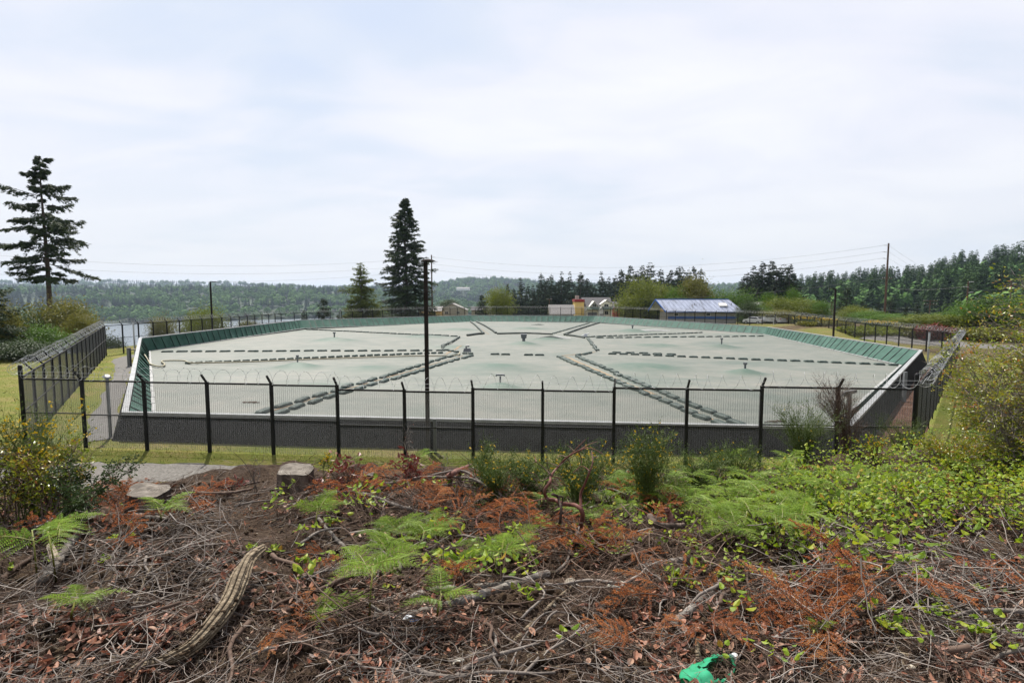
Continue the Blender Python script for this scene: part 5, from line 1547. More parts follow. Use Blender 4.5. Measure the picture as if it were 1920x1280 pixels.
def window(parent, u, v, z, w, h, frame='white_trim', mull=1):
    m = M(); b = .07
    for sx in (-1, 1): m.box((u + sx * (w / 2 + b / 2), v - .04, z), (b, .08, h + 2 * b))
    for sz in (-1, 1): m.box((u, v - .04, z + sz * (h / 2 + b / 2)), (w, .08, b))
    for k in range(mull): m.box((u - w / 2 + w * (k + 1) / (mull + 1), v - .035, z), (.05, .05, h))
    f = m.build('window', MT[frame], parent)
    m = M(); m.box((u, v - .01, z), (w, .03, h)); m.build('pane', MT['glass'], f)


def bld(px, d, label, cat, name, z0=None):
    p = P(px, 560, d); gb = gz(p[0], p[1]) if z0 is None else z0
    return empty(name, (p[0], p[1], gb), 0, label, cat)


# cream two-storey house (u to the right in metres, 1 px = d / F)
d = 170; S = d / F
o = bld(1112, d, 'cream two storey house with twin white edged gables and a yellow side tower', 'house', 'house')
Zp = lambda y, dd=d: 6 + (548 - y) / F * dd - gz(*P(1112, 560, d)[:2])
Up = lambda px: (px - 1112) * S
m = M(); prism_wall(m, Up(1095), Up(1147), 0, 8.5, -.5, Zp(574), Zp(560), 'u'); m.build('wall', MT['cream_wall'], o)
m = M(); gable(m, Up(1095), Up(1147), 0, 8.5, Zp(574), Zp(558.5), .3); rf = m.build('roof', MT['shingle'], o)
m = M(); m.box((Up(1085), 4, Zp(561)), (1.1, 1.0, 2.2)); m.build('chimney', MT['tan_wall'], rf)
m = M(); m.box(((Up(1078) + Up(1095)) / 2, 2.6, Zp(589)), (Up(1095) - Up(1078) - .02, 6, Zp(566) * 2 - 2 * Zp(589) + .0)); m.build('side_tower', MT['yellow_wall'], o)
m = M(); m.box(((Up(1078) + Up(1095)) / 2, 2.6, Zp(563.5)), (Up(1095) - Up(1078) + .35, 6.4, .75)); m.build('tower_fascia', MT['red_fascia'], o)
m = M(); prism_wall(m, Up(1099), Up(1126), -1.8, -.05, -.5, Zp(581), Zp(567), 'v'); m.build('left_gable', MT['cream_wall'], o)
m = M(); gable_front(m, Up(1099), Up(1126), -1.8, 3.5, Zp(580), Zp(565), .35); m.build('gable_roof', MT['white_trim'], o)
m = M(); prism_wall(m, Up(1126.3), Up(1147), -1.0, -.05, -.5, Zp(570), Zp(564), 'v'); m.build('right_gable', MT['cream_wall'], o)
m = M(); gable_front(m, Up(1126.3), Up(1147), -1.0, 3.5, Zp(569.5), Zp(562.5), .3); m.build('gable_roof', MT['white_trim'], o)
for a, b, v in ((1098, 1124, -1.8), (1127.5, 1147.5, -1.0)):
    m = M(); u0, u1 = Up(a), Up(b)
    V = [(u0, v - 1.3, Zp(580)), (u1, v - 1.3, Zp(580)), (u1, v - .02, Zp(575)), (u0, v - .02, Zp(575))]; V += [(x, y, z + .12) for x, y, z in V]
    m.add(V, [(0, 1, 2, 3), (4, 5, 6, 7), (0, 1, 5, 4), (1, 2, 6, 5), (2, 3, 7, 6), (3, 0, 4, 7)]); m.build('pent_roof', MT['shingle_green'], o)
window(o, Up(1113), -1.8, Zp(572), 1.0, .75); window(o, Up(1136), -1.0, Zp(572.5), 1.2, .75); window(o, Up(1136.5), -1.0, Zp(586), 1.0, 1.0)
m = M(); m.box(((Up(1101) + Up(1118)) / 2, -1.83, (Zp(585) + Zp(606)) / 2), (Up(1118) - Up(1101), .05, Zp(585) - Zp(606))); m.build('garage_door', MT['garage'], o)
m = M(); prism_wall(m, Up(1120), Up(1129.5), -2.8, -1.82, -.5, Zp(581), Zp(577.5), 'v'); m.build('porch', MT['white_trim'], o)
m = M(); gable_front(m, Up(1120), Up(1129.5), -2.8, -1.0, Zp(581), Zp(576), .25); m.build('porch_roof', MT['white_trim'], o)
m = M(); m.box((Up(1124.8), -2.83, (Zp(584) + Zp(604)) / 2), (.85, .05, 2.1)); m.build('door', MT['grey_wall'], o)

# blue roofed building
d = 126; S = d / F
p = P(1310, 585, d); gb = gz(p[0], p[1])
o = empty('building', (p[0], p[1], gb), 0, 'long low building with a stained blue metal roof and blue band on grey walls', 'building')
Up = lambda px: (px - 1310) * S
ze = 6 + (548 - 584) / F * d - gb; zr = 6 + (548 - 561) / F * (d + 4) - gb
uL, uR = Up(1249), Up(1386)
m = M(); prism_wall(m, uL + .6, uR - .3, .7, 7.6, -.6, ze - .05, zr - .15, 'u'); m.build('wall', MT['grey_wall'], o)
m = M(); m.box(((uL + uR) / 2 + .15, .64, ze - 1.35), (uR - uL - .9, .10, .55)); m.build('blue_band', MT['blue_paint'], o)
m = M()
V = [(uL, 0, ze), (Up(1395), 0, ze), (Up(1376) * 1.03, 4.1, zr), (Up(1240) * 1.03, 4.1, zr)]
m.add(V, [(0, 1, 2, 3)]); V2 = [(Up(1240) * 1.03 - .6, 8.3, ze), (Up(1395), 8.3, ze), V[2], V[3]]; m.add(V2, [(0, 1, 2, 3)])
k = 17
for i in range(k + 1):
    t = i / k; a = np.array(V[0]) * (1 - t) + np.array(V[1]) * t; b = np.array(V[3]) * (1 - t) + np.array(V[2]) * t
    m.bar(a + [0, 0, .03], b + [0, 0, .03], .05, .06)
rf = m.build('roof', MT['metal_roof'], o)
m = M(); m.box((Up(1361), 2.0, (ze + zr) / 2 + .12), (1.7, 1.1, .32), R=Matrix.Rotation(math.atan2(zr - ze, 4.1), 3, 'X')); m.build('skylight', MT['white_trim'], rf)
for a in (1308, 1378):
    m = M(); m.tube([(Up(a), 2.2, (ze + zr) / 2 - .1), (Up(a), 2.2, (ze + zr) / 2 + .5)], .07, 6); m.build('roof_vent', MT['grey_post'], rf)
m = M()
for a, b in ((V[0], V[3]), (V[3], V2[0])): m.bar(np.array(a) + [-.08, 0, -.08], np.array(b) + [-.08, 0, -.08], .16, .28)
m.bar(np.array(V[0]) + [0, -.06, -.12], np.array(V[1]) + [0, -.06, -.12], .1, .16); m.bar(np.array(V[3]) + [0, 0, .05], np.array(V[2]) + [0, 0, .05], .16, .14)
m.build('fascia', MT['blue_paint'], o)
m = M(); m.add([(uL + .55, .72, ze - .1), (uL + .55, 7.5, ze - .1), (uL + .55, 4.1, zr - .3)], [(0, 1, 2)]); m.build('gable_panel', MT['yellow_wall'], o)
for a in (1270, 1330): window(o, Up(a), .7, ze - .65, .9, .5, 'white_trim', 0)


def simple_house(px0, px1, yr, ye, d, label, wall, roof, depth=7, axis='u', win=2, name='house', z0=None):
    S = d / F; c = (px0 + px1) / 2; p = P(c, 580, d); gb = gz(p[0], p[1]) if z0 is None else z0; w = (px1 - px0) * S
    zr = 6 + (548 - yr) / F * (d + (depth / 2 if axis == 'u' else 0)) - gb; ze = 6 + (548 - ye) / F * d - gb
    o = empty(name, (p[0], p[1], gb), 0, label, 'house')
    m = M(); prism_wall(m, -w / 2, w / 2, 0, depth, -.5, ze, zr - .1, axis); m.build('wall', MT[wall], o)
    m = M(); (gable if axis == 'u' else gable_front)(m, -w / 2, w / 2, 0, depth, ze, zr, .4, .16); m.build('roof', MT[roof], o)
    for i in range(win): window(o, -w / 2 + w * (i + .7) / (win + .4), 0, ze - .95, 1.0, .9)


simple_house(822, 874, 569.5, 581, 195, 'tan house with a low grey gabled roof right of the lamp pole', 'tan_wall', 'shingle_pale', 8, 'v', 2)
simple_house(786, 826, 575, 583, 185, 'low house with an orange tinged roof edge behind the lamp pole', 'orange_wall', 'shingle_pale', 7, 'u', 2)
simple_house(884, 926, 575.5, 581.5, 205, 'long grey house with a flat grey roof left of the round yellow green tree', 'tan_wall', 'shingle', 7, 'u', 3)
simple_house(1032, 1076, 572, 588, 160, 'pale grey shed with a wide gabled roof left of the yellow tower', 'grey_wall', 'shingle_pale', 6, 'u', 1, 'shed')
simple_house(1150, 1162, 566, 575, 190, 'sliver of reddish brown house right of the cream house', 'red_fascia', 'shingle', 6, 'u', 1)
simple_house(1416, 1436, 567, 572, 150, 'small orange building behind the trees above the white car', 'orange_wall', 'shingle_pale', 6, 'u', 1, 'building')
simple_house(856, 880, 538.5, 540.5, 2380, 'distant pale building on the ridge right of the lamp pole', 'white_trim', 'shingle_pale', 40, 'u', 0, 'building', 14)

# ================================================================== parked cars beyond the far fence
MT['car_white'] = mat('white_car_paint', [(.62, .63, .64), (.7, .71, .72)], rough=.25, spec=.5, coat=.6)
MT['car_dark'] = mat('dark_car_paint', [(.012, .012, .016), (.03, .03, .036)], rough=.25, spec=.5, coat=.6)
MT['rubber'] = mat('rubber', [(.012, .012, .012), (.02, .02, .02)], rough=.8)
MT['tail_light'] = mat('tail_light', [(.25, .01, .01), (.35, .02, .02)], rough=.3)


def car(px, y, d, rz, paint, label, sc=1.0):
    p = P(px, y, d); gb = gz(p[0], p[1])
    o = empty('parked_car', (p[0], p[1], gb), rz, label, 'car', 'cars parked beyond the far fence'); o.scale = (sc,) * 3
    prof = [(-2.05, .35), (-2.1, .75), (-1.95, .98), (-1.55, 1.05), (-.95, 1.45), (.55, 1.48), (1.15, 1.02), (1.9, .9), (2.1, .65), (2.05, .35)]
    m = M(); V = []; n = len(prof)
    for yy, f in ((-.86, .94), (-.9, 1.0), (.9, 1.0), (.86, .94)):
        for x, z in prof: V.append((x * (f if z < 1.1 else 1), yy * (1 if z < 1.06 else .82), z))
    m.add(V, [(i * n + j, i * n + (j + 1) % n, (i + 1) * n + (j + 1) % n, (i + 1) * n + j) for i in range(3) for j in range(n)] + [tuple(range(n)), tuple(3 * n + j for j in range(n))])
    m.build('body', MT[paint], o)
    m = M(); m.add([(-1.52, -.74, 1.09), (-1.52, .74, 1.09), (-1.0, .66, 1.44), (-1.0, -.66, 1.44)], [(0, 1, 2, 3)]); m.v[-1] += np.array([-.02, 0, .02]); m.build('rear_window', MT['glass'], o)
    m = M(); m.add([(.6, -.66, 1.46), (.6, .66, 1.46), (1.12, .74, 1.07), (1.12, -.74, 1.07)], [(0, 1, 2, 3)]); m.v[-1] += np.array([.02, 0, .02]); m.build('windscreen', MT['glass'], o)
    for s in (-1, 1):
        m = M(); m.add([(-1.35, s * .87, 1.08), (.95, s * .87, 1.08), (.5, s * .775, 1.41), (-.9, s * .775, 1.41)], [(0, 1, 2, 3)]); m.build('side_window', MT['glass'], o)
        m = M(); m.box((-2.09, s * .7, .85), (.05, .3, .14)); m.build('tail_light', MT['tail_light'], o)
        for x in (-1.3, 1.3):
            m = M(); m.tube([(x, s * .74, .33), (x, s * .93, .33)], .33, 14); wz = m.build('wheel', MT['rubber'], o)
            m = M(); m.tube([(x, s * .93, .33), (x, s * .945, .33)], .2, 12); m.build('rim', MT['galv'], wz)


car(1448, 610, 104, 2.0, 'car_white', 'white hatchback parked behind the right end of the far fence', 1.15)
car(1431, 607, 108, 1.7, 'car_dark', 'dark car parked just left of the white hatchback', 1.0)
car(1414, 611, 106, 2.2, 'car_white', 'low white car partly hidden behind the green rim left of the dark car', .9)
car(1139, 604, 164, 2.4, 'car_white', 'silver white car parked by the cream house', 1.0)
car(1212, 603, 130, 2.6, 'car_white', 'white car under the trees left of the blue roofed building', .95)
# ================================================================== foreground: litter
def patchy(n, x0, x1, y0, y1, keep=None):
    px = RS.uniform(x0, x1, n); py = RS.uniform(y0, y1, n)
    w = on_ground_many(px, py)
    k = soil_mask(w[:, 0], w[:, 1]) > .35
    if keep is not None: k &= keep(px, py)
    return px[k], py[k], w[k]


# where rusty needles lie (photo pixels: x, y, radius x, radius y)
RUST = [(480, 965, 90, 30), (600, 935, 70, 25), (760, 930, 140, 32), (880, 940, 90, 35), (930, 985, 60, 45), (230, 950, 45, 38), (170, 1020, 40, 24), (390, 955, 70, 25), (1090, 1040, 70, 35), (1150, 1040, 50, 25), (1060, 950, 40, 30), (1240, 990, 50, 45),
        (1260, 1110, 50, 40), (1300, 1190, 40, 30), (1200, 1220, 35, 30), (1500, 1140, 110, 60), (1540, 1200, 60, 40), (1480, 880, 50, 25), (1830, 940, 40, 20), (1760, 1060, 40, 20), (1000, 990, 50, 50), (560, 1185, 50, 18), (620, 1060, 50, 25), (850, 1100, 60, 20), (90, 930, 60, 20)]


def rust(px, py):
    t = np.zeros(len(px))
    for x, y, a, b in RUST: t = np.maximum(t, np.exp(-(((px - x) / a) ** 2 + ((py - y) / b) ** 2)))
    return t


GREENX = [1000, 1150, 1280, 1400, 1500, 1600, 1700, 1800, 1930]
GREENY = [905, 935, 985, 985, 975, 985, 985, 970, 960]   # below this line the right bank is bare litter


def tilted(n, lim=.45):
    a = RS.rand(n) * 6.28
    return np.c_[np.cos(a), np.sin(a), RS.normal(0, lim, n)]


def ground_normal_tilt(w, D):
    e = .15
    sx = (g(w[:, 0] + e, w[:, 1]) - g(w[:, 0] - e, w[:, 1])) / (2 * e); sy = (g(w[:, 0], w[:, 1] + e) - g(w[:, 0], w[:, 1] - e)) / (2 * e)
    D = D.copy(); D[:, 2] += sx * D[:, 0] + sy * D[:, 1]
    return unit(D)


def twig_field(name, w, Ln, rad, mats_, label, lift=.02, tilt=.22, bow=.2):
    n = len(w); D = ground_normal_tilt(w, tilted(n, tilt)); side = unit(np.cross(D, [0, 0, 1.0])); upv = np.cross(side, D)
    segs = 4; V = np.zeros((n, (segs + 1) * 3, 3)); b1 = RS.normal(0, bow, n)[:, None]; b2 = RS.normal(0, bow * .5, n)[:, None]; k1 = RS.normal(0, bow * .5, n)[:, None]
    base = w + np.array([0, 0, 1]) * (lift * RS.rand(n))[:, None] * 2
    for i in range(segs + 1):
        t = i / segs - .5
        c = base + D * Ln[:, None] * t + side * Ln[:, None] * (b1 * (t * t - .08) + k1 * math.sin(i * 2.1) * .25) + upv * Ln[:, None] * (b2 * (t * t))
        # keep it from sinking out of sight
        c[:, 2] = np.maximum(c[:, 2], g(c[:, 0], c[:, 1]) + rad * .3)
        r = rad * (1 - .55 * (i / segs))
        for k in range(3):
            a = k * 2.094
            V[:, i * 3 + k] = c + (side * math.cos(a) + upv * math.sin(a)) * r[:, None]
    m = M(); tn = RS.rand(n)
    m.v.append(V.reshape(-1, 3)); off = m.n
    for i in range(segs):
        for k in range(3):
            f = np.array([i * 3 + k, i * 3 + (k + 1) % 3, (i + 1) * 3 + (k + 1) % 3, (i + 1) * 3 + k])
            m.q.append((((np.arange(n) * (segs + 1) * 3)[:, None] + f + off).astype(np.int32), 0, tn.astype(np.float32)))
    m.n += V.shape[0] * V.shape[1]
    return tag(m.build(name, mats_, smooth=True), label, 'twigs', kind='stuff')


notgreen = lambda px, py: py > np.interp(px, GREENX, GREENY, left=860) - 25 * RS.rand(len(px))
px, py, w = patchy(33600, -260, 2180, 880, 1370, lambda a, b: notgreen(a, b) & (RS.rand(len(a)) < np.clip(.5 + 2.2 * fbm(a / 130, b / 60, 17, 2), .1, 1)))
n = len(w); s = RS.rand(n) ** 1.8
twig_field('brown_twig_litter', w, .03 + .22 * s, .0011 + .0035 * s * RS.rand(n), MT['brown_twig'], 'dense litter of fine brown twigs on the bare bank', .02, .22, .13)
px, py, w = patchy(9800, -260, 2180, 880, 1370, lambda a, b: notgreen(a, b) & (RS.rand(len(a)) < np.clip(.35 + 2.6 * fbm(a / 110, b / 55, 12, 2), .05, 1)))
n = len(w); s = RS.rand(n) ** 1.6
twig_field('grey_twig_litter', w, .03 + .30 * s, .0011 + .0030 * s * RS.rand(n), MT['grey_twig'], 'tangle of fine bleached grey twigs on the bare bank', .05, .3, .17)

px, py, w = patchy(13300, -260, 2180, 890, 1370, lambda a, b: notgreen(a, b) & (RS.rand(len(a)) < np.clip(.3 + 2.4 * fbm(a / 140, b / 70, 33, 2), .05, 1)))
n = len(w); m = M()
D = ground_normal_tilt(w, tilted(n, .35)); U = np.cross(D, np.array([0, 0, 1.0])) + RS.normal(0, .35, (n, 3))
leaves(m, w + [0, 0, .012] + np.c_[np.zeros((n, 2)), .025 * RS.rand(n)], D, U, RS.uniform(.016, .07, n), RS.uniform(.009, .034, n), RS.choice([-1, 1], n)[:, None] * .35, tints=RS.rand(n), bend=.3, shape=8)
tag(m.build('dead_leaf_litter', MT['dead_leaf']), 'scattered curled red brown dead leaves on the bare bank', 'dead leaves', kind='stuff')

px, py, w = patchy(42000, -260, 2180, 870, 1370, lambda a, b: RS.rand(len(a)) < rust(a, b) * .75 + .015)
n = len(w); m = M()
D = ground_normal_tilt(w, tilted(n, .55)); leaves(m, w + np.c_[np.zeros((n, 2)), .05 * RS.rand(n) ** 2], D, rand_dir(n), RS.uniform(.018, .05, n), .0035, 0, shape=4, tints=RS.rand(n), bend=.2)
tag(m.build('needle_litter', MT['dry_needle']), 'rusty fallen conifer needles in drifts on the bare bank', 'needles', kind='stuff')


for nm_, cnt, x0, x1, y0, y1, mt_, lb_ in [('brush_tangle', 800, 540, 1010, 885, 1000, 'brown_twig', 'raised tangle of brown twigs in the rusty drift under the arching branches'), ('brush_tangle', 450, 1420, 1940, 1000, 1200, 'grey_twig', 'raised tangle of bleached twigs on the right part of the bare bank'),
                                          ('brush_tangle', 450, 60, 460, 940, 1120, 'grey_twig', 'raised tangle of grey twigs right of the grey barked left log'), ('brush_tangle', 450, 980, 1400, 960, 1130, 'brown_twig', 'raised tangle of brown twigs around the level log end'), ('brush_tangle', 160, 560, 900, 1120, 1230, 'brown_twig', 'raised tangle of brown twigs below the longest grey log')]:
    px, py, w = patchy(cnt, x0, x1, y0, y1)
    n = len(w); s = RS.rand(n)
    twig_field(nm_, w, .10 + .40 * s ** 1.5, .0016 + .0042 * s * RS.rand(n), MT[mt_], lb_, .10, .5, .22)
px, py, w = patchy(9800, -260, 2180, 890, 1370, lambda a, b: notgreen(a, b) & (RS.rand(len(a)) < np.clip(.35 + 2.2 * fbm(a / 90, b / 45, 44, 2), .04, 1)))
n = len(w); m = M()
D = ground_normal_tilt(w, tilted(n, .5)); U = np.cross(D, np.array([0, 0, 1.0])) + RS.normal(0, .6, (n, 3))
leaves(m, w + [0, 0, .015], D, U, RS.uniform(.012, .05, n) + .05 * (RS.rand(n) < .06), RS.uniform(.006, .018, n), .1, tints=RS.rand(n), bend=.1, shape=4)
tag(m.build('bark_chips', MT['bare_wood']), 'pale splinters and bark chips scattered on the bare bank', 'chips', kind='stuff')


def ico_rocks(name, w, r, mat_, flat=.7, sink=.3, label=None, cat='stones'):
    phi = (1 + 5 ** .5) / 2
    V0 = unit(np.array([(-1, phi, 0), (1, phi, 0), (-1, -phi, 0), (1, -phi, 0), (0, -1, phi), (0, 1, phi), (0, -1, -phi), (0, 1, -phi), (phi, 0, -1), (phi, 0, 1), (-phi, 0, -1), (-phi, 0, 1)]))
    F0 = [(0, 11, 5), (0, 5, 1), (0, 1, 7), (0, 7, 10), (0, 10, 11), (1, 5, 9), (5, 11, 4), (11, 10, 2), (10, 7, 6), (7, 1, 8), (3, 9, 4), (3, 4, 2), (3, 2, 6), (3, 6, 8), (3, 8, 9), (4, 9, 5), (2, 4, 11), (6, 2, 10), (8, 6, 7), (9, 8, 1)]
    n = len(w); a = RS.rand(n) * 6.28; ca, sa = np.cos(a), np.sin(a)
    V = V0[None] * (1 + RS.normal(0, .16, (n, 12, 1))) * r[:, None, None] * np.stack([RS.uniform(.8, 1.4, n), RS.uniform(.7, 1.1, n), np.full(n, flat)], 1)[:, None]
    X = V[..., 0] * ca[:, None] - V[..., 1] * sa[:, None]; Y = V[..., 0] * sa[:, None] + V[..., 1] * ca[:, None]
    V = np.stack([X, Y, V[..., 2]], -1) + w[:, None] + np.array([0, 0, 1]) * (r * (flat - sink))[:, None, None] * .5
    m = M(); tn = RS.rand(n)
    m.addq(V, 12, F0, 0, tn)
    return tag(m.build(name, mat_, smooth=True), label, cat, kind='stuff')


px, py, w = patchy(19600, -260, 2180, 900, 1370, lambda a, b: notgreen(a, b) & (RS.rand(len(a)) < np.clip(.4 + 1.5 * vnoise(a / 160, b / 80, 51), .05, 1)))
ico_rocks('soil_crumbs', w, .005 + .028 * RS.rand(len(w)) ** 3, MT['clod'], .8, .2, 'dark crumbled soil on the bare bank', 'soil')
px, py, w = patchy(2100, -260, 2180, 940, 1370, lambda a, b: notgreen(a, b) & (RS.rand(len(a)) < np.clip(.35 + 1.8 * vnoise(a / 170, b / 90, 61), .03, 1)))
ico_rocks('pebbles', w, .004 + .012 * RS.rand(len(w)) ** 2.5, MT['pebble'], .7, .3, 'small pale pebbles in the soil of the bare bank')

# ================================================================== dry rusty boughs, one by one
def bough_mesh(seed):
    rs = np.random.RandomState(seed); m = M()
    L = .55; s = np.linspace(0, 1, 7); main = np.c_[L * s, .05 * np.sin(s * 3 + seed), .06 * np.sin(s * 3.1)]
    m.tube(main, .006 * (1 - s * .8), 5, mat=1)
    for i in range(22):
        t = .10 + .86 * i / 21; p = np.array([np.interp(t, s, main[:, a]) for a in range(3)])
        sg = 1 if rs.rand() < .5 else -1; l = (.22 * (1.05 - t) + .05) * rs.uniform(.45, 1.35); t = min(1, t + rs.normal(0, .03))
        d = unit(np.array([.75, sg * rs.uniform(.2, 1.3), rs.normal(.08, .35)]))
        q = p + d * np.linspace(0, l, 5)[:, None] + np.array([0, 0, -1]) * (np.linspace(0, 1, 5) ** 2 * l * .25)[:, None]
        m.tube(q, .0022, 3, mat=1, cap=False)
        k = int(105 * l / .2) + 20; u = rs.rand(k); c = np.c_[[np.interp(u, np.linspace(0, 1, 5), q[:, a]) for a in range(3)]].T
        lat = np.cross(d, [0, 0, 1.0]); D = d * rs.uniform(.3, 1, k)[:, None] + lat * (rs.choice([-1, 1], k) * rs.uniform(.3, 1, k))[:, None] + rs.normal(0, .3, (k, 3))
        leaves(m, c, D, rs.normal(0, 1, (k, 3)), rs.uniform(.012, .023, k), .003, 0, mat=0, tints=np.clip(rs.normal(.5, .25, k), 0, 1))
    return m


BO = [bough_mesh(s) for s in range(4)]
BOM = []
for b_ in BO:
    BOM.append(b_.mesh('dry_bough', [MT['dry_needle'], MT['brown_twig']]))
BL = {'stump': 'rusty dead conifer bough piled around the larger left stump', 'mid': 'rusty dead conifer bough in the big drift under the arched grey branches', 'madrone': 'rusty dead conifer bough around the foot of the red bare branches', 'right': 'rusty dead conifer bough in the patch on the lower right bank', 'green': 'rusty dead conifer bough among the ferns of the right bank', 'left': 'rusty dead conifer bough at the left end of the bank', 'low': 'rusty dead conifer bough on the bare slope near the bottom'}
bo = []
for key, pts in {k_: v_ + [(a_ + RS.uniform(-22, 22), b_ + RS.uniform(-10, 10)) for a_, b_ in v_ if RS.rand() < .7] for k_, v_ in {
    'stump': [(205, 940), (190, 950), (222, 975), (350, 960), (375, 945), (400, 965), (190, 985)],
    'mid': [(610, 925), (640, 935), (700, 915), (740, 925), (780, 925), (820, 915), (850, 935), (880, 920), (905, 940), (870, 960), (930, 965), (860, 905), (780, 905), (730, 905), (680, 935), (720, 940), (800, 975), (920, 935), (800, 950), (760, 945), (640, 950), (900, 990), (945, 1000), (850, 985), (960, 960)],
    'madrone': [(1010, 1005), (1040, 990), (1090, 1015), (1120, 1010), (1150, 1030), (1165, 1050), (1110, 1045), (1135, 1060), (1060, 1030), (1040, 1050), (1180, 935), (1190, 920)],
    'green': [(1232, 970), (1250, 1000), (1225, 1010), (1260, 960), (1480, 870), (1500, 885), (1835, 930), (1820, 945), (1715, 950), (1590, 905)],
    'right': [(1470, 1120), (1500, 1140), (1530, 1120), (1560, 1150), (1450, 1150), (1520, 1170), (1480, 1180), (1550, 1195), (1600, 1120), (1260, 1115), (1245, 1135), (1770, 1060), (1640, 1110)],
    'left': [(165, 1010), (185, 1025), (60, 930), (110, 940), (150, 930)],
    'low': [(1290, 1195), (1320, 1190), (1200, 1215), (1190, 1245), (530, 1185), (570, 1180), (630, 1065), (610, 1045), (845, 1095)]}.items()}.items():
    for (a, b) in pts:
        w = on_ground(a, b)
        o = link('dry_conifer_bough', BOM[len(bo) % 4], None, w + [0, 0, .03 + .05 * random.random()], (RS.normal(0, .25), RS.normal(-.12, .25), RS.rand() * 6.28), RS.uniform(.5, .95) * (.7 if key == 'low' else 1))
        tag(o, BL[key], 'dead bough', 'rusty dead boughs ' + key); bo.append(o)

# ================================================================== sticks lying one by one
STM = []
for s in range(10):
    rs = np.random.RandomState(200 + s); m = M(); L = 1.0
    t = np.linspace(0, 1, 9); p = np.c_[t - .5, .10 * rs.normal() * np.sin(t * 3.1) + .03 * np.sin(t * 9 + s), .03 * np.sin(t * 5 + s) + .05 * rs.rand() * np.sin(t * 3.1)]
    m.tube(p, .019 * (1 - .6 * t) * (.6 + .8 * rs.rand()), 5, wob=.2)
    for k in range(rs.randint(0, 4)):
        u = rs.uniform(.3, .9); q = np.array([np.interp(u, t, p[:, a]) for a in range(3)]); d = unit(np.array([.6, rs.choice([-1, 1]) * .7, rs.uniform(0, .5)])) * rs.uniform(.1, .3)
        m.tube([q, q + d * .5 + [0, 0, .01], q + d], [.005, .004, .002], 4)
    STM.append(m.mesh('dead_stick', [MT['grey_twig' if s % 2 else 'brown_twig']], True))
px, py, w = patchy(420, -20, 1940, 900, 1290, notgreen)
for i in range(min(230, len(w))):
    zone = 'left third' if px[i] < 640 else ('middle third' if px[i] < 1280 else 'right third')
    colr = 'grey' if i % 10 % 2 else 'brown'
    L = .18 + .5 * random.random() ** 2
    a = RS.rand() * 6.28; e = .2
    sl = (gz(w[i][0] + e * math.cos(a), w[i][1] + e * math.sin(a)) - gz(w[i][0] - e * math.cos(a), w[i][1] - e * math.sin(a))) / (2 * e)
    o = link('dead_stick', STM[i % 10], None, w[i] + [0, 0, .012 + .02 * random.random()], (0, -math.atan(sl) + RS.normal(0, .1), a), (L, L, L * 1.0))
    tag(o, 'thin dead %s stick lying in the litter of the %s of the bank' % (colr, zone), 'stick', 'dead %s sticks on the %s' % (colr, zone))


def branch(name, pts, r0, r1, m_, label, cat='branch', lift=None, sides=8, wob=.15, knots=0, dry=None, cut=False, n=30):
    """pts: (px, py[, height above ground])"""
    W_ = []
    for q in pts:
        w = on_ground(q[0], q[1]) if len(q) < 4 else P(q[0], q[1], q[3])
        if len(q) >= 4: W_.append(w); continue
        h = (q[2] if len(q) > 2 and q[2] is not None else 0)
        if h:  # stay on the ray, lifted
            r = ray(q[0], q[1]); ys = np.linspace(w[1], max(1.2, w[1] - 4), 300); zz = CAM[2] + r[2] * ys - g(r[0] * ys, ys); k = int(np.argmax(zz > h)) if (zz > h).any() else 0
            w = np.array([r[0] * ys[k], ys[k], CAM[2] + r[2] * ys[k]])
        else: w = w + [0, 0, r0 * .55]
        W_.append(w)
    p = smooth_path(np.array(W_), n)
    k = len(p); rr = np.linspace(r0, r1, k)
    p = p + RS.normal(0, r0 * .12, p.shape)
    m = M(); m.tube(p, rr, sides, wob=wob)
    for j in range(knots):
        i = RS.randint(2, k - 2); d = rand_dir(1, 0, .9)[0] * rr[i] * RS.uniform(2, 7)
        m.tube([p[i], p[i] + d * .5, p[i] + d], [rr[i] * .45, rr[i] * .3, rr[i] * .1], 5)
    root = m.build(name, m_, smooth=True)
    tag(root, label, cat)
    if cut:
        T = unit(p[-1] - p[-2]); mm = M(); mm.tube([p[-1] - T * .002, p[-1] + T * .004], rr[-1] * .97, sides); mm.build('cut_end', MT['cut_wood'], root)
    return root


GT, BT, LB, BW, MD = MT['grey_twig'], MT['brown_twig'], MT['log_bark'], MT['bare_wood'], MT['madrone']
branch('log', [(82, 1092), (110, 1055), (140, 1015), (172, 968, .04)], .030, .030, LB, 'grey barked log lying up the slope at the left, beside the big fern', 'log', cut=True, sides=10)
branch('branch', [(2, 1085), (35, 1065), (68, 1042)], .020, .014, BT, 'short dark branch at the left edge below the grey barked log')
branch('branch', [(250, 968), (280, 974), (312, 976)], .022, .016, LB, 'short grey branch below the larger left stump')
branch('branch', [(366, 921, .10), (395, 925, .11), (440, 922, .10), (473, 916, .10)], .020, .013, BT, 'dark branch propped level on little legs right of the larger left stump', knots=2)
branch('branch', [(389, 926, .09), (394, 940, .03), (407, 948)], .016, .010, BT, 'crooked dark leg under the propped level branch')
branch('branch', [(572, 938), (620, 926, .05), (655, 922, .08), (690, 928, .06), (745, 948, .02), (790, 962), (828, 969)], .022, .016, GT, 'long sinuous grey branch crossing the drift of rusty needles', knots=3)
branch('branch', [(692, 914), (730, 906, .05), (790, 895, .10), (850, 894, .14), (890, 899, .14), (930, 922, .08), (968, 950)], .020, .010, GT, 'long arching grey branch right of the smaller stump', knots=4)
branch('branch', [(800, 894, .06), (840, 884, .16), (872, 884, .18), (905, 905, .14), (950, 936, .05), (985, 965)], .016, .008, GT, 'upper arching grey branch over the drift of rusty needles', knots=3)
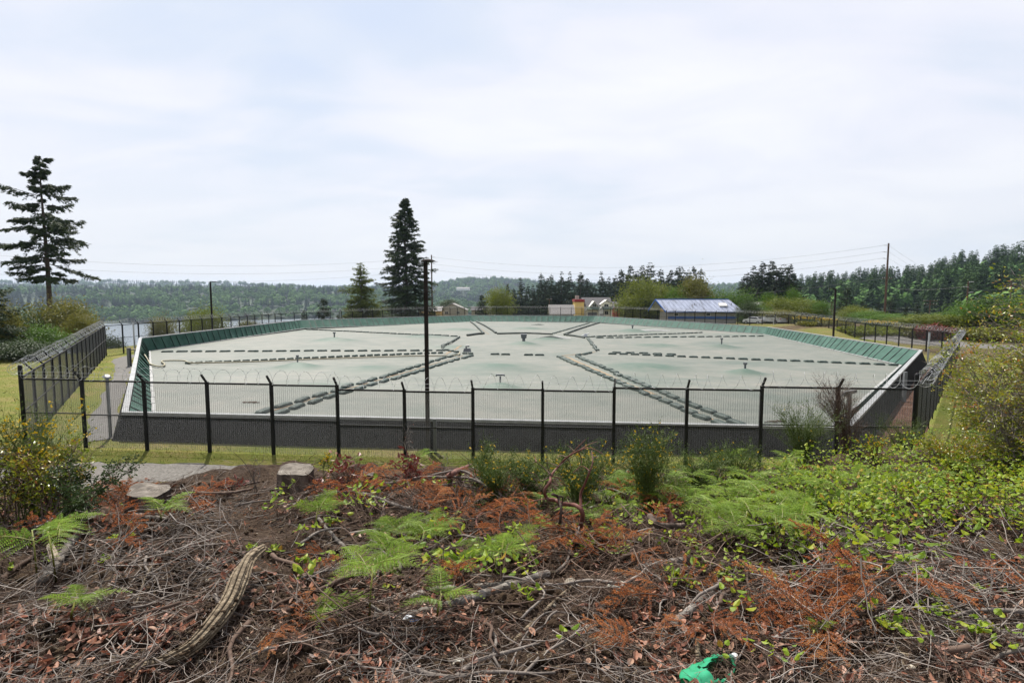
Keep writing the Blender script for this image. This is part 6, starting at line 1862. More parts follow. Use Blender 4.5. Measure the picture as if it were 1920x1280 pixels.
branch('branch', [(770, 905, .03), (830, 908, .06), (890, 902, .08), (940, 940, .04)], .008, .004, GT, 'thin grey branch between the two arching branches')
branch('branch', [(838, 950), (860, 951, .02), (900, 958), (930, 975)], .009, .006, GT, 'slim grey stick at the right end of the sinuous branch')
branch('branch', [(840, 893, .05), (860, 882, .10), (884, 870, .16)], .026, .034, MD, 'stubby reddish broken branch end behind the arching branches', cut=False)
branch('branch', [(596, 970, .03), (625, 1008), (650, 1035), (676, 1062)], .015, .013, LB, 'grey branch slanting down the slope behind the large middle fern')
branch('log', [(702, 1166), (760, 1160), (830, 1143), (900, 1122), (965, 1096, .03), (1026, 1074, .04)], .028, .026, LB, 'longest grey log on the lower slope, pale cut end to the right', 'log', cut=True, sides=10, knots=2, n=40)
branch('log', [(722, 1136), (780, 1122), (850, 1108), (920, 1102), (960, 1098)], .030, .018, LB, 'thicker log half buried behind the longest grey log', 'log', sides=10, knots=1)
branch('branch', [(708, 1172), (735, 1182), (766, 1190)], .014, .010, LB, 'short thick stick below the longest grey log')
branch('branch', [(958, 1210), (1000, 1168), (1040, 1128), (1072, 1102)], .013, .008, BW, 'pale bare stick lying up the slope right of the longest log')
branch('branch', [(957, 1248), (985, 1190, .02), (1020, 1150, .03), (1060, 1148, .03), (1110, 1162, .02), (1168, 1186)], .005, .003, GT, 'thin pale twig curving over the pale bare stick')
branch('log', [(1196, 1068), (1240, 1062), (1290, 1053), (1312, 1050)], .026, .024, LB, 'dark grey log end lying level below the ferns of the right bank', 'log', cut=True, sides=10)
branch('branch', [(1255, 1086), (1290, 1078), (1345, 1059, .02)], .009, .007, GT, 'slim grey stick in front of the level log end')
branch('branch', [(1150, 1076), (1340, 1062)], .012, .012, LB, 'long brown grey pole half buried along the level log end')
branch('log', [(1262, 1178), (1292, 1150), (1325, 1120), (1360, 1085, .03)], .026, .018, LB, 'grey forked log sloping up to the right above the green bottle', 'log', cut=True, sides=10, knots=3)
branch('branch', [(1303, 1130), (1318, 1100, .03), (1306, 1095, .05)], .006, .004, BW, 'crooked pale twig standing by the forked log')
branch('branch', [(1148, 1062), (1190, 1030, .05), (1222, 995, .14)], .016, .012, BT, 'dark stick leaning up to the charred broken chunk')
branch('branch', [(1218, 968, .22), (1232, 984, .20), (1265, 986, .20), (1282, 985, .18)], .026, .020, MT['stump_bark'], 'charred broken chunk of wood among the ferns')
branch('branch', [(1258, 984, .18), (1257, 968, .24), (1250, 954, .30)], .026, .020, MD, 'upright reddish splinter on the charred broken chunk')
branch('branch', [(1360, 1270), (1400, 1200, .02), (1390, 1150), (1360, 1120)], .005, .003, GT, 'thin curved twig right of the forked log')
branch('branch', [(1310, 1246), (1309, 1225, .03), (1308, 1198, .07)], .014, .013, BW, 'short upright peeled stick behind the green bottle')
branch('branch', [(1166, 1282), (1230, 1255), (1290, 1222)], .010, .007, BT, 'dark stick pointing at the green bottle')
branch('log', [(1815, 1172), (1860, 1184), (1935, 1200)], .022, .019, LB, 'short brown log at the right edge of the bare slope', 'log', cut=False, sides=9)
branch('branch', [(1640, 960, .05), (1700, 1000, .06), (1760, 1020, .05), (1830, 1065)], .007, .004, BT, 'long thin brown stem arching over the right slope')
branch('branch', [(1760, 960, .10), (1800, 945, .16), (1850, 948, .16), (1920, 960, .12)], .012, .007, GT, 'grey branch lying over the leaves at the right edge')
branch('branch', [(1808, 948, .15), (1815, 975, .08), (1812, 1005)], .007, .004, GT, 'forked grey twig hanging from the right edge branch')
branch('branch', [(1580, 1010, .02), (1600, 985, .08), (1592, 955, .16)], .008, .006, BT, 'dark crooked stem among the right salal leaves')
branch('branch', [(246, 1168), (262, 1110, .02), (285, 1060, .03), (312, 1030)], .006, .005, BW, 'thin pale stick lying up the slope left of the splintered root')
branch('branch', [(312, 985), (350, 1003), (402, 1022)], .011, .008, LB, 'slim grey stick right of the larger left stump')
branch('branch', [(480, 1115), (520, 1125), (545, 1140), (580, 1158)], .009, .006, BT, 'dark crooked stick right of the splintered root')
branch('branch', [(1390, 1230), (1430, 1175), (1470, 1130)], .006, .004, GT, 'thin grey stick right of the green bottle')
branch('branch', [(1555, 1225), (1600, 1205), (1650, 1185)], .009, .006, BT, 'short dark stick on the lower right slope')
branch('branch', [(1680, 1140), (1720, 1130), (1760, 1125), (1775, 1100)], .006, .004, GT, 'bent grey twig on the lower right slope')
branch('branch', [(1700, 1090), (1790, 1080), (1900, 1072)], .006, .004, GT, 'long straight grey twig on the right slope')
branch('branch', [(20, 1230), (60, 1195), (110, 1175)], .009, .006, GT, 'grey stick near the bottom left corner')

# the splintered root
root = empty('splintered_root', (0, 0, 0), 0, 'thick pale splintered root lying up the slope at the lower left', 'root')
ctr = [(262, 1266), (310, 1258), (360, 1238), (400, 1206), (432, 1168), (450, 1130), (468, 1098), (500, 1076)]
cp = np.array([on_ground(a, b) + [0, 0, .03 + .02 * i] for i, (a, b) in enumerate(ctr)])
cp = smooth_path(cp, 42)
cp[:, 2] = np.maximum(cp[:, 2], g(cp[:, 0], cp[:, 1]) + .03)
wd = np.interp(np.linspace(0, 1, len(cp)), [0, .25, .5, .7, .9, 1], [.012, .030, .040, .045, .03, .015])
m = M(); m.tube(cp, wd * .86, 10, wob=.25); m.build('heartwood', MT['bare_wood'], root, smooth=True)
T = unit(np.gradient(cp, axis=0)); xs = unit(np.cross(T, [0, 0, 1.0])); ysv = np.cross(xs, T)
m = M()
for k in range(30):
    a = k / 30 * 6.28; i0 = RS.randint(0, 14); i1 = len(cp) - RS.randint(0, 16)
    tw = a + np.linspace(0, .9, len(cp)) + RS.normal(0, .1)
    q = cp + (xs * np.cos(tw)[:, None] + ysv * np.sin(tw)[:, None]) * (wd * RS.uniform(.70, 1.12) * np.array([1 + .06 * float(vnoise(i_ * .3, k, 8)) for i_ in range(len(cp))]))[:, None]
    q = q[i0:i1]
    m.tube(q, np.linspace(.004, .0085, len(q)) * RS.uniform(.5, 1.6), 4, cap=True, wob=.3, tint=.5)
for k in range(9):
    d = unit(T[0] * -1 + rand_dir(1)[0] * .35)[None][0]; m.tube([cp[k % 3] + rand_dir(1)[0] * .02, cp[0] + d * .06, cp[0] + d * RS.uniform(.08, .16)], [.006, .005, .001], 4)
m.build('splinter_fibres', MT['bare_wood'], root, smooth=True)
q = cp[RS.randint(9, 24, 110)] + RS.normal(0, .03, (110, 3)) * [1, 1, .3] + [0, 0, .02]
ico_rocks('root_soil', q, .003 + .009 * RS.rand(110), MT['clod'], .8, .2, 'dark soil caked on the middle of the splintered root', 'soil')
# a second weathered slab near the bottom middle
m = M()
a, b = on_ground(1100, 1228), on_ground(1155, 1200)
for k in range(9):
    o_ = np.array([0, .012 * (k - 4), .012 + .004 * (k % 3)]); m.tube(curve_pts(a + o_, b + o_ * 1.4, 6, wob=.004), .009, 5, wob=.2)
tag(m.build('wood_slab', MT['bare_wood'], smooth=True), 'weathered layered slab of wood near the bottom middle', 'wood')
m = M(); a, b = on_ground(95, 1040), on_ground(105, 1062)
for k in range(6):
    o_ = np.array([.012 * (k - 2.5), 0, .03 + .01 * (k % 2)]); m.tube(curve_pts(a + o_ * .5 + [0, 0, .06], b + o_, 5, wob=.003), .010, 5)
tag(m.build('wood_splinter', MT['cut_wood'], smooth=True), 'pale split chip of wood leaning on the grey barked left log', 'wood')


# ================================================================== stumps
def stump(px, py_top, wpx, hgt, tilt, label, ring=True, py_base=None, square=False):
    w = on_ground(px, py_base or (py_top + 30)); d = w[1]; R = wpx / 2 / F * d
    zc = P(px, py_top, d)[2]; h = zc - (w[2] - .12)
    o = empty('tree_stump', (w[0], w[1], w[2] - .12), 0, label, 'stump'); o.rotation_euler = tilt
    m = M(); n = 40; rows = 7; V = []
    prof = [1 + .05 * math.sin(3 * a + px) + .035 * math.sin(7 * a) + .015 * math.sin(17 * a) for a in np.linspace(0, 2 * math.pi, n, endpoint=False)]
    for r in range(rows):
        t = r / (rows - 1); f = 1.22 - .22 * t ** .5 if not square else 1.05 - .05 * t
        for j in range(n):
            a = 2 * math.pi * j / n; rr = R * prof[j] * f * (1 + RS.normal(0, .018))
            V.append((rr * math.cos(a), rr * math.sin(a), h * t + (.012 * math.sin(3 * a) if r == rows - 1 else 0)))
    m.add(V, [(i * n + j, i * n + (j + 1) % n, (i + 1) * n + (j + 1) % n, (i + 1) * n + j) for i in range(rows - 1) for j in range(n)])
    m.build('stump_bark', MT['stump_bark'], o, smooth=True)
    m = M(); V = [(0, 0, h - .004)]; RR = 9
    for r in range(1, RR + 1):
        for j in range(n):
            a = 2 * math.pi * j / n; rr = R * prof[j] * .985 * r / RR
            V.append((rr * math.cos(a), rr * math.sin(a), h + .006 + .003 * math.sin(a * 2 + r) - .002 * (r % 2) + (.012 * math.sin(3 * a) * r / RR)))
    Fc = [(0, 1 + j, 1 + (j + 1) % n) for j in range(n)] + [(1 + (r - 1) * n + j, 1 + r * n + j, 1 + r * n + (j + 1) % n, 1 + (r - 1) * n + (j + 1) % n) for r in range(1, RR) for j in range(n)]
    m.add(V, Fc); m.build('cut_top', MT['stump_ring'], o, smooth=True)


m_, nt, out = _nodes('stump_rings'); N = nt.nodes; L = nt.links
tcr = N.new('ShaderNodeTexCoord'); ln = N.new('ShaderNodeVectorMath'); ln.operation = 'LENGTH'
mpz = N.new('ShaderNodeMapping'); mpz.inputs['Scale'].default_value = (1, 1, 0); L.new(tcr.outputs['Object'], mpz.inputs[0])
nzr = N.new('ShaderNodeTexNoise'); nzr.inputs['Scale'].default_value = 6; L.new(mpz.outputs[0], nzr.inputs['Vector'])
adv = N.new('ShaderNodeVectorMath'); adv.operation = 'MULTIPLY_ADD'; adv.inputs[1].default_value = (.05, .05, 0); L.new(nzr.outputs['Color'], adv.inputs[0]); L.new(mpz.outputs[0], adv.inputs[2]); L.new(adv.outputs[0], ln.inputs[0])
sn = N.new('ShaderNodeMath'); sn.operation = 'MULTIPLY'; sn.inputs[1].default_value = 300; L.new(ln.outputs['Value'], sn.inputs[0])
sn2 = N.new('ShaderNodeMath'); sn2.operation = 'SINE'; L.new(sn.outputs[0], sn2.inputs[0])
nb_ = N.new('ShaderNodeTexNoise'); nb_.inputs['Scale'].default_value = 14; nb_.inputs['Detail'].default_value = 8; L.new(tcr.outputs['Object'], nb_.inputs['Vector'])
ad_ = N.new('ShaderNodeMath'); ad_.operation = 'MULTIPLY_ADD'; ad_.inputs[1].default_value = .06; L.new(sn2.outputs[0], ad_.inputs[0]); L.new(nb_.outputs['Fac'], ad_.inputs[2])
rr_ = _ramp(nt, [(.25, (.04, .032, .026)), (.5, (.10, .083, .066)), (.78, (.21, .185, .155))]); L.new(ad_.outputs[0], rr_.inputs[0])
b = N.new('ShaderNodeBsdfPrincipled'); b.inputs['Roughness'].default_value = .9; L.new(rr_.outputs[0], b.inputs['Base Color']); L.new(b.outputs[0], out.inputs['Surface']); MT['stump_ring'] = m_
stump(556, 877, 64, .3, (.10, .05, 0), 'right one of the two big stumps, standing against the grass with rusty needles beside it', py_base=924)
stump(276, 917, 72, .3, (.06, .10, 0), 'left one of the two big stumps, low with a slanted weathered top', py_base=962)
stump(691, 888, 22, .25, (.05, .02, 0), 'small narrow dark stump between the right big stump and the arching branches', py_base=912)

# ================================================================== ferns
def frond_mesh(seed):
    """one bracken blade of unit length along +x, arching"""
    rs = np.random.RandomState(seed); m = M()
    s = np.linspace(0, 1, 14); arch = .28 + .1 * rs.rand()
    sp = np.c_[s, .03 * np.sin(s * 3 + seed), .10 * np.sin(s * 2.2) - arch * s ** 2.2]
    m.tube(sp, .008 * (1 - s * .85), 5, mat=1, cap=False)
    npn = 13
    for i in range(npn):
        t = .10 + .88 * (i / (npn - 1)) ** .92
        p = np.array([np.interp(t, s, sp[:, a]) for a in range(3)])
        Lp = .46 * (1 - t) ** .85 * (.9 + .2 * rs.rand()) + .02
        for sg in (-1, 1):
            an = math.radians(68 - 22 * t + rs.normal(0, 4))
            d = np.array([math.cos(an), sg * math.sin(an), rs.normal(-.10, .10)]); d /= np.linalg.norm(d)
            u = np.linspace(0, 1, 5); q = p + d * (Lp * u)[:, None] + np.array([.06 * Lp, 0, -.16 * Lp]) * (u ** 2)[:, None]
            m.tube(q, .0028 * (1 - .7 * u), 3, mat=1, cap=False)
            k = max(4, int(Lp / .026)); uu = (np.arange(k) + .5) / k
            c = np.c_[[np.interp(uu, u, q[:, a]) for a in range(3)]].T
            lat = np.cross(d, [0, 0, 1.0]); lat /= np.linalg.norm(lat)
            pl = .135 * Lp ** .6 * (1 - uu) ** .7 + .012
            for s2 in (-1, 1):
                D = lat * s2 + d * .55 + rs.normal(0, .07, (k, 3)) + np.array([0, 0, -.15])
                leaves(m, c, D, np.cross(D, [0, 0, 1.0]) + rs.normal(0, .12, (k, 3)), pl * rs.uniform(.85, 1.15, k), np.minimum(pl * .30, .017), .12, mat=0, tints=np.clip(.35 + .35 * t + rs.normal(0, .15, k), 0, 1), bend=.15)
    return m.mesh('frond', [MT['fern'], MT['fern_stem']])


FR = [frond_mesh(s) for s in range(5)]
STEM = M(); STEM.tube([(0, 0, -.05), (.01, 0, .5), (.03, 0, 1)], [.0065, .005, .004], 6); STEM = STEM.mesh('stem', [MT['fern_stem']], True)
FN = [0]


def fern(px, py, size, label, fronds=3, stem=.30, face=None, group=None, spread=1.0, base=None):
    """py is where its stem meets the ground; size = length of the longest frond in metres"""
    w = on_ground(px, py) if base is None else np.array(base)
    o = empty('bracken_fern', w, 0, label, 'fern', group)
    i = FN[0]; FN[0] += 1; rs = np.random.RandomState(900 + i)
    a0 = face if face is not None else rs.rand() * 6.28
    link('stem', STEM, o, (0, 0, 0), (0, 0, rs.rand() * 6), (1, 1, stem))
    for k in range(fronds):
        az = a0 + spread * (k - (fronds - 1) / 2) * (5.2 / max(2, fronds)) + rs.normal(0, .25)
        L = size * (1 - .12 * abs(k - (fronds - 1) / 2)) * rs.uniform(.85, 1.1)
        link('frond', FR[(i + k) % 5], o, (.03, 0, stem * (1 - .10 * (k % 3))), (rs.normal(0, .15), -rs.uniform(.10, .45), az), L * .80)


fern(70, 1085, .62, 'large pale fern at the left edge above the dark branch', 3, .36, 1.6)
fern(105, 1090, .45, 'lacy fern standing over the grey barked left log', 2, .34, .6)
fern(132, 1172, .30, 'small bright fern alone on the lower left slope', 4, .13, 1.4)
fern(305, 985, .42, 'light green fern in front of the larger left stump', 3, .16, 1.2)
fern(592, 1000, .36, 'tall deep green fern behind the slanting grey branch', 4, .20, 1.5, spread=.8)
fern(692, 1172, .48, 'largest fern, in the middle of the bare slope with a long bare stem', 4, .32, 1.5)
fern(735, 1020, .42, 'pale lacy fern just below the long sinuous branch', 4, .14, 1.3)
fern(790, 1030, .40, 'pale lacy fern right of the one below the sinuous branch', 3, .14, .9)
fern(715, 1060, .34, 'flat fern behind the largest middle fern', 3, .10, 2.2)
fern(850, 1080, .32, 'pale feathery fern left of the yellow green salal row', 3, .10, 1.0)
fern(600, 1158, .30, 'low bright fern below the round salal leaves', 3, .06, .4)
fern(818, 1170, .36, 'fern leaning over the longest grey log', 3, .16, 1.9)
fern(930, 1075, .50, 'broad light fern at the right end of the longest log', 4, .15, 1.3)
fern(955, 1040, .34, 'fern touching the curved red stem in the middle', 3, .12, .8)
fern(1008, 1010, .26, 'little fern left of the foot of the red bare branches', 3, .12, 1.6)
fern(1128, 1018, .30, 'low pale fern right of the foot of the red bare branches', 4, .08, 1.2)
fern(645, 890, .30, 'small fern behind the small narrow stump', 3, .16, 1.5)
fern(780, 888, .40, 'fern under the withered red leaves', 3, .20, 1.2)
fern(1522, 1200, .14, 'tiny upright fern on the lower right slope', 3, .08, 1.5)
fern(1175, 925, .45, 'bright fern right of the red bare branches beside the broom', 4, .2, 1.4)
PATCH = 'ferns massed on the right bank'
for (a, b, s) in [(1210, 960, .5), (1260, 950, .5), (1300, 975, .55), (1290, 930, .5), (1330, 1000, .5), (1350, 950, .6), (1375, 985, .55), (1400, 930, .6), (1420, 975, .6), (1395, 1015, .45), (1440, 950, .6), (1450, 1000, .5), (1470, 915, .6), (1500, 940, .6), (1520, 980, .5), (1540, 915, .55), (1560, 955, .5), (1330, 905, .5), (1365, 890, .55), (1240, 925, .4), (1480, 890, .5), (1600, 930, .55), (1640, 920, .6), (1680, 940, .5), (1620, 965, .4), (1340, 1030, .35), (1455, 1030, .35), (1370, 1040, .4), (1490, 1020, .45)]:
    fern(a, b, s * .95, 'green bracken fern in the mass of ferns covering the right bank', 4, .24, None, PATCH)
fern(1848, 880, .55, 'tall triangular fern in front of the huckleberry bush', 3, .40, 1.5)
fern(1895, 905, .6, 'wide fern at the right edge under the huckleberry bush', 4, .38, 1.2)
fern(1815, 915, .45, 'fern left of the tall triangular fern', 3, .30, 1.8)
fern(1740, 935, .40, 'fern among salal leaves left of the right edge', 3, .28, 1.2)


# ================================================================== salal
def salal_leaves(m, c, n, R, L=.065, up=.2, mat=0):
    D = rand_dir(n, -.15, .75); p = c + np.c_[RS.normal(0, R, (n, 2)), np.abs(RS.normal(0, R * .8, n))]
    leaves(m, p, D, np.cross(D, [0, 0, 1.0]) + RS.normal(0, .25, (n, 3)), L * RS.uniform(.6, 1.2, n), L * .66 * RS.uniform(.7, 1.1, n), .18, mat=mat, tints=np.clip(RS.beta(2.2, 2.2, n) * .85 + (RS.rand(n) < .05) * .5, 0, 1), bend=.18, shape=8)


def sprig(px, py, n, R, label, L=.065, h=.08):
    w = on_ground(px, py); o = empty('salal_plant', w, 0, label, 'plant')
    m = M()
    for k in range(max(2, n // 4)):
        d = np.array([RS.normal(0, R), RS.normal(0, R), h + R * RS.rand()]); m.tube([(0, 0, -.02), d * .5 + [0, 0, .02], d], [.003, .0025, .0015], 4, cap=False)
    m.build('stem', MT['brown_twig'], o)
    m = M(); salal_leaves(m, np.array([0, 0, h]), n, R, L); m.build('foliage', MT['salal'], o)


for (a, b, n, R, lab, L) in [
    (533, 938, 12, .06, 'salal sprig of rounded leaves left of the long sinuous branch', .06), (555, 965, 8, .05, 'loose yellow salal sprig below the one by the sinuous branch', .055), (522, 968, 12, .07, 'yellow green salal sprig left of the tall deep green fern', .055),
    (678, 955, 40, .10, 'densest bright salal clump under the long sinuous branch', .06), (690, 925, 16, .07, 'salal clump at the bend of the sinuous branch', .055), (705, 975, 12, .06, 'loose salal sprig right of the densest clump', .055),
    (577, 1020, 8, .05, 'small upright salal sprig below the tall deep green fern', .06), (622, 988, 6, .04, 'pair of yellow salal leaves right of the tall deep green fern', .06), (576, 1098, 5, .03, 'two large round salal leaves with a red tip on the bare slope', .085),
    (562, 1048, 4, .03, 'tiny salal sprig above the large round leaves', .04), (830, 1085, 26, .10, 'yellow green salal row left of the broad light fern', .06), (862, 1090, 22, .09, 'right end of the yellow green salal row', .06), (885, 1055, 20, .08, 'salal clump left of the broad light fern', .06), (940, 1095, 30, .10, 'darker salal clump below the broad light fern', .055),
    (1312, 1082, 9, .05, 'salal sprig in front of the slim grey stick', .055), (1385, 1115, 3, .03, 'single broad leaf by the forked log', .06), (1385, 1148, 6, .05, 'green salal sprig right of the forked log', .06), (1375, 1180, 5, .05, 'dark green salal leaves above the green bottle', .06), (1072, 1215, 5, .03, 'little upright yellow green sprout near the bottom middle', .045),
    (1350, 1235, 3, .025, 'yellow leaf pair just above the green bottle', .045), (1450, 1265, 16, .06, 'leafy dark green seedling at the bottom right of the green bottle', .035), (1660, 1080, 30, .11, 'open salal plant on the right slope', .075), (1690, 1020, 14, .08, 'salal sprig above the open salal plant', .075), (1610, 1030, 18, .09, 'salal sprig right of the fern mass', .065), (1500, 1050, 22, .09, 'salal clump at the foot of the fern mass', .06), (1545, 1045, 18, .08, 'salal clump right of the clump at the foot of the ferns', .06), (1480, 965, 10, .05, 'yellow salal sprig inside the fern mass', .06),
    (1680, 1185, 8, .03, 'two little green leaves on the bare right slope', .05), (1715, 1225, 9, .04, 'small green rosette low on the right slope', .045), (1740, 1180, 5, .025, 'small yellow green leaf right of the two little leaves', .05), (1850, 1230, 8, .05, 'yellowish sprig low at the right', .045), (1875, 1215, 8, .05, 'green sprig low at the right edge', .05), (1905, 990, 10, .06, 'yellow green salal sprig at the right edge', .07), (1795, 1005, 12, .07, 'salal sprig under the right edge branch', .065),
    (235, 1000, 3, .02, 'single yellow leaf below the left stump', .045), (1190, 1000, 14, .08, 'salal sprig left of the charred broken chunk', .055), (1225, 1035, 12, .07, 'salal sprig below the charred broken chunk', .05), (1155, 980, 10, .07, 'salal sprig behind the low pale fern', .05), (760, 925, 10, .06, 'yellow salal sprig under the arching branches', .055), (815, 925, 10, .06, 'salal sprig right of the yellow one under the arching branches', .055), (850, 985, 8, .05, 'small green sprig in the rusty drift', .05)]:
    sprig(a, b, n, R, lab, L)

# small seedlings and sprigs all over the litter and along the crest
SPM = []
for s_ in range(6):
    m = M()
    for k in range(5):
        d = np.array([RS.normal(0, .05), RS.normal(0, .05), .05 + .06 * RS.rand()]); m.tube([(0, 0, -.02), d * .5 + [0, 0, .02], d], [.004, .003, .002], 4, mat=1, cap=False)
        salal_leaves(m, d - [0, 0, .006], 2 + s_ // 2, .004, .055)
    SPM.append(m.mesh('seedling', [MT['salal'], MT['brown_twig']]))
zones = [('on the bare slope below the big stumps', 420, 640, 930, 1080, 8), ('around the longest grey log', 640, 1000, 1000, 1200, 8), ('along the crest behind the arching branches', 840, 1200, 885, 940, 26), ('around the red bare branches', 980, 1200, 930, 1060, 24), ('below the fern mass', 1220, 1560, 1010, 1110, 20), ('on the lower right slope', 1560, 1900, 1030, 1240, 14), ('at the left end of the bank', 0, 260, 940, 1080, 8)]
for zn, x0, x1, y0, y1, n_ in zones:
    for k in range(n_):
        w = on_ground(RS.uniform(x0, x1), RS.uniform(y0, y1)); sc_ = RS.uniform(.45, .95)
        o = link('seedling', SPM[RS.randint(6)], None, w, (0, 0, RS.rand() * 6.28), sc_)
        tag(o, 'small yellow green seedling ' + zn, 'seedling', 'small seedlings ' + zn)
for k in range(16):
    fern(RS.uniform(1000, 1230), RS.uniform(905, 1000), RS.uniform(.22, .36), 'small bracken fern in the green tangle around the red bare branches', 3, .12, None, 'small ferns around the red bare branches')
for k in range(9):
    fern(RS.uniform(640, 900), RS.uniform(985, 1090), RS.uniform(.24, .36), 'small pale bracken fern among the litter behind the longest log', 3, .10, None, 'small pale ferns behind the longest log')

# the leafy mass on the right
n = 19000
px = RS.uniform(1180, 1990, n); py = RS.uniform(835, 1110, n)
lo = np.interp(px, [1180, 1350, 1440, 1600, 1700, 1990], [930, 915, 900, 850, 835, 825]); hi = np.interp(px, [1180, 1300, 1450, 1600, 1750, 1990], [1000, 1030, 1030, 1020, 1015, 1000])
k = (py > lo) & (RS.rand(n) < np.exp(-np.clip(py - hi + 30 - 50 * vnoise(px / 50, py / 30, 7), 0, None) / 22)) & (RS.rand(n) < np.clip((px - 1150) / 450, .15, 1))
w = on_ground_many(px[k], py[k], 3.0); n = len(w)
m = M(); D = rand_dir(n, -.1, .8)
hh = .06 + .34 * RS.rand(n) * np.clip((w[:, 0] - 1.0) / 3, .2, 1)
leaves(m, w + np.c_[RS.normal(0, .05, (n, 2)), hh], D, np.cross(D, [0, 0, 1.0]) + RS.normal(0, .25, (n, 3)), RS.uniform(.5, 1.0, n) * (.030 + .05 * RS.rand(n) ** 2), RS.uniform(.018, .046, n), .22, tints=np.clip(RS.beta(2, 2.6, n) * .9 + (RS.rand(n) < .06) * .45, 0, 1), bend=.18, shape=8)
kk = RS.rand(n) < .25; q = w[kk]
leaves(m, q, rand_dir(len(q), .5, 1), rand_dir(len(q)), hh[kk] * 1.1 + .05, .006, 0, mat=1, shape=4)
tag(m.build('salal_cover', [MT['salal'], MT['brown_twig']]), 'dense yellow green salal leaves covering the right bank', 'ground cover', kind='stuff')
# low weeds behind the crest in the middle
n = 5200
px = RS.uniform(880, 1560, n); py = RS.uniform(868, 960, n); k = (py > 875 + 25 * vnoise(px / 60, px * 0, 3)) & (RS.rand(n) < .55)
w = on_ground_many(px[k], py[k], 3.0); n = len(w); m = M(); D = rand_dir(n, .1, 1)
leaves(m, w, D, rand_dir(n), RS.uniform(.05, .18, n), RS.uniform(.008, .022, n), .1, tints=RS.rand(n), bend=.2)
tag(m.build('weed_cover', MT['broom_green']), 'low green weeds on the crest of the bank', 'weeds', kind='stuff')


# ================================================================== bushes
def bush(name, base, h, spread, stems, twigs, leaf_n, leafL, m_twig, m_leaf, label, flower=None, fl_n=0, seed=0, lean=(0, 0), bare=0.0, leafW=.5, upright=.6, twig_r=.006, tips=.45, flat=1.0, cat='shrub', layered=0.0):
    rs = np.random.RandomState(seed); o = empty(name, base, 0, label, cat)
    tw = M(); C = []; Dd = []
    for i in range(stems):
        az = rs.rand() * 6.28; out = spread * rs.uniform(.25, 1.0); hh = h * rs.uniform(.55, 1.0)
        tip = np.array([math.cos(az) * out + lean[0] * h, math.sin(az) * out * flat + lean[1] * h, hh])
        mid = tip * [.35, .35, .6] + rs.normal(0, .05 * h, 3)
        b0 = np.array([rs.normal(0, .06), rs.normal(0, .06), -.05])
        p = smooth_path([b0, mid, tip], 10)
        tw.tube(p, np.linspace(twig_r, twig_r * .35, len(p)), 5, cap=False, tint=rs.rand())
        for j in range(twigs):
            t = rs.uniform(.25, 1); q = p[min(len(p) - 1, int(t * (len(p) - 1)))]
            d = unit(rs.normal(0, 1, 3) * [1, 1, .55 * (1 - layered)] + np.array([math.cos(az) * .6, math.sin(az) * .6, upright])) * h * rs.uniform(.10, .30)
            e = q + d; mm = q + d * .5 + rs.normal(0, .012 * h, 3) + [0, 0, .02 * h]
            tw.tube([q, mm, e], [twig_r * .35, twig_r * .25, twig_r * .12], 3, cap=False, tint=rs.rand())
            for s in range(2):
                d2 = unit(d + rs.normal(0, .5, 3) * np.linalg.norm(d)) * np.linalg.norm(d) * .5
                tw.tube([mm, mm + d2], [twig_r * .22, twig_r * .1], 3, cap=False, tint=rs.rand())
                C.append((mm, mm + d2)); 
            C.append((q, e))
    tw.build('twigs', m_twig, o)
    C = np.array(C); k = rs.randint(0, len(C), leaf_n)
    if bare: 
        good = rs.rand(len(C)) > bare; idx = np.where(good)[0]; k = idx[rs.randint(0, len(idx), leaf_n)]
    t = rs.uniform(1 - tips * 1.6, 1.08, leaf_n)[:, None]
    p = C[k, 0] * (1 - t) + C[k, 1] * t + rs.normal(0, leafL * .5, (leaf_n, 3))
    D = unit(C[k, 1] - C[k, 0]) + rs.normal(0, .8, (leaf_n, 3)) * [1, 1, 1 - .6 * layered]
    U = rs.normal(0, 1, (leaf_n, 3)) * [1, 1, 1 - .85 * layered]
    cl = np.random.RandomState(seed + 5).rand(len(C))[k]
    lf = M(); leaves(lf, p, D, U, leafL * rs.uniform(.6, 1.3, leaf_n), leafL * leafW * rs.uniform(.7, 1.2, leaf_n), .15, tints=np.clip(.15 + .55 * cl ** 1.3 + .3 * (p[:, 2] / h) * cl + rs.normal(0, .1, leaf_n), 0, 1), bend=.1)
    lf.build('foliage', m_leaf, o)
    if flower:
        k = rs.randint(0, len(C), fl_n); hot = np.random.RandomState(seed + 9).rand(len(C)) < .30; idx = np.where(hot)[0]; k = idx[rs.randint(0, len(idx), fl_n)]
        t = rs.uniform(.3, 1.05, fl_n)[:, None]; p = C[k, 0] * (1 - t) + C[k, 1] * t + rs.normal(0, .008, (fl_n, 3))
        fm = M(); leaves(fm, p, rand_dir(fl_n), rand_dir(fl_n), .026 * rs.uniform(.7, 1.2, fl_n), .018, .25, bend=.3); leaves(fm, p, rand_dir(fl_n), rand_dir(fl_n), .020, .016, .25)
        fm.build('blossoms', MT['broom_flower'], o)
    return o


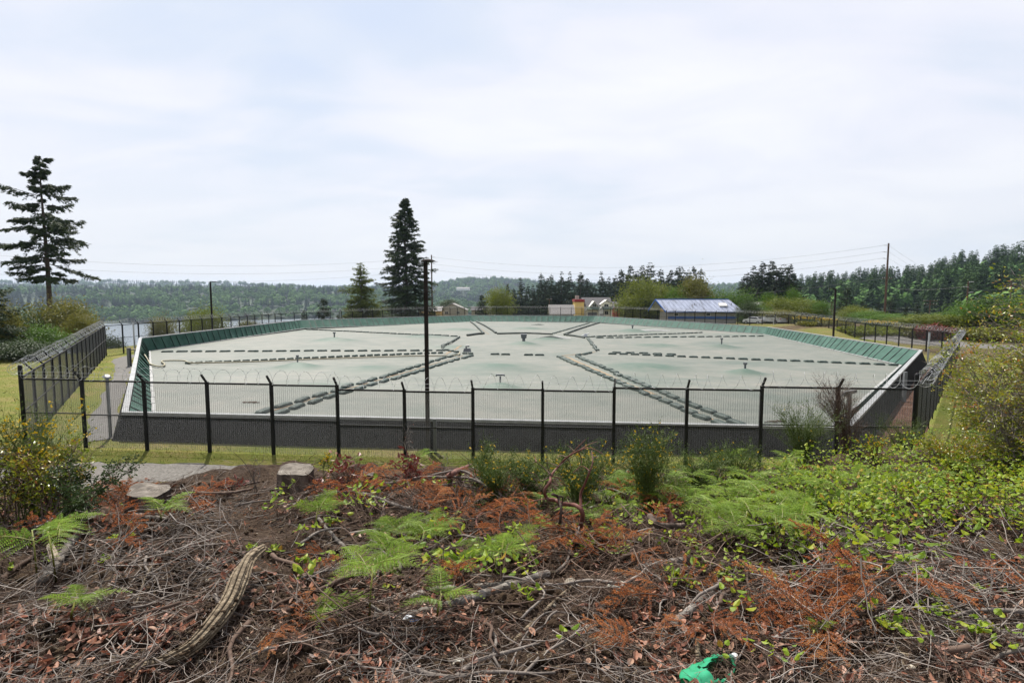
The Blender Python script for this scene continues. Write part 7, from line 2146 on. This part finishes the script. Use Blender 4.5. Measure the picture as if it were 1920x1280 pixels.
HK = MT['huck']; BG = MT['broom_green']
w = on_ground(1925, 905); w2 = np.array([7.0, 6.6, gz(7.0, 6.6)])
bush('huckleberry_bush', w2, 2.6, 1.25, 34, 30, 13000, .046, GT, HK, 'tall huckleberry bush filling the right edge with red tipped leaves', seed=3, lean=(-.02, .0), bare=.25, twig_r=.010, layered=.7, upright=.25)
w2 = np.array([6.6, 7.0, gz(6.6, 7.0)])
bush('huckleberry_bush', w2, 1.55, .95, 26, 26, 7000, .042, GT, HK, 'grey twiggy huckleberry bush in front of the grey fence', seed=4, lean=(-.10, 0), bare=.5, twig_r=.008, layered=.6, upright=.2)
w2 = np.array([6.0, 7.4, gz(6.0, 7.4)])
bush('huckleberry_bush', w2, .6, .6, 18, 20, 5000, .034, GT, HK, 'low orange tipped huckleberry bush at the foot of the grey fence', seed=6, lean=(-.05, 0), bare=.3, twig_r=.006, layered=.5, upright=.3)
for (bx, by, bh, bs, bn, sd_, lb) in [(7.5, 7.2, 2.3, .9, 8000, 81, 'huckleberry bush with yellow orange leaves right of the tall one'), (7.2, 8.2, 1.7, .8, 10000, 82, 'leafy huckleberry bush behind the bare bleached bush'), (6.3, 6.2, .7, .6, 6000, 83, 'low spreading huckleberry bush above the salal at the right')]:
    bush('huckleberry_bush', np.array([bx, by, gz(bx, by)]), bh, bs, 22, 26, bn, .044, GT, HK, lb, seed=sd_, bare=.15, twig_r=.008, layered=.6, upright=.3)
w2 = np.array([6.7, 7.6, gz(6.7, 7.6)])
bush('bare_bush', w2, 1.6, 1.4, 16, 26, 500, .025, GT, HK, 'mostly bare bleached bush behind the huckleberry at the right', seed=8, lean=(-.15, 0), bare=.6, twig_r=.010, upright=.1)
w2 = on_ground(95, 985)
bush('huckleberry_bush', w2, .74, .36, 12, 18, 2600, .032, BT, HK, 'leafy huckleberry bush at the left edge in front of the fence corner', seed=12, bare=.2, twig_r=.008, layered=.4, upright=.4)
w2 = on_ground(10, 990)
bush('huckleberry_bush', w2, .85, .3, 10, 16, 2000, .032, BT, MT['leaf_olive'], 'darker bush cut off by the left edge', seed=14, bare=.2, twig_r=.007, upright=.5)
w2 = on_ground(150, 985)
bush('low_bush', w2, .5, .45, 10, 14, 2600, .030, BT, MT['leaf_dark'], 'low dark leafy bush at the foot of the left huckleberry bush', seed=15, twig_r=.006)


def broom(px, py, h, sp, label, fl=120, seed=0, ml=None, mt=None, stems=30, leafn=1600, lean=(0, 0), depth=None):
    w = on_ground(px, py) if depth is None else np.array([P(px, py, depth)[0], depth, gz(P(px, py, depth)[0], depth)])
    bush('broom_bush', w, h, sp, stems, 14, int(leafn * 1.7), .032, mt or BG, ml or BG, label, flower=True if fl else None, fl_n=fl, seed=seed, upright=1.6, twig_r=.0045, leafW=.22, tips=.6, lean=lean)


broom(60, 975, .95, .45, 'yellow flowering broom mixed into the left huckleberry bush', 420, 21)
broom(252, 945, .55, .30, 'bright yellow broom standing behind the larger left stump', 520, 22, depth=8.2)
broom(195, 945, .35, .34, 'low yellow broom left of the larger left stump', 420, 23, depth=7.8)
broom(305, 900, .45, .16, 'yellow broom spray right of the larger left stump', 240, 24, depth=8.6)
broom(1085, 960, .62, .55, 'broad yellow dotted broom behind the red bare branches', 190, 25, stems=40, leafn=1800)
broom(1212, 960, 0.85, .30, 'tall upright broom with a few yellow flowers against the black wall', 110, 26, stems=40, leafn=2600)
broom(930, 935, .42, .35, 'green broom left of the red bare branches', 50, 27, stems=30, leafn=1300)
broom(985, 925, .40, .35, 'dense fresh green broom behind the end of the arching branches', 40, 28, stems=30, leafn=1500)
broom(905, 915, .55, .14, 'slim broom seedling right of the reddish branch end', 24, 29, stems=10, leafn=350)
broom(1310, 925, .5, .42, 'low broom left of the dark green broom', 16, 30, stems=30, leafn=1400)
broom(1385, 915, .55, .40, 'low grey green broom between the ferns and the grass', 12, 31, stems=30, leafn=1400)
broom(1345, 905, .45, .1, 'single stalk with a yellow flower against the grass', 36, 32, stems=5, leafn=120)
broom(1500, 912, 1.0, .62, 'big dark green broom in front of the right end of the near wall', 14, 33, stems=60, leafn=3000, depth=9.6)
broom(1690, 850, .95, .55, 'fresh green broom growing against the corner of the near fence', 8, 34, stems=50, leafn=2600, depth=11.5)
broom(1585, 890, 1.25, .34, 'dead brown broom leaning left in front of the near fence', 0, 35, ml=BT, mt=BT, stems=54, leafn=500, lean=(-.22, 0), depth=9.8)
broom(1640, 875, .4, .3, 'small yellow broom right of the dead brown broom', 200, 36, stems=14, leafn=400, depth=9.0)
broom(612, 905, .35, .05, 'thin yellow flowering stalk right of the right big stump', 40, 37, stems=4, leafn=60)
for i, (a, b, h, s_, lab) in enumerate([(480, 925, .5, .2, 'bare pale weed stalks left of the right big stump'), (765, 880, .6, .16, 'bare forked twig standing before the lamp pole'), (830, 905, .35, .08, 'thin bent stalk right of the lamp pole'), (1120, 890, .5, .3, 'fine bare twigs at the top of the red branches')]):
    w = on_ground(a, b)
    bush('dry_stalk', w, h, s_, 5, 5, 12, .02, GT, MT['dead_leaf'], lab, seed=60 + i, twig_r=.004, upright=.9, cat='dry plant')
# withered red saplings
for i, (a, b, h, s_, n_, lab) in enumerate([(765, 905, .42, .32, 150, 'withered sapling with hanging dark red leaves in front of the lamp pole'), (650, 920, .36, .26, 90, 'withered dark red sapling between the two stumps'), (600, 925, .2, .2, 50, 'low withered red sapling beside the right big stump'), (430, 930, .2, .25, 30, 'withered sprig with dark curled leaves above the propped branch')]):
    w = on_ground(a, b)
    bush('withered_sapling', w, h, s_, 6, 5, n_, .075, BT, MT['red_leaf'], lab, seed=70 + i, twig_r=.006, upright=.1, leafW=.45, cat='dead sapling')

# ================================================================== red bare madrone branches
w0 = on_ground(1088, 1008); dm = w0[1]
md = empty('madrone_branches', w0, 0, 'twisting red bare madrone branches rising from the debris in the middle', 'branches')


def mb(pts, r0, r1, name='limb', m_=MD, dd=0.0):
    p = np.array([P(1000 + a / 7.11, 840 + b / 7.11, dm + dd * math.sin(i * 1.3)) for i, (a, b) in enumerate(pts)]) - w0
    m = M(); p = smooth_path(p, 36); m.tube(p, np.linspace(r0, r1, len(p)), 8, wob=.08); m.build(name, m_, md, smooth=True)


mb([(590, 1260), (605, 1160), (635, 1020), (660, 900), (635, 815), (560, 762), (470, 748), (380, 742)], .022, .016, dd=.05)
mb([(640, 820), (632, 620), (690, 470), (745, 330), (790, 190), (779, 40)], .014, .003, dd=.08)
mb([(380, 742), (290, 690), (185, 672), (150, 560), (220, 460), (240, 360), (330, 250), (440, 130), (600, 35), (720, -5)], .018, .004, dd=.10)
mb([(440, 130), (520, 60), (640, -60), (700, -120)], .005, .002)
mb([(255, 615), (320, 640), (345, 700), (372, 800), (360, 950), (350, 1050), (410, 1230)], .012, .012, m_=MT['stump_bark'], dd=.06)
mb([(340, 640), (385, 650), (385, 710), (370, 745)], .007, .006, m_=MT['stump_bark'])
for pts in [[(240, 370), (100, 435), (20, 340), (-60, 330)], [(240, 360), (190, 240), (180, 70)], [(250, 375), (340, 400), (440, 510)], [(225, 350), (150, 270), (40, 185), (0, 190)], [(40, 185), (20, 120), (0, 90)], [(600, 45), (640, 130), (640, 210)], [(745, 300), (650, 240), (530, 325)], [(785, 130), (840, 110), (860, 130)], [(450, 130), (490, 200), (490, 275)], [(440, 120), (360, 95), (305, 150)], [(330, 250), (420, 180), (560, 90)], [(645, 770), (720, 740), (760, 700)], [(185, 672), (60, 690), (-80, 720)], [(190, 680), (195, 800), (170, 1000)], [(320, 790), (230, 860), (180, 900)], [(300, 880), (230, 960), (120, 1030)], [(320, 240), (230, 200), (170, 190)], [(560, 60), (480, -20), (420, -60)], [(640, 10), (740, -50), (860, -90)], [(700, 0), (800, 10), (950, 90)]]:
    mb(pts, .0055, .0018, 'side_twig', MD if RS.rand() < .6 else BT, .06)
branch('branch', [(898, 995, .02), (893, 975, .06), (905, 960, .10), (940, 940, .14)], .009, .006, MD, 'curved thin red stem left of the red bare branches')
branch('branch', [(893, 985), (905, 1002), (935, 1010)], .010, .008, MD, 'low red root right of the rusty drift')


# ================================================================== stones, bottle, scraps
def stone(px, py, wpx, label, m_=MT['stone'], flat=.6):
    w = on_ground(px, py); r = wpx / 2 / F * w[1]; m = M(); n, k = 14, 8; V = []
    for i in range(k + 1):
        ph = math.pi * i / k
        for j in range(n):
            a = 2 * math.pi * j / n; f = 1 + .18 * math.sin(a * 2 + px) + .1 * math.sin(3 * ph + a) + RS.normal(0, .02)
            V.append((r * f * math.sin(ph) * math.cos(a) * 1.1, r * f * math.sin(ph) * math.sin(a) * .85, r * flat * f * math.cos(ph)))
    m.add(V, [(i * n + j, i * n + (j + 1) % n, (i + 1) * n + (j + 1) % n, (i + 1) * n + j) for i in range(k) for j in range(n)])
    tag(m.build('stone', m_, None, w + [0, 0, r * flat * .35], smooth=True), label, 'stone')


stone(1157, 1102, 30, 'palest rounded stone on the bare slope above the thin pale twig')
stone(1072, 1095, 26, 'tan stone beside the upper end of the pale bare stick', MT['pebble'])
stone(985, 918, 9, 'tiny white stone behind the arching branches', MT['white_strip'])
stone(500, 1216, 12, 'pale pebble right of the splintered root')
stone(772, 1250, 10, 'dark grey pebble near the bottom middle', MT['grey_post'])
stone(862, 1244, 16, 'pale pebble low in the middle'); stone(900, 1268, 18, 'pale pebble near the bottom edge in the middle'); stone(1845, 1165, 18, 'cream stone above the short brown log at the right edge'); stone(60, 1250, 14, 'pale pebble in the bottom left corner'); stone(1160, 1108, 10, 'small tan pebble just below the palest stone', MT['pebble'])
stone(1808, 1248, 11, 'small cream pebble low on the right slope')

# crushed green bottle
a = on_ground(1292, 1292); b = on_ground(1372, 1246)
bo_ = empty('plastic_bottle', (a + b) / 2 + [0, 0, .03], 0, 'crushed torn green plastic bottle with white cap at the bottom edge', 'bottle')
ax = (b - a); Lb = np.linalg.norm(ax) + .03; ax = unit(ax); sdv = unit(np.cross(ax, [0, 0, 1.0])); upv = np.cross(sdv, ax)
n, k = 28, 26; V = []
for i in range(k):
    t = i / (k - 1)
    rr = np.interp(t, [0, .05, .12, .6, .78, .9, .93, 1], [.030, .052, .058, .060, .052, .022, .016, .016])
    for j in range(n):
        an = 2 * math.pi * j / n; dent = 1 - .25 * max(0, math.sin(an)) * math.sin(math.pi * min(1, t / .9)) + .10 * float(vnoise(t * 6, j * .45, 3)) + .07 * math.sin(an * 5 + t * 9) + .16 * float(vnoise(t * 13, j * .8, 6)) + .06 * math.sin(t * 38 + an)
        fl = .68
        V.append(ax * (t - .5) * Lb + sdv * math.cos(an) * rr * dent * 1.12 + upv * math.sin(an) * rr * dent * fl)
Fc = []
for i in range(k - 1):
    for j in range(n):
        t = i / (k - 1); an = 2 * math.pi * (j + .5) / n
        edge = .16 * float(vnoise(t * 9, an * 2, 9))
        if .26 + edge < t < .76 + edge and .06 + edge < an / math.pi < .60 + edge: continue   # torn open
        Fc.append((i * n + j, i * n + (j + 1) % n, (i + 1) * n + (j + 1) % n, (i + 1) * n + j))
Fc.append(tuple(range(n)))
m = M(); m.add(V, Fc); m.build('bottle_shell', MT['plastic_green'], bo_, smooth=True)
m = M(); c0 = ax * (Lb * .48); m.tube([c0, c0 + ax * .024], .019, 16); m.tube([c0 - ax * .008, c0 - ax * .003], .021, 16); m.build('cap', MT['plastic_white'], bo_, smooth=False)
q = (a + b) / 2 + ax * .01 + np.c_[RS.normal(0, .022, (90, 2)), np.abs(RS.normal(0, .004, 90))] + [0, 0, .012]
ico_rocks('bottle_soil', q, .004 + .010 * RS.rand(90), MT['clod'], .8, .3, 'dark soil lying inside the torn green bottle', 'soil')
m = M(); w = on_ground(758, 1172); m.add([(0, 0, .02), (.05, .01, .035), (.06, .03, .01), (.01, .035, .03), (-.03, .02, .01)], [(0, 1, 2, 3), (0, 3, 4)]); m.add([(.03, -.01, .012), (.09, -.004, .014), (.09, .006, .02), (.03, .004, .02)], [(0, 1, 2, 3)], 1)
tag(m.build('wrapper', [MT['scrap'], MT['blue_paint']], None, w + [0, 0, .01]), 'torn white wrapper under the longest grey log', 'litter')
